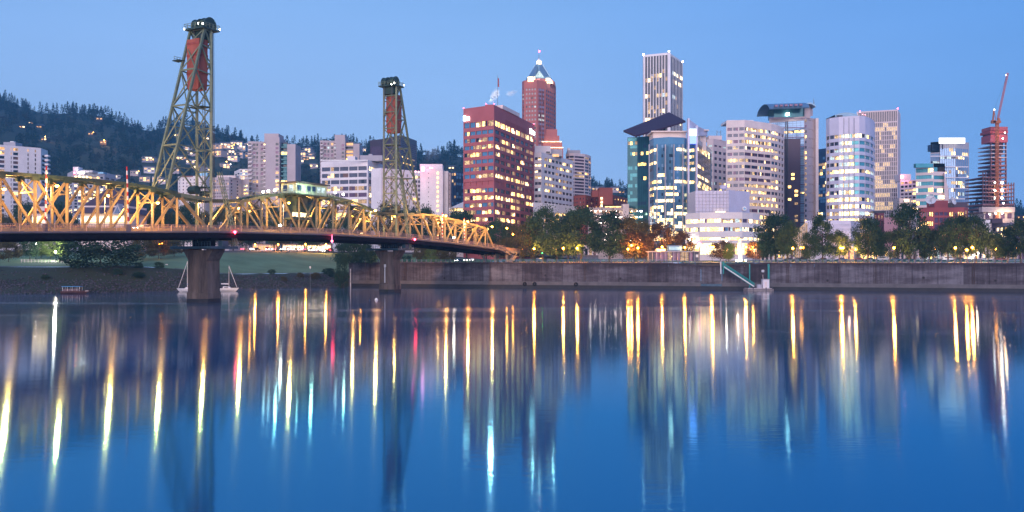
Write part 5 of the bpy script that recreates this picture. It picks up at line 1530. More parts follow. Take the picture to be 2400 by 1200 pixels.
cr_ = thing('tower_crane', 'orange tower crane with a raised pink jib on the construction tower', 'crane', (PX(2337, YC - 5), YC - 5, 11))
def lattice(name, p, q, w, n, m, par, r=.16):
    p, q = Vector(p), Vector(q); d = (q - p); a_ = Vector((0, 1, 0)); u = d.cross(a_).normalized() * (w / 2); v = a_ * (w / 2)
    cs = [u + v, u - v, -u - v, -u + v]
    b = MB()
    for e in cs: b.beam(p + e, q + e, r * 1.5)
    for i in range(n):
        for k in range(4):
            b.beam(p + d * (i / n) + cs[k], p + d * ((i + 1) / n) + cs[(k + 1) % 4], r)
    return b.build(name, m, par)
YQ = YC - 5
lattice('mast', (PX(2337, YQ), YQ, 11), (PX(2337, YQ), YQ, PZ(287, YQ)), 1.3, 40, CRN, cr_, .26)
MB().box((PX(2335, YQ), YQ, PZ(286, YQ)), (5.0, 2.2, 1.4)).build('slewing_platform', CRN, cr_); MB().box((PX(2328, YQ), YQ, PZ(285.5, YQ)), (2.2, 2.2, 2.0)).build('counter_ballast', CRN, cr_); MB().box((PX(2339, YQ), YQ - .8, PZ(281, YQ)), (1.3, 1.3, 1.9)).build('crane_cab', CRN, cr_)
lattice('jib', (PX(2338.5, YQ), YQ, PZ(280, YQ)), (PX(2362, YQ), YQ, PZ(171, YQ)), .8, 26, CRP, cr_, .13)
lattice('a_frame', (PX(2327, YQ), YQ, PZ(283, YQ)), (PX(2329.5, YQ), YQ, PZ(258, YQ)), .5, 6, CRN, cr_, .12); MB().beam((PX(2329.5, YQ), YQ, PZ(258, YQ)), (PX(2334, YQ), YQ, PZ(282, YQ)), .3).build('a_frame_leg', CRN, cr_)
MB().beam((PX(2329.5, YQ), YQ, PZ(258, YQ)), (PX(2359, YQ), YQ, PZ(180, YQ)), .07).build('pendant_rope', ROPE, cr_)
MB().beam((PX(2362, YQ), YQ, PZ(172, YQ)), (PX(2363, YQ), YQ, PZ(194, YQ)), .06).build('hoist_rope', ROPE, cr_)
for x, y in ((2357, 176), (2329.5, 257)): b = MB(); b.lathe((PX(x, YQ), YQ - .4, PZ(y, YQ)), [(.1, -.3), (.3, 0), (.1, .3)], 6); b.build('crane_beacon', WGLOW, cr_)

# --- low fronts along the waterfront
a = Bld('curved_pavilion', 'low cream office pavilion with curved lit window bands and a silver upper block', [(1606, 507), (1640, 502), (1690, 500), (1740, 501), (1765, 505), (1781, 511)], 2, 380, WARMW, depth=30, Ys=[392, 384, 380, 381, 387, 398])
R_ = [(512.5, 20, 8.8, 2), (556, 10, 6.4, 1), (570, 20, 26, 1)]
for i, nn in ((0, 2), (1, 3), (2, 3), (3, 2), (4, 2)): a.face(i, R_, n=nn, gap=.05, m0=.04 if i == 0 else .01, m1=.01, rowp=.95, inp=.92, offp=.3, lk='wwwl', dk='kmb' if i < 4 else 'kml', split=3)
a.part('upper_block', 1630, 1708, 447, 501, 390, 16, SILVER)
b = MB()
ub = [(PX(1708, 389.8), 389.8), (PX(1757, 400), 400), (PX(1757, 400) + 2, 414), (PX(1708, 390), 414)]
b.prism(ub, PZ(501, 390), PZ(445, 390)); b.build('upper_block_side', SILVER, a.root)
for k in range(1, 10): a.part('panel_joint', 1630 + 8.2 * k - .2, 1630 + 8.2 * k + .2, 448, 500, 389.7, .25, GREYC)
for k in range(1, 7): a.part('panel_joint', 1630, 1708, 447 + 8 * k - .2, 447 + 8 * k + .2, 389.65, .25, GREYC)
b = MB(); b.cyl((PX(1744.5, 396), 395.6, PZ(489, 396)), (PX(1744.5, 396), 396.4, PZ(489, 396)), 1.05, n=16); b.build('round_emblem', WHITE, a.root)
b = MB(); b.cyl((PX(1744.5, 396), 395.4, PZ(489, 396)), (PX(1744.5, 396), 395.58, PZ(489, 396)), .55, n=12); b.build('round_emblem_centre', BLUE, a.root)
a.part('terrace_light', 1678, 1700, 495.5, 500, 388.6, 1, LITW)
b = MB(); b.lathe((PX(1696, 396), 396, PZ(447, 396)), [(.2, 0), (1.5, .9), (1.9, 2.4), (1.75, 2.45), (1.3, 1.1)], 12); b.build('roof_dish', SILVER, a.root)
a.part('canopy_mast_lamp', 1614.5, 1618.5, 558, 572, 386, .6, WGLOW); a.parapet(.5).done()
a = Bld('stone_block', 'plain pale stone block with a glowing corner entrance below the silver rounded tower', [(1887, 516), (1994, 516), (2015, 522)], 1, 400, SILVER, depth=24, Ys=[404, 400, 416])
a.blank(0).blank(1)
for k in range(1, 8): a.part('panel_joint', 1887, 1993, 516 + 10 * k, 516.4 + 10 * k, 399.3, .3, GREYC)
a.part('entrance', 1984, 2001, 580, 607, 398, 4, LITO); a.part('entrance_door', 1988, 1992, 586, 607, 397.6, .5, MAUVE); a.part('entrance_lintel', 1982, 2003, 577, 580, 397, 5, CREAM)
plight((PX(1998, 395), 393, PZ(598, 395)), 1800, (1, .55, .35), a.root, .6); plight((PX(1990, 395), 395, PZ(575, 395)), 900, (1, .6, .45), a.root, .6); a.done()
b = MB(); s1 = thing('lattice_glass_wall', 'slanted glass wall with glittering lattice left of the plain stone block', 'glass wall', (PX(1870, 400), 400, 10))
xa, xb = PX(1858, 400), PX(1892, 402)
b.add([(xa, 400, 9), (xb, 402, 9), (xb, 402, PZ(522, 402)), (xa, 400, PZ(552, 400)), (xa, 403, 9), (xb, 405, 9), (xb, 405, PZ(522, 402)), (xa, 403, PZ(552, 400))], [(0, 1, 2, 3), (7, 6, 5, 4), (0, 3, 7, 4), (1, 5, 6, 2), (3, 2, 6, 7)]); b.build('glass', LITD, s1)
for k in range(9): MB().beam((xa + (xb - xa) * k / 8, 399.6 + k * .25, 9), (xa + (xb - xa) * k / 8, 399.6 + k * .25, PZ(552 - 30 * k / 8, 400)), .25).build('mullion', CREAM, s1)
a = Bld('old_hotel', 'narrow old red stone tower with arched top windows right of the silver rounded tower', [(2049, 497), (2072, 499)], 0, 470, DRED, depth=14)
a.face(0, (503, 14, 8, 4), n=3, gap=.45, rowp=0, offp=.05, lk='d', dk='km'); a.part('cornice', 2047, 2074, 494, 499, 466, 4, SPAN); a.done()
a = Bld('pink_hall', 'windowless pink plaster hall behind the park trees', [(2072, 510), (2112, 509)], 0, 460, PINKB, depth=16)
a.face(0, (521, 22, 4, 3), cols=[(2080, 2083), (2085.5, 2088.5)], dk='y', rowp=0, offp=0); a.done()
a = Bld('red_studio', 'deep red studio building with arched yellow windows and satellite dishes on its roof', [(2153, 487), (2189, 486), (2224, 484), (2260, 485), (2269, 487)], 1, 430, DRED, depth=20, Ys=[432, 430, 431, 429, 434])
kz = ['kllllmll']
a.face(0, [(497, 22, 10, 2)], n=6, gap=.42, m0=.12, m1=.03, rowp=1, inp=.9, offp=.2, lk='ll', dk='km'); a.face(1, [(497, 9, 8, 1), (510, 16, 12, 3)], n=3, gap=.1, rowp=1, inp=.6, lk='od', dk='m'); a.face(2, [(497, 22, 10, 2)], n=7, gap=.42, rowp=1, inp=.95, lk='ll', dk='m'); a.face(3, [(493, 12, 8, 3)], n=1, gap=.3, rowp=.5, lk='d', dk='c')
a.part('roof_house', 2190, 2222, 470, 487, 434, 8, DRED); a.part('roof_shed', 2236, 2268, 474, 486, 436, 8, BROWNG)
a.done()
DISH = mat('dish_white', (.62, .64, .70), .5, 0, .1, .5)
def dish(x, y, r, tilt, label):
    Y = 426; c = Vector((PX(x, Y), Y, PZ(y, Y)))
    t = thing('satellite_dish', label, 'satellite dish', (c.x, c.y, c.z - r - .3), group='dishes on the red studio roof')
    b = MB(); n = 18; prof = [(0.02, .32), (.4, .2), (.75, .06), (1, -.22)]
    ax = Vector((tilt, -.8, .35)).normalized(); u = ax.cross(Vector((0, 0, 1))).normalized(); v = u.cross(ax)
    vs = [c + (u * math.cos(2 * math.pi * i / n) + v * math.sin(2 * math.pi * i / n)) * r * rr - ax * (zz * r) for rr, zz in prof for i in range(n)]
    fs = [(k * n + i, k * n + (i + 1) % n, (k + 1) * n + (i + 1) % n, (k + 1) * n + i) for k in range(3) for i in range(n)] + [tuple(range(n))]
    b.add(vs, fs); b.build('reflector', DISH, t, smooth=True)
    b = MB()
    for i in (1, 7, 13): b.beam(vs[3 * n + i], c + ax * r * .55, .1)
    b.cyl(c + ax * r * .5, c + ax * r * .7, .22, n=6); b.build('feed', STEEL, t)
    b = MB(); b.beam(c - ax * r * .3, (c.x, c.y + 1.2, c.z - r - .3), .4); b.build('mount', STEEL, t)
dish(2181, 469, 2.45, -.25, 'large white satellite dish left of the red roof house, tilted up')
dish(2233, 471, 2.1, .55, 'white satellite dish turned right at the right end of the red studio roof')
a = Bld('low_brick_shop', 'low grey violet building with five orange lit windows below the construction tower', [(2324, 524), (2380, 521), (2400, 524)], 1, 420, wall('violet_grey', (.22, .20, .28)), depth=16)
a.face(0, (532, 14, 8, 2), n=6, gap=.3, rowp=1, inp=.95, lk='ll', dk='k'); a.face(1, (530, 14, 8, 2), n=2, gap=.3, rowp=.5, lk='l', dk='k'); a.part('roof_block', 2325, 2350, 512, 523, 426, 8, BROWNG); a.part('white_flank', 2308, 2321, 515, 548, 424, 6, WHITEC); a.done()
a = Bld('low_brick_shop', 'dark brick low block with a lit upper floor at the right frame edge', [(2382, 506), (2480, 503)], 0, 520, BROWNG, depth=16)
a.face(0, (508, 9, 3.4, 3), n=14, gap=.3, rowp=.7, inp=.6, lk='do', dk='k'); a.done()
# ground floors: shop fronts glowing behind the trees
shops = [(1050, 1084, 470, 'lit'), ]
for (x0, x1, Y, yt, lb, wl_, lk) in ((1262, 1330, 440, 574, 'low orange lit shopfront row behind the promenade lamps left of the garage', BEIGE, 'ol'), (1330, 1400, 440, 576, 'low amber lit shopfront row below the parking garage', CREAM, 'old'), (1782, 1862, 395, 578, 'row of glowing white shop windows right of the curved pavilion', WARMW, 'wwl'),
        (2015, 2060, 405, 577, 'bright yellow shopfront row under the trees right of the stone block', CREAM, 'll'), (2062, 2150, 410, 582, 'dim arcade of shops below the pink plaster hall', PINKC, 'dol'), (2150, 2240, 405, 578, 'turquoise and yellow lit shopfront under the red studio', PINKC, 'lgw'), (2240, 2330, 400, 574, 'brightly lit white arcade below the construction tower', WARMW, 'wwl'), (2330, 2440, 400, 580, 'dim row of shops at the right frame edge', BEIGE, 'dd')):
    a = Bld('shopfront_row', lb, [(x0, yt), (x1, yt)], 0, Y, wl_, depth=9)
    a.face(0, [(yt + 6, 30, 26, 1)], n=max(4, int((x1 - x0) / 9)), gap=.35, rowp=1, inp=.8, lk=lk, dk='kmr'); a.parapet(.4).done()
# ------------------------------------------------------------------ trees
def fol(name, c1, c2):
    m = mat(name, c1, .85, 0, .3, .45, col2=c2, spec=.15, detail=3)
    return m
F_DARK = fol('foliage_dark', (.028, .066, .040), (.013, .034, .024))
F_MID = fol('foliage_green', (.045, .085, .042), (.02, .046, .026))
F_OLIVE = fol('foliage_olive', (.10, .085, .035), (.05, .05, .022))
F_RUST = fol('foliage_rust', (.11, .062, .035), (.055, .04, .025))
F_LIME = fol('foliage_fresh_green', (.14, .20, .05), (.07, .11, .03))
F_HILL = fol('foliage_hill_conifer', (.007, .033, .040), (.004, .018, .024))
F_HILL2 = fol('foliage_hill_broadleaf', (.014, .042, .040), (.008, .026, .028))
F_HILL3 = fol('foliage_hill_autumn', (.034, .036, .036), (.016, .026, .028))
BARK = mat('bark', (.07, .055, .045), .95, 0, .4, 2)
def quads_to(vs, size, rg, flat=0.0):
    """a leaf-sized bent rhombus at every point"""
    n = len(vs)
    a = rg.normal(size=(n, 3)); a[:, 2] *= (1 - flat); a /= np.linalg.norm(a, axis=1)[:, None]
    b_ = rg.normal(size=(n, 3)); b_ -= a * (a * b_).sum(1)[:, None]; b_ /= np.linalg.norm(b_, axis=1)[:, None]
    s_ = (size * rg.uniform(.6, 1.3, n))[:, None]
    v = np.stack([vs - a * s_, vs - b_ * s_ * .6, vs + a * s_, vs + b_ * s_ * .6], 1).reshape(-1, 3)
    return v, np.arange(n * 4).reshape(n, 4)
def crown_pts(rg, n, shape):
    """unit tree: crown between z .2 and 1, radius up to .5; clumps on branch ends with gaps between"""
    pts = []
    ncl = 60
    for k in range(ncl):
        z = rg.uniform(.2, .97)
        t = (z - .2) / .8
        if shape == 'oval': r = .5 * math.sin(math.pi * min(1, .12 + t * .84)) ** .7
        elif shape == 'cone': r = .5 * (1 - t) ** .75 * (.55 + .45 * min(1, t * 5)) + .04
        else: r = .5 * math.sin(math.pi * (.16 + t * .8)) ** .5
        ang_ = rg.uniform(0, 2 * math.pi); rr = r * math.sqrt(rg.uniform(.25, 1)) * rg.uniform(.75, 1.12)
        c = np.array([rr * math.cos(ang_), rr * math.sin(ang_), z])
        sg = rg.uniform(.05, .085)
        m = int(n / ncl * rg.uniform(.6, 1.4))
        p = rg.normal(size=(m, 3)) * sg * np.array([1.15, 1.15, .75])
        pts.append(c + p)
    return np.concatenate(pts)
CROWNS = {}
for sh in ('oval', 'cone', 'round'):
    for k in range(3):
        rg = np.random.default_rng(hash(sh) % 1000 + k * 17 + 3 if False else {'oval': 10, 'cone': 40, 'round': 70}[sh] + k)
        p = crown_pts(rg, 6600, sh)
        CROWNS[sh, k] = quads_to(p, .0235, rg)
CM = {}
def crown_mesh(sh, k, m):
    if (sh, k, m.name) not in CM: CM[sh, k, m.name] = raw_mesh('crown', *CROWNS[sh, k], m)
    return CM[sh, k, m.name]
TM = {}
def trunk_mesh(k):
    if k not in TM:
        r = random.Random(k); b = MB()
        b.cyl((0, 0, -.03), (0.006, 0, .24), .022, .016, 8); b.cyl((.006, 0, .24), (r.uniform(-.02, .02), .01, .8), .016, .004, 6)
        for i in range(9):
            a = r.uniform(0, 6.28); z = r.uniform(.2, .6); l = r.uniform(.2, .38)
            b.cyl((0, 0, z), (math.cos(a) * l, math.sin(a) * l, z + r.uniform(.08, .25)), .008, .002, 5)
        me = bpy.data.meshes.new('trunk'); me.from_pydata(b.v, [], b.f); me.materials.append(BARK); TM[k] = me
    return TM[k]
TR = random.Random(21)
KIND = {F_DARK: 'dark green', F_MID: 'mid green', F_OLIVE: 'olive', F_RUST: 'rust coloured', F_LIME: 'fresh green'}
def tree(px, ytop, wpx, Y, m, sh, label, group=None, base=None):
    X = PX(px, Y); z0 = gz(X, Y) if base is None else base
    h = PZ(ytop, Y) - z0; w = wpx / F * Y
    if any(q in label for q in ('bush', 'shrub', 'spreading', 'hedge')): z0 -= (PZ(ytop, Y) - z0) * .22
    h = PZ(ytop, Y) - z0
    t = thing('tree', label, 'tree', (X, Y, z0), TR.uniform(0, 6.28), group)
    k = TR.randrange(3)
    for nm_, me in (('trunk', trunk_mesh(TR.randrange(3))), ('crown', crown_mesh(sh, k, m))):
        o = bpy.data.objects.new(nm_, me); o.scale = (w * 1.2, w * 1.2 if nm_ == 'crown' else h * .8, h) if nm_ == 'crown' else (h * .9, h * .9, h)
        link(o, t)
    return t
D_, M_, O_, R__, L_ = F_DARK, F_MID, F_OLIVE, F_RUST, F_LIME
for a in (
    (1272, 486, 70, 345, M_, 'oval', 'tall mid green tree in front of the low white podium'), (1245, 524, 62, 334, O_, 'round', 'olive tree glowing orange behind the leftmost promenade lamp'), (1305, 528, 58, 338, M_, 'oval', 'mid green tree between the two left promenade lamps'),
    (1332, 497, 52, 352, D_, 'oval', 'dark tree behind the second promenade lamp in front of the garage'), (1362, 490, 82, 336, M_, 'round', 'broad mid green tree in front of the left half of the parking garage'), (1428, 497, 72, 330, D_, 'oval', 'dark green tree standing apart in front of the right half of the parking garage'),
    (1488, 512, 66, 352, O_, 'round', 'olive tree in front of the foot of the dark teal glass tower'), (1492, 545, 70, 330, R__, 'round', 'rust tree lit by the trio of orange lamps'), (1548, 526, 60, 345, R__, 'round', 'rust coloured tree in front of the foot of the blue glass tower'), (1600, 542, 48, 345, R__, 'oval', 'small rust tree at the left corner of the curved pavilion'),
    (1688, 566, 44, 340, R__, 'round', 'low rust tree by the twin lamps in front of the curved pavilion'), (1708, 572, 26, 336, L_, 'oval', 'small green tree in front of the curved pavilion entrance'), (1770, 568, 36, 335, R__, 'round', 'low rust tree right of the floodlit white column'),
    (1818, 506, 76, 318, D_, 'oval', 'very dark tall tree right of the curved pavilion'), (1846, 520, 44, 322, M_, 'oval', 'mid green tree touching the very dark tree right of the curved pavilion'), (1796, 545, 40, 325, M_, 'oval', 'smaller tree at the left flank of the very dark tree'),
    (1928, 505, 50, 306, D_, 'oval', 'slim dark tree in front of the plain stone block'), (1898, 548, 34, 312, M_, 'round', 'pale green young tree left of the slim dark tree'), (1968, 541, 42, 308, M_, 'oval', 'loose mid green tree before the right half of the plain stone block'),
    (2034, 513, 58, 298, D_, 'oval', 'dark oval tree right of the glowing entrance of the stone block'), (2055, 530, 30, 306, M_, 'oval', 'mid green tree behind the dark oval tree beside the old red stone tower'), (2086, 546, 42, 312, M_, 'round', 'low grey green tree before the pink plaster hall'),
    (2131, 479, 74, 292, D_, 'oval', 'tallest dark tree of the right bank left of the red studio'), (2180, 540, 50, 305, M_, 'round', 'mid green tree in front of the left end of the red studio'), (2168, 535, 36, 300, D_, 'oval', 'dark tree pressed against the tallest tree of the right bank'),
    (2222, 512, 48, 288, D_, 'oval', 'dark tree in front of the middle of the red studio'), (2250, 508, 44, 292, D_, 'oval', 'dark tree in front of the right end of the red studio'), (2288, 505, 50, 284, D_, 'oval', 'dark tree above the bright floodlight at right'),
    (2332, 548, 44, 288, M_, 'round', 'low mid green tree below the construction tower'), (2362, 536, 40, 283, D_, 'oval', 'dark tree below the right half of the construction tower'), (2392, 514, 46, 280, D_, 'oval', 'dark tree at the right frame edge')):
    yl = float(np.interp(a[0], [1250, 1500, 1660, 1760, 1860, 2005, 2095, 2280, 2400], [322, 316, 320, 324, 301, 298, 287, 278, 274])) + 4.5
    a = list(a); a[3] = min(a[3], yl + (a[3] - 280) % 7)
    tree(*a, group='trees along the right bank promenade')
for a in (
    (1168, 520, 56, 372, M_, 'round', 'mid green tree behind the city end of the bridge'), (1208, 530, 50, 372, O_, 'round', 'olive tree lit orange beside the bridge approach lamps'), (1140, 530, 40, 385, M_, 'oval', 'tree behind the last truss panel of the far bridge span'), (1190, 560, 44, 360, O_, 'round', 'low olive tree under the bridge approach'),
    (236, 545, 138, 285, D_, 'round', 'big dark spreading tree on the left bank under the near span'), (118, 556, 30, 318, L_, 'oval', 'bright green lit slender tree under the left end of the bridge'), (96, 560, 26, 322, L_, 'oval', 'green lit slender tree left of the brightest lit one'), (148, 555, 30, 315, L_, 'oval', 'lime lit tree touching the big dark tree'), (70, 558, 34, 312, M_, 'oval', 'dim green tree left of the lit slender trees'), (20, 566, 50, 300, O_, 'round', 'brownish tree at the left frame edge on the bank'),
    (335, 560, 50, 322, O_, 'round', 'yellow lit small tree right of the big dark tree'), (372, 556, 46, 330, R__, 'round', 'rust tree left of the near pier behind the twin lamp'), (408, 562, 34, 345, O_, 'round', 'olive tree just left of the near pier platform'),
    (818, 570, 62, 316, D_, 'round', 'dark bushy tree at the left end of the seawall'), (856, 574, 40, 318, D_, 'round', 'dark bush left of the far pier'), (872, 588, 22, 322, L_, 'round', 'bright lit shrub left of the far pier'), (800, 600, 26, 312, D_, 'round', 'drooping dark shrub at the seawall corner'), (952, 600, 26, 345, D_, 'round', 'rounded hedge right of the far pier'),
    (985, 577, 30, 362, O_, 'round', 'yellow lit young tree right of the far pier, leftmost'), (1008, 578, 30, 362, L_, 'round', 'yellow lit young tree right of the far pier, second'), (1032, 579, 30, 364, O_, 'round', 'yellow lit young tree right of the far pier, third'), (1054, 580, 28, 364, O_, 'round', 'yellow lit young tree right of the far pier, fourth')):
    tree(*a)
# woodland strip behind the bridge
for i, px in enumerate([20, 55, 140, 160, 320, 345, 372, 400, 428, 458, 486, 512, 545, 575, 600, 640, 655, 690, 712, 745, 775, 800, 826, 850, 905, 940, 975, 1000, 1030, 1065, 1090]):
    yt = (478 if 130 < px < 170 else 486) + TR.uniform(-14, 26)
    mm_, sh_ = TR.choice([M_, D_, M_, O_]), TR.choice(['oval', 'round', 'round']); k_ = 0 if px < 480 else 1 if px < 690 else 2 if px < 900 else 3
    wh_ = ['the near bridge span', 'the lift span left of the control house', 'the lift span right of the control house', 'the far bridge span'][k_]
    tree(px + TR.uniform(-6, 6), yt, TR.uniform(34, 50), TR.uniform(425, 470), mm_, sh_, f'{KIND[mm_]} {"upright" if sh_ == "oval" else "rounded"} {"taller" if yt < 490 else "lower"} strip tree seen through {wh_}', f'{KIND[mm_]} {sh_} {"taller" if yt < 490 else "lower"} strip trees seen through {wh_}')
# bank shrubs
for i in range(16):
    px = TR.choice([10, 22, 300, 330, 245, 60, 700, 745, 560, 620, 660, 180]) + TR.uniform(-18, 18); Y = 0
    X = PX(px, 285); d = TR.uniform(12, 27); Y = shore(X) + d
    z0 = gz(X, Y); r = TR.uniform(.8, 1.7)
    t = thing('shrub', 'low dark shrub among the riprap stones ' + next(n_ for l_, n_ in ((110, 'below the lit slender trees'), (215, 'above the motor boat'), (290, 'under the big dark tree'), (440, 'left of the near pier'), (640, 'just right of the sailboats'), (690, 'below the middle of the lawn'), (9999, 'near the seawall end')) if px < l_), 'shrub', (X, Y, z0), 0, 'shrubs on the riprap bank')
    o = bpy.data.objects.new('foliage', crown_mesh('round', i % 3, TR.choice([M_, D_, O_]))); o.scale = (r * 2.4, r * 2.4, r * 1.6); o.location = (0, 0, -.3); link(o, t)

# ------------------------------------------------------------------ wooded hill
rg = np.random.default_rng(9)
def con_mesh(k):
    g = np.random.default_rng(100 + k); n = 130
    z = g.uniform(.06, 1, n) ** .9; r = .17 * (1 - z) ** .8 * (.75 + .5 * (np.floor(z * 11) % 2)) + .01
    a = g.uniform(0, 2 * np.pi, n); p = np.stack([r * np.cos(a) * g.uniform(.5, 1, n), r * np.sin(a) * g.uniform(.5, 1, n), z], 1)
    return quads_to(p, .042, g, .3)
def bro_mesh(k):
    g = np.random.default_rng(200 + k); ps = []
    for c in range(12):
        d = g.normal(size=3); d /= np.linalg.norm(d); c0 = np.array([0, 0, .58]) + d * np.array([.33, .33, .3]) * g.uniform(.5, 1)
        ps.append(c0 + g.normal(size=(12, 3)) * .085)
    return quads_to(np.concatenate(ps), .062, g)
CONS = [con_mesh(k) for k in range(4)]; BROS = [bro_mesh(k) for k in range(4)]
HOUSES = []
def hill_at(px, y, up=3):                               # where a line of sight at this row meets the hillside
    Y = 790.0
    while Y < 1690:
        if hill(px, Y) + up >= PZ(y, Y): return Y
        Y += 6
    return None
HP = [(107, 327, 1), (54, 299, 1), (95, 299, 1), (77, 250, 1), (217, 315, 1), (234, 280, 1), (244, 334, 1), (345, 374, 3), (357, 376, 2), (318, 405, 2), (350, 401, 3), (275, 415, 2), (340, 422, 3), (370, 420, 2), (385, 425, 2), (425, 375, 3), (412, 400, 2), (446, 380, 2), (438, 352, 3), (452, 362, 2), (418, 318, 1), (484, 326, 1), (504, 346, 3), (513, 347, 3), (528, 345, 3), (541, 347, 3), (556, 344, 4), (567, 350, 3), (515, 364, 4), (535, 362, 4), (548, 374, 3), (560, 366, 3), (574, 366, 3), (530, 393, 3), (463, 396, 3), (485, 398, 2),
      (705, 329, 4), (716, 332, 3), (727, 330, 3), (722, 356, 3), (712, 360, 2), (728, 372, 2), (701, 380, 2), (717, 375, 1), (736, 390, 2), (850, 337, 2), (840, 342, 1), (585, 342, 2), (1395, 428, 2), (1410, 432, 1), (1440, 446, 2), (1455, 440, 1), (2276, 495, 1), (2283, 502, 2), (2292, 510, 2), (2286, 520, 2), (2300, 516, 1), (2279, 527, 2), (2296, 528, 2), (640, 350, 1), (690, 352, 1), (1060, 395, 1)]
HW = [WHITEC, GREYC, BEIGE, TAN, PINKC]; HN = ['white', 'grey', 'beige', 'tan', 'pinkish']; HWD = wall('dark_cedar', (.07, .05, .04))
HR = random.Random(5)
for (px, y, s_) in HP:
    Y = hill_at(px, y)
    if Y is None: Y = 1500
    z0 = hill(px, Y); X = PX(px, Y); w = (6 + s_ * 2.2) * Y / 1200 * 1.1; dp = w * .8; h = (3.4 + s_ * 1.1) * Y / 1200
    HOUSES.append((px, Y, PZ(y, Y)))
    seg = 'left of the near bridge tower' if px < 400 else 'between near tower and the tan apartments' if px < 600 else 'between the tan apartment towers' if px < 770 else 'behind the far tower' if px < 1200 else 'above the orange brick apartments' if px < 1500 else 'left of the construction tower'
    big = {4: 'large', 3: 'pale', 2: 'small', 1: 'tiny'}[s_]
    wi = HR.randrange(5); hn = 'dark' if s_ == 1 else HN[wi]; lev = 'high up' if y < 320 else 'midway' if y < 362 else 'low down'
    t = thing('hillside_house', f'{big} {hn} lit house {lev} on the hill {seg}', 'house', (X, Y, z0), HR.uniform(-.4, .4), f'{big} {hn} houses {lev} {seg}')
    wm = HWD if s_ == 1 else HW[wi]
    MB().box((0, 0, h / 2 - .8), (w, dp, h + 1.6)).build('wall', wm, t, world=False)
    b = MB(); e = .6; rz_h = h * .35 if HR.random() < .7 else .5
    b.add([(-w / 2 - e, -dp / 2 - e, h), (w / 2 + e, -dp / 2 - e, h), (w / 2 + e, dp / 2 + e, h), (-w / 2 - e, dp / 2 + e, h), (-w / 2 - e, 0, h + rz_h), (w / 2 + e, 0, h + rz_h)], [(0, 1, 5, 4), (2, 3, 4, 5), (1, 2, 5), (3, 0, 4), (3, 2, 1, 0)]); b.build('roof', ROOF, t, world=False)
    nw = 2 + (s_ > 1) + (s_ > 3)
    for fl in range(1 + (s_ > 2)):
        for k in range(nw):
            x = -w / 2 + w * (k + .5) / nw
            MB().box((x, -dp / 2 - .03, h * (.55 if s_ < 3 else .3 + .42 * fl)), (w / nw * .62, .12, h * (.36 if s_ < 3 else .26))).build('window', HR.choice([LIT, LITW, LITO, DARK] if s_ > 1 else [LITO, LITW]), t, world=False)
    if HR.random() < .22:
        b = MB(); b.lathe((w * .6, -dp / 2 - 1, h * .9), [(.2, -.4), (.55, 0), (.2, .45)], 6); b.build('yard_lamp', WGLOW if HR.random() < .4 else ORANGE2, t, world=False)
for (px, y) in ((106, 325), (244, 334), (531, 384), (545, 352)):
    Y = hill_at(px, y) or 1300
    z0 = hill(px, Y - 8); t = thing('hillside_lamp', {106: 'bright orange lamp on the left hillside above the apartment slab', 244: 'bright orange lamp on the left hillside right of the hotel', 531: 'bright orange lamp on the slope above the beige block', 545: 'orange lamp among the houses left of the taller tan apartments'}[px], 'street lamp', (PX(px, Y - 8), Y - 8, z0))
    hl = max(6, PZ(y, Y - 8) + 3 - z0); MB().cyl((0, 0, 0), (0, 0, hl), .12, n=5).build('post', BLACKM, t, world=False); MB().lathe((0, 0, hl), [(.3, -.5), (.9, 0), (.3, .6)], 8).build('lamp_head', ORANGE2, t, world=False)
    l_ = bpy.data.lights.new('lamp_light', 'POINT'); l_.energy = 9000; l_.color = (1, .5, .2); l_.shadow_soft_size = 1.0; lo_ = bpy.data.objects.new('lamp_light', l_); lo_.location = (0, -1, hl - 1); link(lo_, t)
cand = []
for i in range(5200):
    px = rg.uniform(-260, 2680); k = rg.random()
    Y = 800 + 900 * k ** .8
    if 1090 < px < 1375 or 1480 < px < 2265:
        if rg.random() < .8: continue
    cand.append((px, Y))
for px in np.arange(-250, 2680, 9.0):                   # ridge line
    if 1100 < px < 1370 or 1480 < px < 2262: continue
    cand.append((px + rg.uniform(-4, 4), rg.uniform(1640, 1712)))
TREES = []
for px, Y in cand:
    z0 = hill(px, Y); con = rg.random() < (.62 if Y > 1560 else .42)
    h = rg.uniform(15, 27) if con else rg.uniform(10, 18)
    if Y > 1600: h *= rg.uniform(.75, 1.12)
    if rg.random() < .06 and con: h *= 1.3
    wd = h * (rg.uniform(1.0, 1.35) if con else rg.uniform(.9, 1.3))
    yt, yb = HY - (z0 + h - CH) * F / Y, HY - (z0 - CH) * F / Y
    hw = (.17 if con else .42) * wd * F / Y
    if any(abs(hx - px) < hw + 3.5 and Yh > Y - 4 and Yh - Y < 320 and yt < HY - (zh - CH) * F / Yh + 3 for hx, Yh, zh in HOUSES): continue
    kind = 0 if con else (1 if rg.random() < .72 else 2)
    TREES.append((px, Y, z0, h, wd, kind, int(rg.integers(0, 4)), rg.uniform(0, 6.28)))
infr = [i for i, t in enumerate(TREES) if 0 < t[0] < 1090 or 1378 < t[0] < 1470 or 2272 < t[0] < 2400]
ridge = sorted([i for i in infr if TREES[i][1] > 1600], key=lambda i: -TREES[i][3])[:170]
near = sorted([i for i in infr if TREES[i][1] <= 1600], key=lambda i: -TREES[i][3] * TREES[i][4] / TREES[i][1] ** 2)[:115]
single = set(ridge) | set(near)
HM = [F_HILL, F_HILL2, F_HILL3]
HMESH = {}
acc = [[], []]; fi = []; off = 0
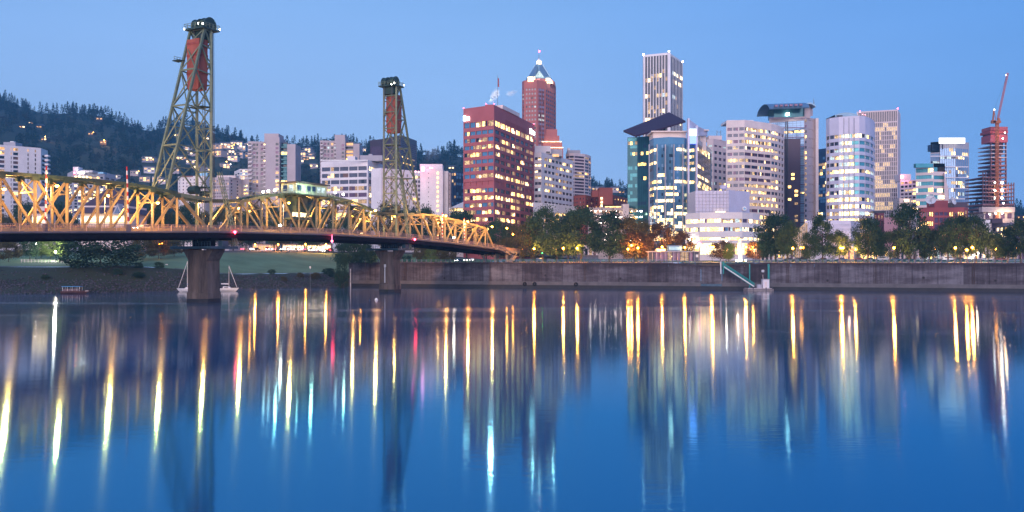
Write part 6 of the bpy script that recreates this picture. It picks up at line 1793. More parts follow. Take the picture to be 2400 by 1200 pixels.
for i, (px, Y, z0, h, wd, kind, k, a) in enumerate(TREES):
    src = CONS[k] if kind == 0 else BROS[k]
    if i in single:
        if (kind, k) not in HMESH: HMESH[kind, k] = raw_mesh('hill_tree', src[0], src[1], HM[kind])
        o = bpy.data.objects.new('conifer_tree' if kind == 0 else 'broadleaf_tree', HMESH[kind, k])
        o.location = (PX(px, Y), Y, z0 - .5); o.scale = (wd, wd, h); o.rotation_euler = (0, 0, a); link(o)
        seg = next((n_ for l_, n_ in ((60, 'at the left frame edge'), (115, 'above the apartment slab right end'), (165, 'left of the hotel'), (215, 'above the left half of the hotel'), (275, 'above the right half of the hotel'), (335, 'right of the hotel'), (400, 'just left of the near tower'), (500, 'behind the near tower'), (580, 'right of the near tower'), (690, 'behind the taller tan apartments'), (750, 'between the two tan apartment towers'), (845, 'behind the smaller tan apartments'), (900, 'beside the far tower')) if px < l_), None) or ('between far tower and brick office' if px < 1200 else 'between far tower and brick office' if px < 1200 else 'above the orange brick apartments' if px < 1600 else 'beside the construction tower')
        what = ('tall ' if h * (1 if kind else .75) > 15 else 'small ') + ['dark pointed conifer', 'dark rounded tree', 'brownish autumn tree'][kind]
        where = 'on the hill skyline' if Y > 1600 else 'on the hillside'
        tag(o, f'{what} {where} {seg}', 'tree', f'{what}s {where} {seg}')
    else:
        c, s_ = math.cos(a), math.sin(a)
        v = src[0] * np.array([wd, wd, h]); v = np.stack([v[:, 0] * c - v[:, 1] * s_, v[:, 0] * s_ + v[:, 1] * c, v[:, 2]], 1) + np.array([PX(px, Y), Y, z0 - .5])
        acc[0].append(v); acc[1].append(src[1] + off); off += len(v); fi += [kind] * len(src[1])
o = link(bpy.data.objects.new('forest', raw_mesh('forest', np.concatenate(acc[0]), np.concatenate(acc[1]), HM, fi)))
tag(o, 'dense mixed forest covering the hillside behind the town', 'forest', kind='stuff')
# ------------------------------------------------------------------ promenade lamps
POST = mat('lamp_post_dark', (.035, .04, .045), .5, .5, .3, 1)
def park_lamp(px, y, Y, label, col='o', heads=1, pw=8000, r=.36):
    X = PX(px, Y); z0 = gz(X, Y); h = PZ(y, Y) - z0
    t = thing('park_lamp', label, 'street lamp', (X, Y, z0), 0, 'lamps along the promenade')
    MB().lathe((0, 0, 0), [(.2, 0), (.2, .25), (.12, .4), (.07, .9), (.055, h - .35), (.1, h - .3)], 8).build('lamp_post', POST, t, world=False)
    for k in range(heads):
        dx = (k - (heads - 1) / 2) * .95
        if heads > 1: MB().beam((0, 0, h - .4), (dx, 0, h - .4), .07).build('lamp_arm', POST, t, world=False)
        MB().lathe((dx, 0, h), [(.08, -.34), (r * .7, -.24), (r, 0), (r * .75, .24), (.06, .36)], 10).build('lamp_globe', ORANGE if col == 'o' else WGLOW, t, world=False)
    l = bpy.data.lights.new('lamp_light', 'POINT'); l.energy = pw * heads; l.color = SOD if col == 'o' else (1, .93, .82); l.shadow_soft_size = .35
    o = bpy.data.objects.new('lamp_light', l); o.location = (0, -.5, h - .1); link(o, t)
for a in (
    (1252, 583, 322, 'orange promenade lamp in front of the olive tree, leftmost after the bridge'), (1320, 582, 319, 'orange promenade lamp before the dark tree left of the garage'), (1353, 582, 317, 'orange promenade lamp before the broad green tree at the garage'),
    (1472, 584, 313, 'lower left lamp of the orange trio before the rust tree'), (1480, 575, 318, 'topmost lamp of the orange trio before the rust tree'), (1495, 581, 314, 'right lamp of the orange trio before the rust tree'), (1552, 579, 318, 'orange lamp left of the glass pavilion upper box'), (1605, 580, 318, 'orange lamp behind the right half of the glass pavilion'),
    (1669, 579, 318, 'orange twin headed lamp before the curved pavilion', 'o', 2), (1617, 563, 330, 'tall white lamp behind the glass pavilion beside the neon sign', 'w', 1, 900, .45), (1702, 565, 330, 'tall white lamp in front of the curved pavilion entrance', 'w', 1, 700, .4),
    (1748, 579, 330, 'orange lamp just right of the floodlit column'), (1765, 579, 332, 'orange lamp at the right corner of the curved pavilion'), (1858, 582, 300, 'orange lamp below the very dark tree'), (1880, 581, 312, 'orange twin lamp before the lattice glass wall', 'o', 2, 300), (1973, 581, 298, 'orange twin lamp before the plain stone block', 'o', 2), (2005, 584, 300, 'orange lamp right of the glowing stone block entrance'),
    (2095, 581, 286, 'orange lamp alone below the pink plaster hall'), (2192, 583, 300, 'dim orange lamp before the red studio left end', 'o', 1, 200, .25), (2239, 581, 278, 'orange lamp below the right end of the red studio'), (2266, 586, 276, 'orange lamp left of the bright floodlight at right'), (2279, 580, 278, 'orange lamp directly above the bright floodlight at right'), (2334, 584, 282, 'faint lamp under the construction tower trees', 'o', 1, 150, .2), (2381, 582, 285, 'lamp under the tree at the right frame edge', 'o', 1, 200, .25),
    (377, 572, 330, 'twin headed orange lamp left of the near pier', 'o', 2, 600), (306, 577, 335, 'small orange lamp right of the big dark bank tree', 'o', 1, 500), (84, 571, 318, 'white lamp among the green lit slender trees', 'w', 1, 900, .3), (130, 590, 310, 'low white lamp lighting the lime tree on the left bank', 'w', 1, 9000, .2),
    (1188, 535, 352, 'tall orange lamp at the bridge approach, leftmost of the cluster', 'o', 1, 1200), (1202, 549, 372, 'lower orange lamp of the bridge approach cluster', 'o', 1, 700), (1221, 540, 362, 'middle orange lamp of the bridge approach cluster', 'o', 1, 1000), (1233, 533, 380, 'highest right orange lamp of the bridge approach cluster', 'o', 1, 800), (1295, 535, 390, 'small amber lamp between the trees below the low white podium', 'o', 1, 300, .25), (1224, 586, 345, 'orange lamp under the bridge approach ramp', 'o', 1, 900), (1312, 539, 400, 'small amber lamp right of the podium trees', 'o', 1, 200, .22),
    (585, 495, 452, 'orange lamp in the wooded strip seen through the lift span left half', 'o', 1, 900), (844, 514, 440, 'orange lamp in the wooded strip seen through the lift span right half', 'o', 1, 900), (480, 508, 450, 'orange lamp in the wooded strip behind the near tower', 'o', 1, 900), (345, 507, 440, 'orange lamp in the wooded strip left of the near tower', 'o', 1, 900), (1000, 590, 366, 'low lamp lighting the yellow young trees', 'w', 1, 900, .15), (1040, 592, 366, 'low lamp under the rightmost yellow young trees', 'w', 1, 700, .15)):
    park_lamp(*a)
# slim dark lamps without light along the lawn top
for px in (573, 595, 606, 670, 695, 763, 780):
    Y = 398; X = PX(px, Y); z0 = gz(X, Y)
    t = thing('lamp_post', 'slim dark unlit lamp post along the top of the lawn under the lift span', 'street lamp', (X, Y, z0), 0, 'unlit lamp posts on the lawn')
    MB().lathe((0, 0, 0), [(.14, 0), (.06, .4), (.05, 3.6)], 6).build('post', POST, t, world=False); MB().lathe((0, 0, 3.6), [(.06, 0), (.3, .1), (.22, .35), (.04, .42)], 8).build('lamp_head', POST, t, world=False)
# floodlights and the white column
X, Y = PX(1735, 318), 318
t = thing('floodlit_column', 'tall white column glowing in floodlight in front of the curved pavilion', 'column', (X, Y, 9.5))
MB().lathe((X, Y, 9.5), [(.9, 0), (.9, .5), (.62, .7), (.55, 7.4), (.75, 7.6), (.75, 8.0)], 12).build('shaft', mat('column_white', (.85, .83, .8), .6, 0, .05, 1), t)
for k, dx in enumerate((-1.9, -.2, 1.6)):
    b = MB(); b.box((X + dx, Y - 1.6 - .5 * (k % 2), 9.95), (.42, .3, .45)); b.build('floodlight', WGLOW, t)
plight((X - 1.4, Y - 1.8, 10.8), 700, (1, .93, .82), t, .4); plight((X + 1.6, Y - 1.8, 11.5), 700, (1, .93, .82), t, .4)
X, Y = PX(2284, 300), 300
t = thing('floodlight_mast', 'cluster of glaring site floodlights under the dark trees at right', 'floodlight', (X, Y, 9.5))
MB().cyl((X, Y, 9.4), (X, Y, 12.4), .08, n=6).build('mast', POST, t)
for dx, dz_ in ((-.6, 2.2), (.5, 2.4), (1.0, 3.0), (-1.0, 1.4)): MB().box((X + dx, Y - .2, 9.5 + dz_), (.6, .3, .5)).build('floodlight', WGLOW, t)
MB().beam((X - 1.2, Y, 11.8), (X + 1.2, Y, 11.8), .08).build('cross_bar', POST, t)
plight((X, Y - 1, 11.8), 2500, (1, .82, .55), t, .5)
# neon sign: red ring, white disc, green and white slanted figure
X, Y = PX(1636, 326), 326
t = thing('neon_sign', 'glowing neon sign with red ring, white disc and green white zigzag on poles', 'sign', (X, Y, 9.5))
for dx in (-.6, .5): MB().cyl((X + dx, Y, 9.4), (X + dx, Y, PZ(578, Y)), .07, n=6).build('sign_pole', POST, t)
c = Vector((PX(1639, Y), Y, PZ(572, Y)))
b = MB(); b.cyl(c + Vector((0, .1, 0)), c + Vector((0, .2, 0)), .95, n=20); b.build('red_disc', glow('neon_red', (1, .04, .12), 5), t)
b = MB(); b.cyl(c + Vector((-.1, -.05, 0)), c + Vector((-.1, .09, 0)), .55, n=16); b.build('white_disc', glow('neon_white', (.9, 1, .95), 6), t)
b = MB(); b.beam((PX(1630, Y), Y, PZ(583, Y)), (PX(1637, Y), Y, PZ(577, Y)), .32); b.beam((PX(1631, Y), Y, PZ(575, Y)), (PX(1637, Y), Y, PZ(582, Y)), .3); b.build('green_figure', glow('neon_green', (.25, 1, .35), 5), t)
# ------------------------------------------------------------------ glass pavilion on the promenade
Y0 = 316
t = thing('glass_pavilion', 'low flat roofed glass pavilion with slim posts on the promenade above the seawall', 'pavilion', (PX(1580, Y0), Y0, 9.4))
def pp_(name, x0, x1, yt, yb, Y, dep, m):
    xa, xb = PX(x0, Y), PX(x1, Y)
    return MB().box(((xa + xb) / 2, Y + dep / 2, (PZ(yt, Y) + PZ(yb, Y)) / 2), (xb - xa, dep, PZ(yt, Y) - PZ(yb, Y))).build(name, m, t)
pp_('roof', 1517, 1642, 588.6, 590.6, Y0 - 1, 9, GREYC); pp_('back_wall', 1540, 1622, 590.6, 611, Y0 + 5, .4, MAUVE); pp_('end_block', 1624, 1640, 590.7, 612, Y0, 7, wall('pavilion_navy', (.10, .11, .17))); pp_('end_block', 1520, 1534, 590.7, 612, Y0 + .5, 6, SPAN)
pp_('upper_box', 1564, 1599, 575, 588.5, Y0 + 2, 5, NAVY); pp_('upper_glass', 1568, 1597, 578, 586, Y0 + 1.9, .2, BLUE); pp_('roof_unit', 1538, 1560, 583, 588.5, Y0 + 3, 3, PINKC)
for k in range(9): pp_('glass_pane', 1535 + 10 * k, 1543.8 + 10 * k, 591, 611.5, Y0 + .4, .1, LITD if k in (3, 6, 7) else MAUVE)
for k in range(13): pp_('post', 1519 + 9.9 * k, 1519.7 + 9.9 * k, 590.6, 612, Y0 - .6, .25, GREYC)
pp_('notice_board', 1631, 1636.5, 596.5, 603, Y0 - .15, .1, WHITE)
for x in (1546, 1574, 1592, 1608): pp_('table_lamp', x, x + 1, 600, 602.5, Y0 + 3, .3, LITW)
# ------------------------------------------------------------------ landing: gangway, float, pump house, piles
DKW = mat('dock_timber', (.30, .26, .25), .85, 0, .3, 1.2); TEALB = mat('gangway_teal', (.035, .30, .28), .5, .2, .25, 1)
YF = 281
t = thing('gangway', 'teal steel gangway sloping from the landing down to the float', 'gangway', (PX(1693, 290), 290, 8))
A0, A1 = Vector((PX(1694, 290.5), 290.5, 8.0)), Vector((PX(1766, YF + 2), YF + 2, 1.4))
for s_ in (-.75, .75):
    off_ = Vector((0, s_, 0))
    MB().beam(A0 + off_, A1 + off_, .22, .35).build('stringer', WHITE if s_ < 0 else TEALB, t); MB().beam(A0 + off_ + Vector((0, 0, 1.15)), A1 + off_ + Vector((0, 0, 1.15)), .14).build('hand_rail', TEALB, t)
    b = MB()
    for k in range(14):
        p = A0.lerp(A1, k / 13) + off_; q = A0.lerp(A1, min(1, (k + 1) / 13)) + off_
        b.beam(p, p + Vector((0, 0, 1.15)), .16)
        if k < 13: b.beam(p, q + Vector((0, 0, 1.15)), .15); b.beam(q, p + Vector((0, 0, 1.15)), .15)
    b.build('gangway_lattice', TEALB, t)
MB().beam(A0, A1, 1.4, .12).build('walkway', TEALB, t)
for dx, m_ in ((0, TEALB), (-.9, WHITE)): MB().cyl((A0.x + dx, A0.y - .9, 5.4), (A0.x + dx, A0.y - .9, 9.6), .22, n=8).build('guide_post', m_, t)
t = thing('landing_float', 'low timber float moored at the foot of the gangway', 'dock', (PX(1775, YF), YF, 0))
MB().box((PX(1776, YF), YF - .6, .35), (PX(1806, YF) - PX(1744, YF), 4.2, .7)).build('deck', DKW, t); MB().box((PX(1776, YF), YF - .6, .86), (PX(1804, YF) - PX(1746, YF), 3.9, .12)).build('planking', CREAM, t)
for x in (1746, 1760, 1790, 1804): MB().cyl((PX(x, YF), YF - 2.6, -.3), (PX(x, YF), YF - 2.6, 1.2), .16, n=7).build('fender', SPAN, t)
MB().box((PX(1778, YF), YF - .5, 1.5), (1.3, 1.0, 1.2)).build('locker', GREYC, t)
t = thing('pump_house', 'white boxy pump hut standing on the timber float', 'hut', (PX(1793, YF), YF, .95))
MB().box((PX(1793, YF), YF - .4, 2.35), (2.0, 1.9, 2.75)).build('wall', WHITEC, t); MB().box((PX(1793, YF), YF - .4, 3.8), (2.3, 2.2, .16)).build('roof', GREYC, t); MB().box((PX(1792, YF), YF - 1.38, 2.1), (.8, .08, 1.9)).build('door', CREAM, t); MB().cyl((PX(1786.5, YF), YF - .9, 3.8), (PX(1786, YF), YF - .9, 5.3), .07, n=6).build('flue', CREAM, t)
for x, lb in ((1757, 'slim teal mooring pile left of the white pump hut'), (1801.5, 'thick teal mooring pile right of the white pump hut')):
    t = thing('mooring_pile', lb, 'pile', (PX(x, 284), 284, -2)); r = .22 if x < 1780 else .36
    MB().cyl((PX(x, 284), 284, -2), (PX(x, 284), 284, PZ(620, 284)), r, n=10).build('pile', TEALB, t); MB().cyl((PX(x, 284), 284, PZ(620, 284)), (PX(x, 284), 284, PZ(618, 284)), r * 1.05, .05, n=10).build('pile_cap', TEALB, t)
def plate(px, y0, y1, w, label, Y, m=WHITE, pole=None, nm_='notice_sign'):
    X = PX(px, Y); z0 = pole if pole is not None else PZ(y1, Y)
    t = thing(nm_, label, 'sign', (X, Y, z0))
    MB().box((X, Y, (PZ(y0, Y) + PZ(y1, Y)) / 2), (w, .08, PZ(y0, Y) - PZ(y1, Y))).build('sign_plate', m, t)
    MB().box((X, Y - .06, (PZ(y0, Y) + PZ(y1, Y)) / 2), (w * .55, .03, (PZ(y0, Y) - PZ(y1, Y)) * .16)).build('sign_bar', NAVY, t)
    if pole is not None: MB().cyl((X, Y + .1, pole - .3), (X, Y + .1, PZ(y1, Y)), .06, n=6).build('sign_post', STEEL, t)
    return t
plate(1788, 632.5, 638, .85, 'small white square notice on the seawall above the pump hut', wallY(PX(1788, 290)) - .1)
X = PX(390.5, 300); plate(390.5, 619, 626, .8, 'white notice on a post at the top of the bank left of the near pier', 304, pole=gz(PX(390.5, 304), 304))
plate(727, 624, 629, .5, 'small white marker post on the bank right of the near pier', 314, pole=gz(PX(727, 314), 314), nm_='marker_post')
t = thing('river_marker', 'tall white pole standing at the left end of the seawall', 'pole', (PX(821.5, 326), 326, -1)); MB().cyl((PX(821.5, 326), 326, -1), (PX(821.5, 326), 326, PZ(630, 326)), .2, n=8).build('pole', WHITE, t); MB().box((PX(821.5, 326), 326.1, PZ(628, 326)), (.55, .4, .5)).build('pole_cap', SPAN, t)
GT = B(T2 - 3.55, .6, 0); t = thing('depth_gauge', 'white vertical clearance gauge board on the far pier', 'gauge', (GT[0], GT[1], 2.6))
MB().beam((GT[0], GT[1], 3), (GT[0], GT[1], 8), .34, .1, side=D).build('gauge_board', WHITE, t); MB().beam(B(T2 - 3.55, .3, 8.3), B(T2 - 3.55, 1.0, 8.3), .9, .1, side=D).build('gauge_head', WHITE, t)
for k in range(8): MB().beam(B(T2 - 3.64, .45, 3.3 + .6 * k), B(T2 - 3.64, .72, 3.3 + .6 * k), .05, .16, side=D).build('gauge_mark', BLACKM, t)
for i, px in enumerate((1231, 1254, 1349)):
    Xw = PX(px, 309); p = wp(Xw, .75, 1.5); t = thing('rubber_fender', ['black tyre fender at the seawall foot below the leftmost promenade lamp', 'second black tyre fender from the left at the seawall foot', 'black tyre fender at the seawall foot below the broad green tree'][i], 'tyre', p)
    b = MB(); n = 14
    vs = [(p[0] + (.5 + .24 * math.cos(v_ * 1.5708)) * math.cos(u_ * 6.2832 / n), p[1] + .3 * math.sin(v_ * 1.5708), p[2] + (.5 + .24 * math.cos(v_ * 1.5708)) * math.sin(u_ * 6.2832 / n)) for u_ in range(n) for v_ in range(4)]
    b.add(vs, [(u_ * 4 + v_, ((u_ + 1) % n) * 4 + v_, ((u_ + 1) % n) * 4 + (v_ + 1) % 4, u_ * 4 + (v_ + 1) % 4) for u_ in range(n) for v_ in range(4)]); b.build('tyre', BLACKM, t)
t = thing('buoy', 'small white round buoy floating left of the far pier', 'buoy', (PX(882, 215), 215, 0)); b = MB(); b.lathe((PX(882, 215), 215, 0), [(.1, -.4), (.4, -.1), (.42, .15), (.2, .5), (.05, .6)], 12); b.build('float', WHITE, t, smooth=True)
# ------------------------------------------------------------------ boats
def hull(par, Ln, w, h, m, bow=.8):
    b = MB(); secs = 9; vs = []
    for i in range(secs):
        u = i / (secs - 1); x = (u - .5) * Ln
        k = math.sin(math.pi * min(1, (.32 + u * .68))) ** .7 if u < .999 else .02
        k = max(.03, (1 - max(0, (u - .45) / .55) ** 2.2)) * (.82 + .18 * min(1, u * 3))
        sh = h * (1 + .28 * u ** 2)
        for yy, zz in ((-1, 1), (-.86, .35), (-.3, -.35), (.3, -.35), (.86, .35), (1, 1)): vs.append((x + (bow * u ** 6 * zz if zz > 0 else -.3 * u ** 4), yy * w / 2 * k, zz * sh if zz > 0 else zz * h * (1 - .7 * u ** 3)))
    fs = [(i * 6 + j, i * 6 + j + 1, (i + 1) * 6 + j + 1, (i + 1) * 6 + j) for i in range(secs - 1) for j in range(5)] + [(0, 6 * k_, 6 * k_ + 5, 5) for k_ in ()]
    fs += [(i * 6 + 5, i * 6, (i + 1) * 6, (i + 1) * 6 + 5) for i in range(secs - 1)] + [(5, 4, 3, 2, 1, 0)]
    b.add(vs, fs); return b.build('hull', m, par, world=False)
HULLW = mat('hull_white', (.72, .74, .76), .35, 0, .1, .8); COVB = mat('boat_cover_blue', (.06, .28, .55), .7, 0, .2, 1.5); MASTM = mat('mast_alloy', (.55, .57, .60), .4, .6, .1, 1)
def sailboat(px, Y, rz, Ln, mh, cov, label):
    t = thing('sailboat', label, 'sailboat', (PX(px, Y), Y, .12), rz)
    hull(t, Ln, Ln * .32, .85, HULLW)
    b = MB(); b.add([(-Ln * .18, -.8, .9), (Ln * .2, -.62, .95), (Ln * .2, .62, .95), (-Ln * .18, .8, .9), (-Ln * .16, -.6, 1.5), (Ln * .12, -.45, 1.42), (Ln * .12, .45, 1.42), (-Ln * .16, .6, 1.5)], [(4, 5, 6, 7), (0, 1, 5, 4), (1, 2, 6, 5), (2, 3, 7, 6), (3, 0, 4, 7)]); b.build('cabin', HULLW, t, world=False)
    MB().box((0, -.74, 1.2), (Ln * .2, .06, .22)).build('cabin_window', DARK, t, world=False)
    MB().cyl((Ln * .1, 0, .9), (Ln * .1, 0, mh), .1, .06, 8).build('mast', MASTM, t, world=False)
    MB().cyl((Ln * .1, 0, 2.1), (-Ln * .32, 0, 2.2), .07, n=6).build('boom', MASTM, t, world=False)
    b = MB(); b.cyl((Ln * .08, 0, 2.3), (-Ln * .3, 0, 2.32), .26, .16, 8); b.build('furled_sail', cov, t, world=False)
    MB().beam((Ln * .52, 0, 1.2), (Ln * .1, 0, mh * .97), .11).build('furled_jib', HULLW, t, world=False); MB().beam((-Ln * .49, 0, 1.0), (Ln * .1, 0, mh), .03).build('backstay', ROPE, t, world=False)
    for s_ in (-1, 1): MB().beam((Ln * .1, s_ * Ln * .14, .9), (Ln * .1, 0, mh * .95), .03).build('shroud', ROPE, t, world=False)
    if cov is COVB:
        b = MB(); b.add([(-Ln * .42, -.95, 1.0), (-Ln * .05, -.95, 1.0), (-Ln * .05, .95, 1.0), (-Ln * .42, .95, 1.0), (-Ln * .36, 0, 2.4), (-Ln * .05, 0, 2.2)], [(0, 1, 5, 4), (2, 3, 4, 5), (3, 0, 4), (1, 2, 5)]); b.build('cover', COVB, t, world=False)
sailboat(444, 270, math.pi - .25, 7.6, 9.6, COVB, 'white sailboat with a blue cover half hidden left of the near pier')
sailboat(532, 276, -.1, 6.4, 8.2, HULLW, 'white sailboat moored just right of the near pier')
HULLD = mat('hull_dark_red', (.10, .05, .05), .5, 0, .3, .8)
t = thing('motor_boat', 'small dark motor boat with a flat pale canopy by the riprap bank', 'boat', (PX(180, 259), 257.5, .1), .06)
hull(t, 7.4, 2.3, .7, HULLD)
MB().box((-.6, 0, 2.05), (5.4, 2.2, .14)).build('canopy_roof', COVB, t, world=False)
for x in (-3.0, -1.6, -.2, 1.2, 1.9):
    for s_ in (-1, 1): MB().cyl((x, s_ * .95, .7), (x, s_ * .95, 2.0), .05, n=5).build('canopy_post', HULLW, t, world=False)
MB().box((-.6, 0, 1.0), (4.6, 1.7, .7)).build('cabin', BROWNG, t, world=False); MB().box((3.4, 0, .72), (1.6, .8, .12)).build('bow_deck', WHITE, t, world=False)
# ------------------------------------------------------------------ cars
def car_mesh(kind):
    prof = {'car': [(-2.1, .55), (-2.05, .95), (-1.2, 1.0), (-.75, 1.45), (.55, 1.48), (1.15, .98), (1.95, .85), (2.1, .55)], 'van': [(-2.3, .55), (-2.3, 1.85), (-.2, 1.95), (1.1, 1.85), (1.55, 1.15), (2.2, 1.0), (2.3, .55)]}[kind]
    b = MB(); n = len(prof)
    for s_ in (-1, 1):
        b.v += [(x, s_ * (.85 if z < 1.1 else .7), z) for x, z in prof]
    b.f += [tuple(range(n)), tuple(range(2 * n - 1, n - 1, -1))] + [(i, n + i, n + (i + 1) % n, (i + 1) % n) for i in range(n)]; b.m += [0] * (n + 2)
    return b
CARM = [mat('car_' + c, v, .3, .3, .05, 1) for c, v in (('silver', (.45, .46, .48)), ('white', (.7, .7, .7)), ('black', (.03, .03, .035)), ('red', (.3, .03, .03)), ('blue', (.05, .09, .25)), ('grey', (.16, .17, .18)))]
CNAME = ['silver', 'white', 'black', 'red', 'blue', 'grey']
PROTO = {}
CR_ = random.Random(3)
def car(X, Y, z, rz, ci, kind, label, group, lights):
    if (ci, kind, lights) in PROTO: return copy_tree(PROTO[ci, kind, lights], (X, Y, z), rz, None, label, group)
    t = thing('parked_car' if not lights else 'moving_car', label, 'car' if kind == 'car' else 'van', (X, Y, z), rz, group)
    car_mesh(kind).build('body', CARM[ci], t, world=False)
    hz_ = 1.22 if kind == 'car' else 1.5
    for s_ in (-1, 1):
        MB().box((-.1 if kind == 'car' else 0, s_ * .8, hz_), (1.5 if kind == 'car' else 2.6, .08, .34)).build('side_window', DARK, t, world=False)
        MB().box((2.12 if kind == 'car' else 2.32, s_ * .58, .75), (.08, .34, .18)).build('headlight', WGLOW if lights else GREYC, t, world=False); MB().box((-2.1 if kind == 'car' else -2.33, s_ * .6, .8), (.08, .32, .2)).build('tail_light', REDG if lights else CWT, t, world=False)
        for x in (-1.35, 1.35):
            b = MB(); b.cyl((x, s_ * .72, .33), (x, s_ * .9, .33), .33, n=12); b.build('wheel', BLACKM, t, world=False)
    if lights and False: pass
    PROTO[ci, kind, lights] = t
    return t
seq = [(1828, 0, 'car'), (1850, 2, 'car'), (1868, 5, 'car'), (1884, 2, 'van'), (1905, 1, 'car'), (1930, 2, 'car'), (1950, 0, 'car'), (1972, 4, 'car'), (2014, 3, 'car'), (2040, 5, 'car'), (2066, 1, 'van'), (2098, 4, 'car'), (2128, 2, 'car'), (2160, 0, 'car'), (2192, 5, 'car'), (2222, 1, 'van'), (2248, 2, 'car'), (2312, 0, 'car'), (2345, 3, 'car')]
for px, ci, kd in seq:
    Y = 345 - (px - 1828) * .06; X = PX(px, Y)
    wh = 'right of the curved pavilion' if px < 1880 else 'before the plain stone block' if px < 2010 else 'before the old red stone tower' if px < 2100 else 'below the red studio' if px < 2260 else 'below the construction tower'
    car(X, Y, gz(X, Y) + .02, math.pi * CR_.choice((0, 1)) - .15, ci, kd, f'{CNAME[ci]} parked {kd} at the kerb {wh}', f'{CNAME[ci]} {kd}s parked {wh}', False)
for i, px in enumerate((574, 588, 600, 626, 634, 648, 661, 676, 690, 702, 716, 728, 741, 752, 764, 775, 1075, 1092, 1108)):
    Y = 427 - (i % 3) * 3 if px < 900 else 372; X = PX(px, Y)
    ci = i % 6
    car(X, Y, gz(X, Y) + .04, math.pi * (1.5 if i % 5 else .5) + CR_.uniform(-.5, .5), ci, 'van' if i % 4 == 3 else 'car', f'{CNAME[ci]} car with lights on, on the road ' + ('above the lawn under the lift span' if px < 900 else 'under the far bridge span'), f'{CNAME[ci]} lit cars on the road', True)
for px, lb in ((598, 'leftmost'), (652, 'second'), (716, 'third'), (764, 'rightmost')): park_lamp(px, 573, 413, f'{lb} orange road lamp above the lawn under the lift span', 'o', 1, 5200, .3)
for px, col_ in ((620, (1, .6, .2)), (690, (1, .85, .6)), (748, (1, .9, .75))):
    Y = 436; X = PX(px, Y); t = thing('shop_kiosk', {620: 'amber lit low kiosk behind the road above the lawn', 690: 'pale lit kiosk behind the middle of the road above the lawn', 748: 'long white lit kiosk at the right end of the road above the lawn'}[px], 'kiosk', (X, Y, 14.5))
    w = 12; MB().box((X, Y + 2, 16.3), (w, 4, 3.6)).build('wall', CREAM, t); MB().box((X, Y + 1.6, 18.25), (w + 1.2, 5.6, .25)).build('roof', SPAN, t)
    for k in range(5): MB().box((X - w * .4 + w * .2 * k, Y - .06, 16.3), (w * .16, .12, 2.0)).build('window', LITO if px == 620 else LITW, t)
# bridge traffic with tail lights near the city end
for i, (tt, o_) in enumerate(((98, -1.4), (107, -1.3), (118, -1.4), (127, -1.3), (146, -1.6), (156, -1.6), (60, 1.2), (-18, 1.3))):
    p = B(tt, o_, dz(tt)); ci = (0, 3, 1, 2, 5, 0, 4, 1)[i]
    car(p[0], p[1], p[2], rzD if o_ < 0 else rzD + math.pi, ci, 'van' if i == 2 else 'car', f'{CNAME[ci]} {"van" if i == 2 else "car"} driving with lights on over the ' + ('far end of the bridge' if tt > 74 else 'lift span' if tt > 0 else 'near span'), f'{CNAME[ci]} traffic on the bridge', True)
for tt, lb in ((18, 'bright white lamp on the near walkway railing left of the control house'), (100.7, 'bright white lamp on the near walkway railing of the far span')):
    p = B(tt, OUT - .2, dz(tt)); t = thing('walkway_lamp', lb, 'street lamp', p)
    MB().cyl((0, 0, 0), (0, 0, 1.6), .06, n=6).build('lamp_post', STEEL, t, world=False); MB().lathe((0, 0, 1.8), [(.1, -.25), (.34, 0), (.26, .2), (.05, .3)], 8).build('lamp_head', WGLOW, t, world=False)
    plight((p[0], p[1], p[2] + 2.4), 500, (1, .9, .75), t, .3)
Yg = 326; t = thing('traffic_light', 'traffic light showing green behind the leftmost promenade lamp', 'traffic light', (PX(1271, Yg), Yg, 9.4))
MB().cyl((PX(1271, Yg), Yg, 9.4), (PX(1271, Yg), Yg, 12.6), .07, n=6).build('post', POST, t); MB().box((PX(1271, Yg), Yg, 13.1), (.4, .35, 1.1)).build('signal_box', BLACKM, t)
for k, m_ in enumerate((glow('signal_green', (.05, 1, .18), 22), SPAN, SPAN)): b = MB(); b.cyl((PX(1271, Yg), Yg - .24, 12.78 + .33 * k), (PX(1271, Yg), Yg - .18, 12.78 + .33 * k), .14, n=10); b.build('signal_lens', m_, t)
# bank fence under the left trees
t = thing('bank_fence', 'pale low fence under the lit trees on the left bank', 'fence', (PX(110, 300), 300, 8))
for k in range(15):
    px = 50 + 8 * k; X = PX(px, 298); MB().box((X, 298, gz(X, 298) + .5), (.12, .12, 1.1)).build('post', CREAM, t)
for h in (.45, .9):
    b = MB()
    for k in range(14):
        x0, x1 = PX(50 + 8 * k, 298), PX(58 + 8 * k, 298); b.beam((x0, 298, gz(x0, 298) + h), (x1, 298, gz(x1, 298) + h), .1)
    b.build('rail', CREAM, t)
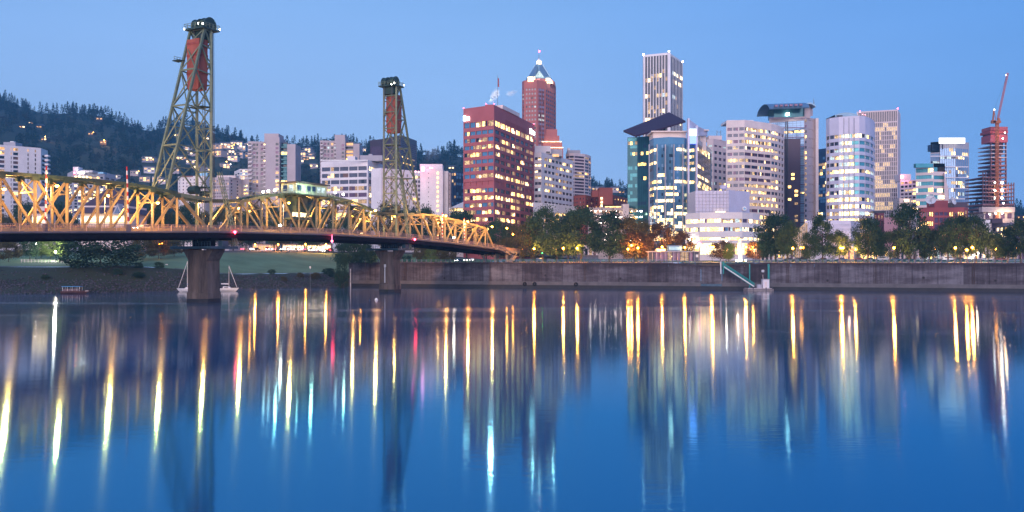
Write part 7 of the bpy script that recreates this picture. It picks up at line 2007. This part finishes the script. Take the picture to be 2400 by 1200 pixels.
# ------------------------------------------------------------------ steam over the roofs
def steam(label, x, y, Y, w, h, dens, rot, col=(1, 1, 1)):
    m = bpy.data.materials.new('steam'); m.use_nodes = True; nt_ = m.node_tree; nt_.nodes.clear()
    out = nt_.nodes.new('ShaderNodeOutputMaterial'); pv = nt_.nodes.new('ShaderNodeVolumePrincipled'); pv.inputs['Color'].default_value = (*col, 1)
    pv.inputs['Emission Strength'].default_value = 0
    tc_ = nt_.nodes.new('ShaderNodeTexCoord'); ln = nt_.nodes.new('ShaderNodeVectorMath'); ln.operation = 'LENGTH'; nt_.links.new(tc_.outputs['Object'], ln.inputs[0])
    nz_ = nt_.nodes.new('ShaderNodeTexNoise'); nz_.inputs['Scale'].default_value = 2.2; nz_.inputs['Detail'].default_value = 3; nt_.links.new(tc_.outputs['Object'], nz_.inputs['Vector'])
    s1_ = nt_.nodes.new('ShaderNodeMath'); s1_.operation = 'MULTIPLY_ADD'; s1_.inputs[1].default_value = 1.3; s1_.inputs[2].default_value = -.35; nt_.links.new(nz_.outputs['Fac'], s1_.inputs[0])
    s2_ = nt_.nodes.new('ShaderNodeMath'); s2_.operation = 'SUBTRACT'; nt_.links.new(s1_.outputs[0], s2_.inputs[0])
    s3_ = nt_.nodes.new('ShaderNodeMath'); s3_.operation = 'MULTIPLY_ADD'; s3_.inputs[1].default_value = .95; s3_.inputs[2].default_value = -.42; nt_.links.new(ln.outputs['Value'], s3_.inputs[0]); nt_.links.new(s3_.outputs[0], s2_.inputs[1])
    mx = nt_.nodes.new('ShaderNodeMath'); mx.operation = 'MAXIMUM'; mx.inputs[1].default_value = 0; nt_.links.new(s2_.outputs[0], mx.inputs[0])
    ml_ = nt_.nodes.new('ShaderNodeMath'); ml_.operation = 'MULTIPLY'; ml_.inputs[1].default_value = dens; nt_.links.new(mx.outputs[0], ml_.inputs[0])
    nt_.links.new(ml_.outputs[0], pv.inputs['Density']); nt_.links.new(pv.outputs[0], out.inputs['Volume'])
    b = MB(); prof = [(math.sin(math.pi * i / 10), -math.cos(math.pi * i / 10)) for i in range(11)]; prof[0] = (.02, -1); prof[-1] = (.02, 1)
    b.lathe((0, 0, 0), prof, 14); o = b.build('steam_plume', m, None, world=False); o.location = (PX(x, Y), Y, PZ(y, Y)); o.scale = (w / F * Y / 2, w / F * Y / 2.4, h / F * Y / 2); o.rotation_euler = (0, math.radians(rot), 0)
    tag(o, label, 'steam', kind='stuff')
plight((PX(1150, 466), 464, PZ(236, 466)), 16000, (1, .95, .88), bpy.data.objects['brick_office'], 1.0, 'steam_fill_light')  # added fill light beside the plume, without a fitting, to whiten the steam
steam('white steam plume rising from the red brick office roof', 1160, 222, 475, 26, 52, 1.0, 30)
steam('fainter steam puff drifting right of the red brick office mast', 1198, 218, 475, 40, 18, .35, -12)
steam('faint steam rising from the pink lit roof', 1012, 360, 530, 60, 70, .035, 25)
# ------------------------------------------------------------------ air
def haze():
    m = bpy.data.materials.new('haze_air'); m.use_nodes = True; t_ = m.node_tree; t_.nodes.clear()
    o_ = t_.nodes.new('ShaderNodeOutputMaterial'); v = t_.nodes.new('ShaderNodeVolumePrincipled')
    v.inputs['Color'].default_value = (.22, .62, 1, 1); v.inputs['Density'].default_value = .00013
    t_.links.new(v.outputs[0], o_.inputs['Volume'])
    o = MB().box((0, 1220, 185), (7600, 2760, 400)).build('haze', m)
    tag(o, 'thin blue evening haze over the river and hills', 'haze', kind='stuff')
haze()
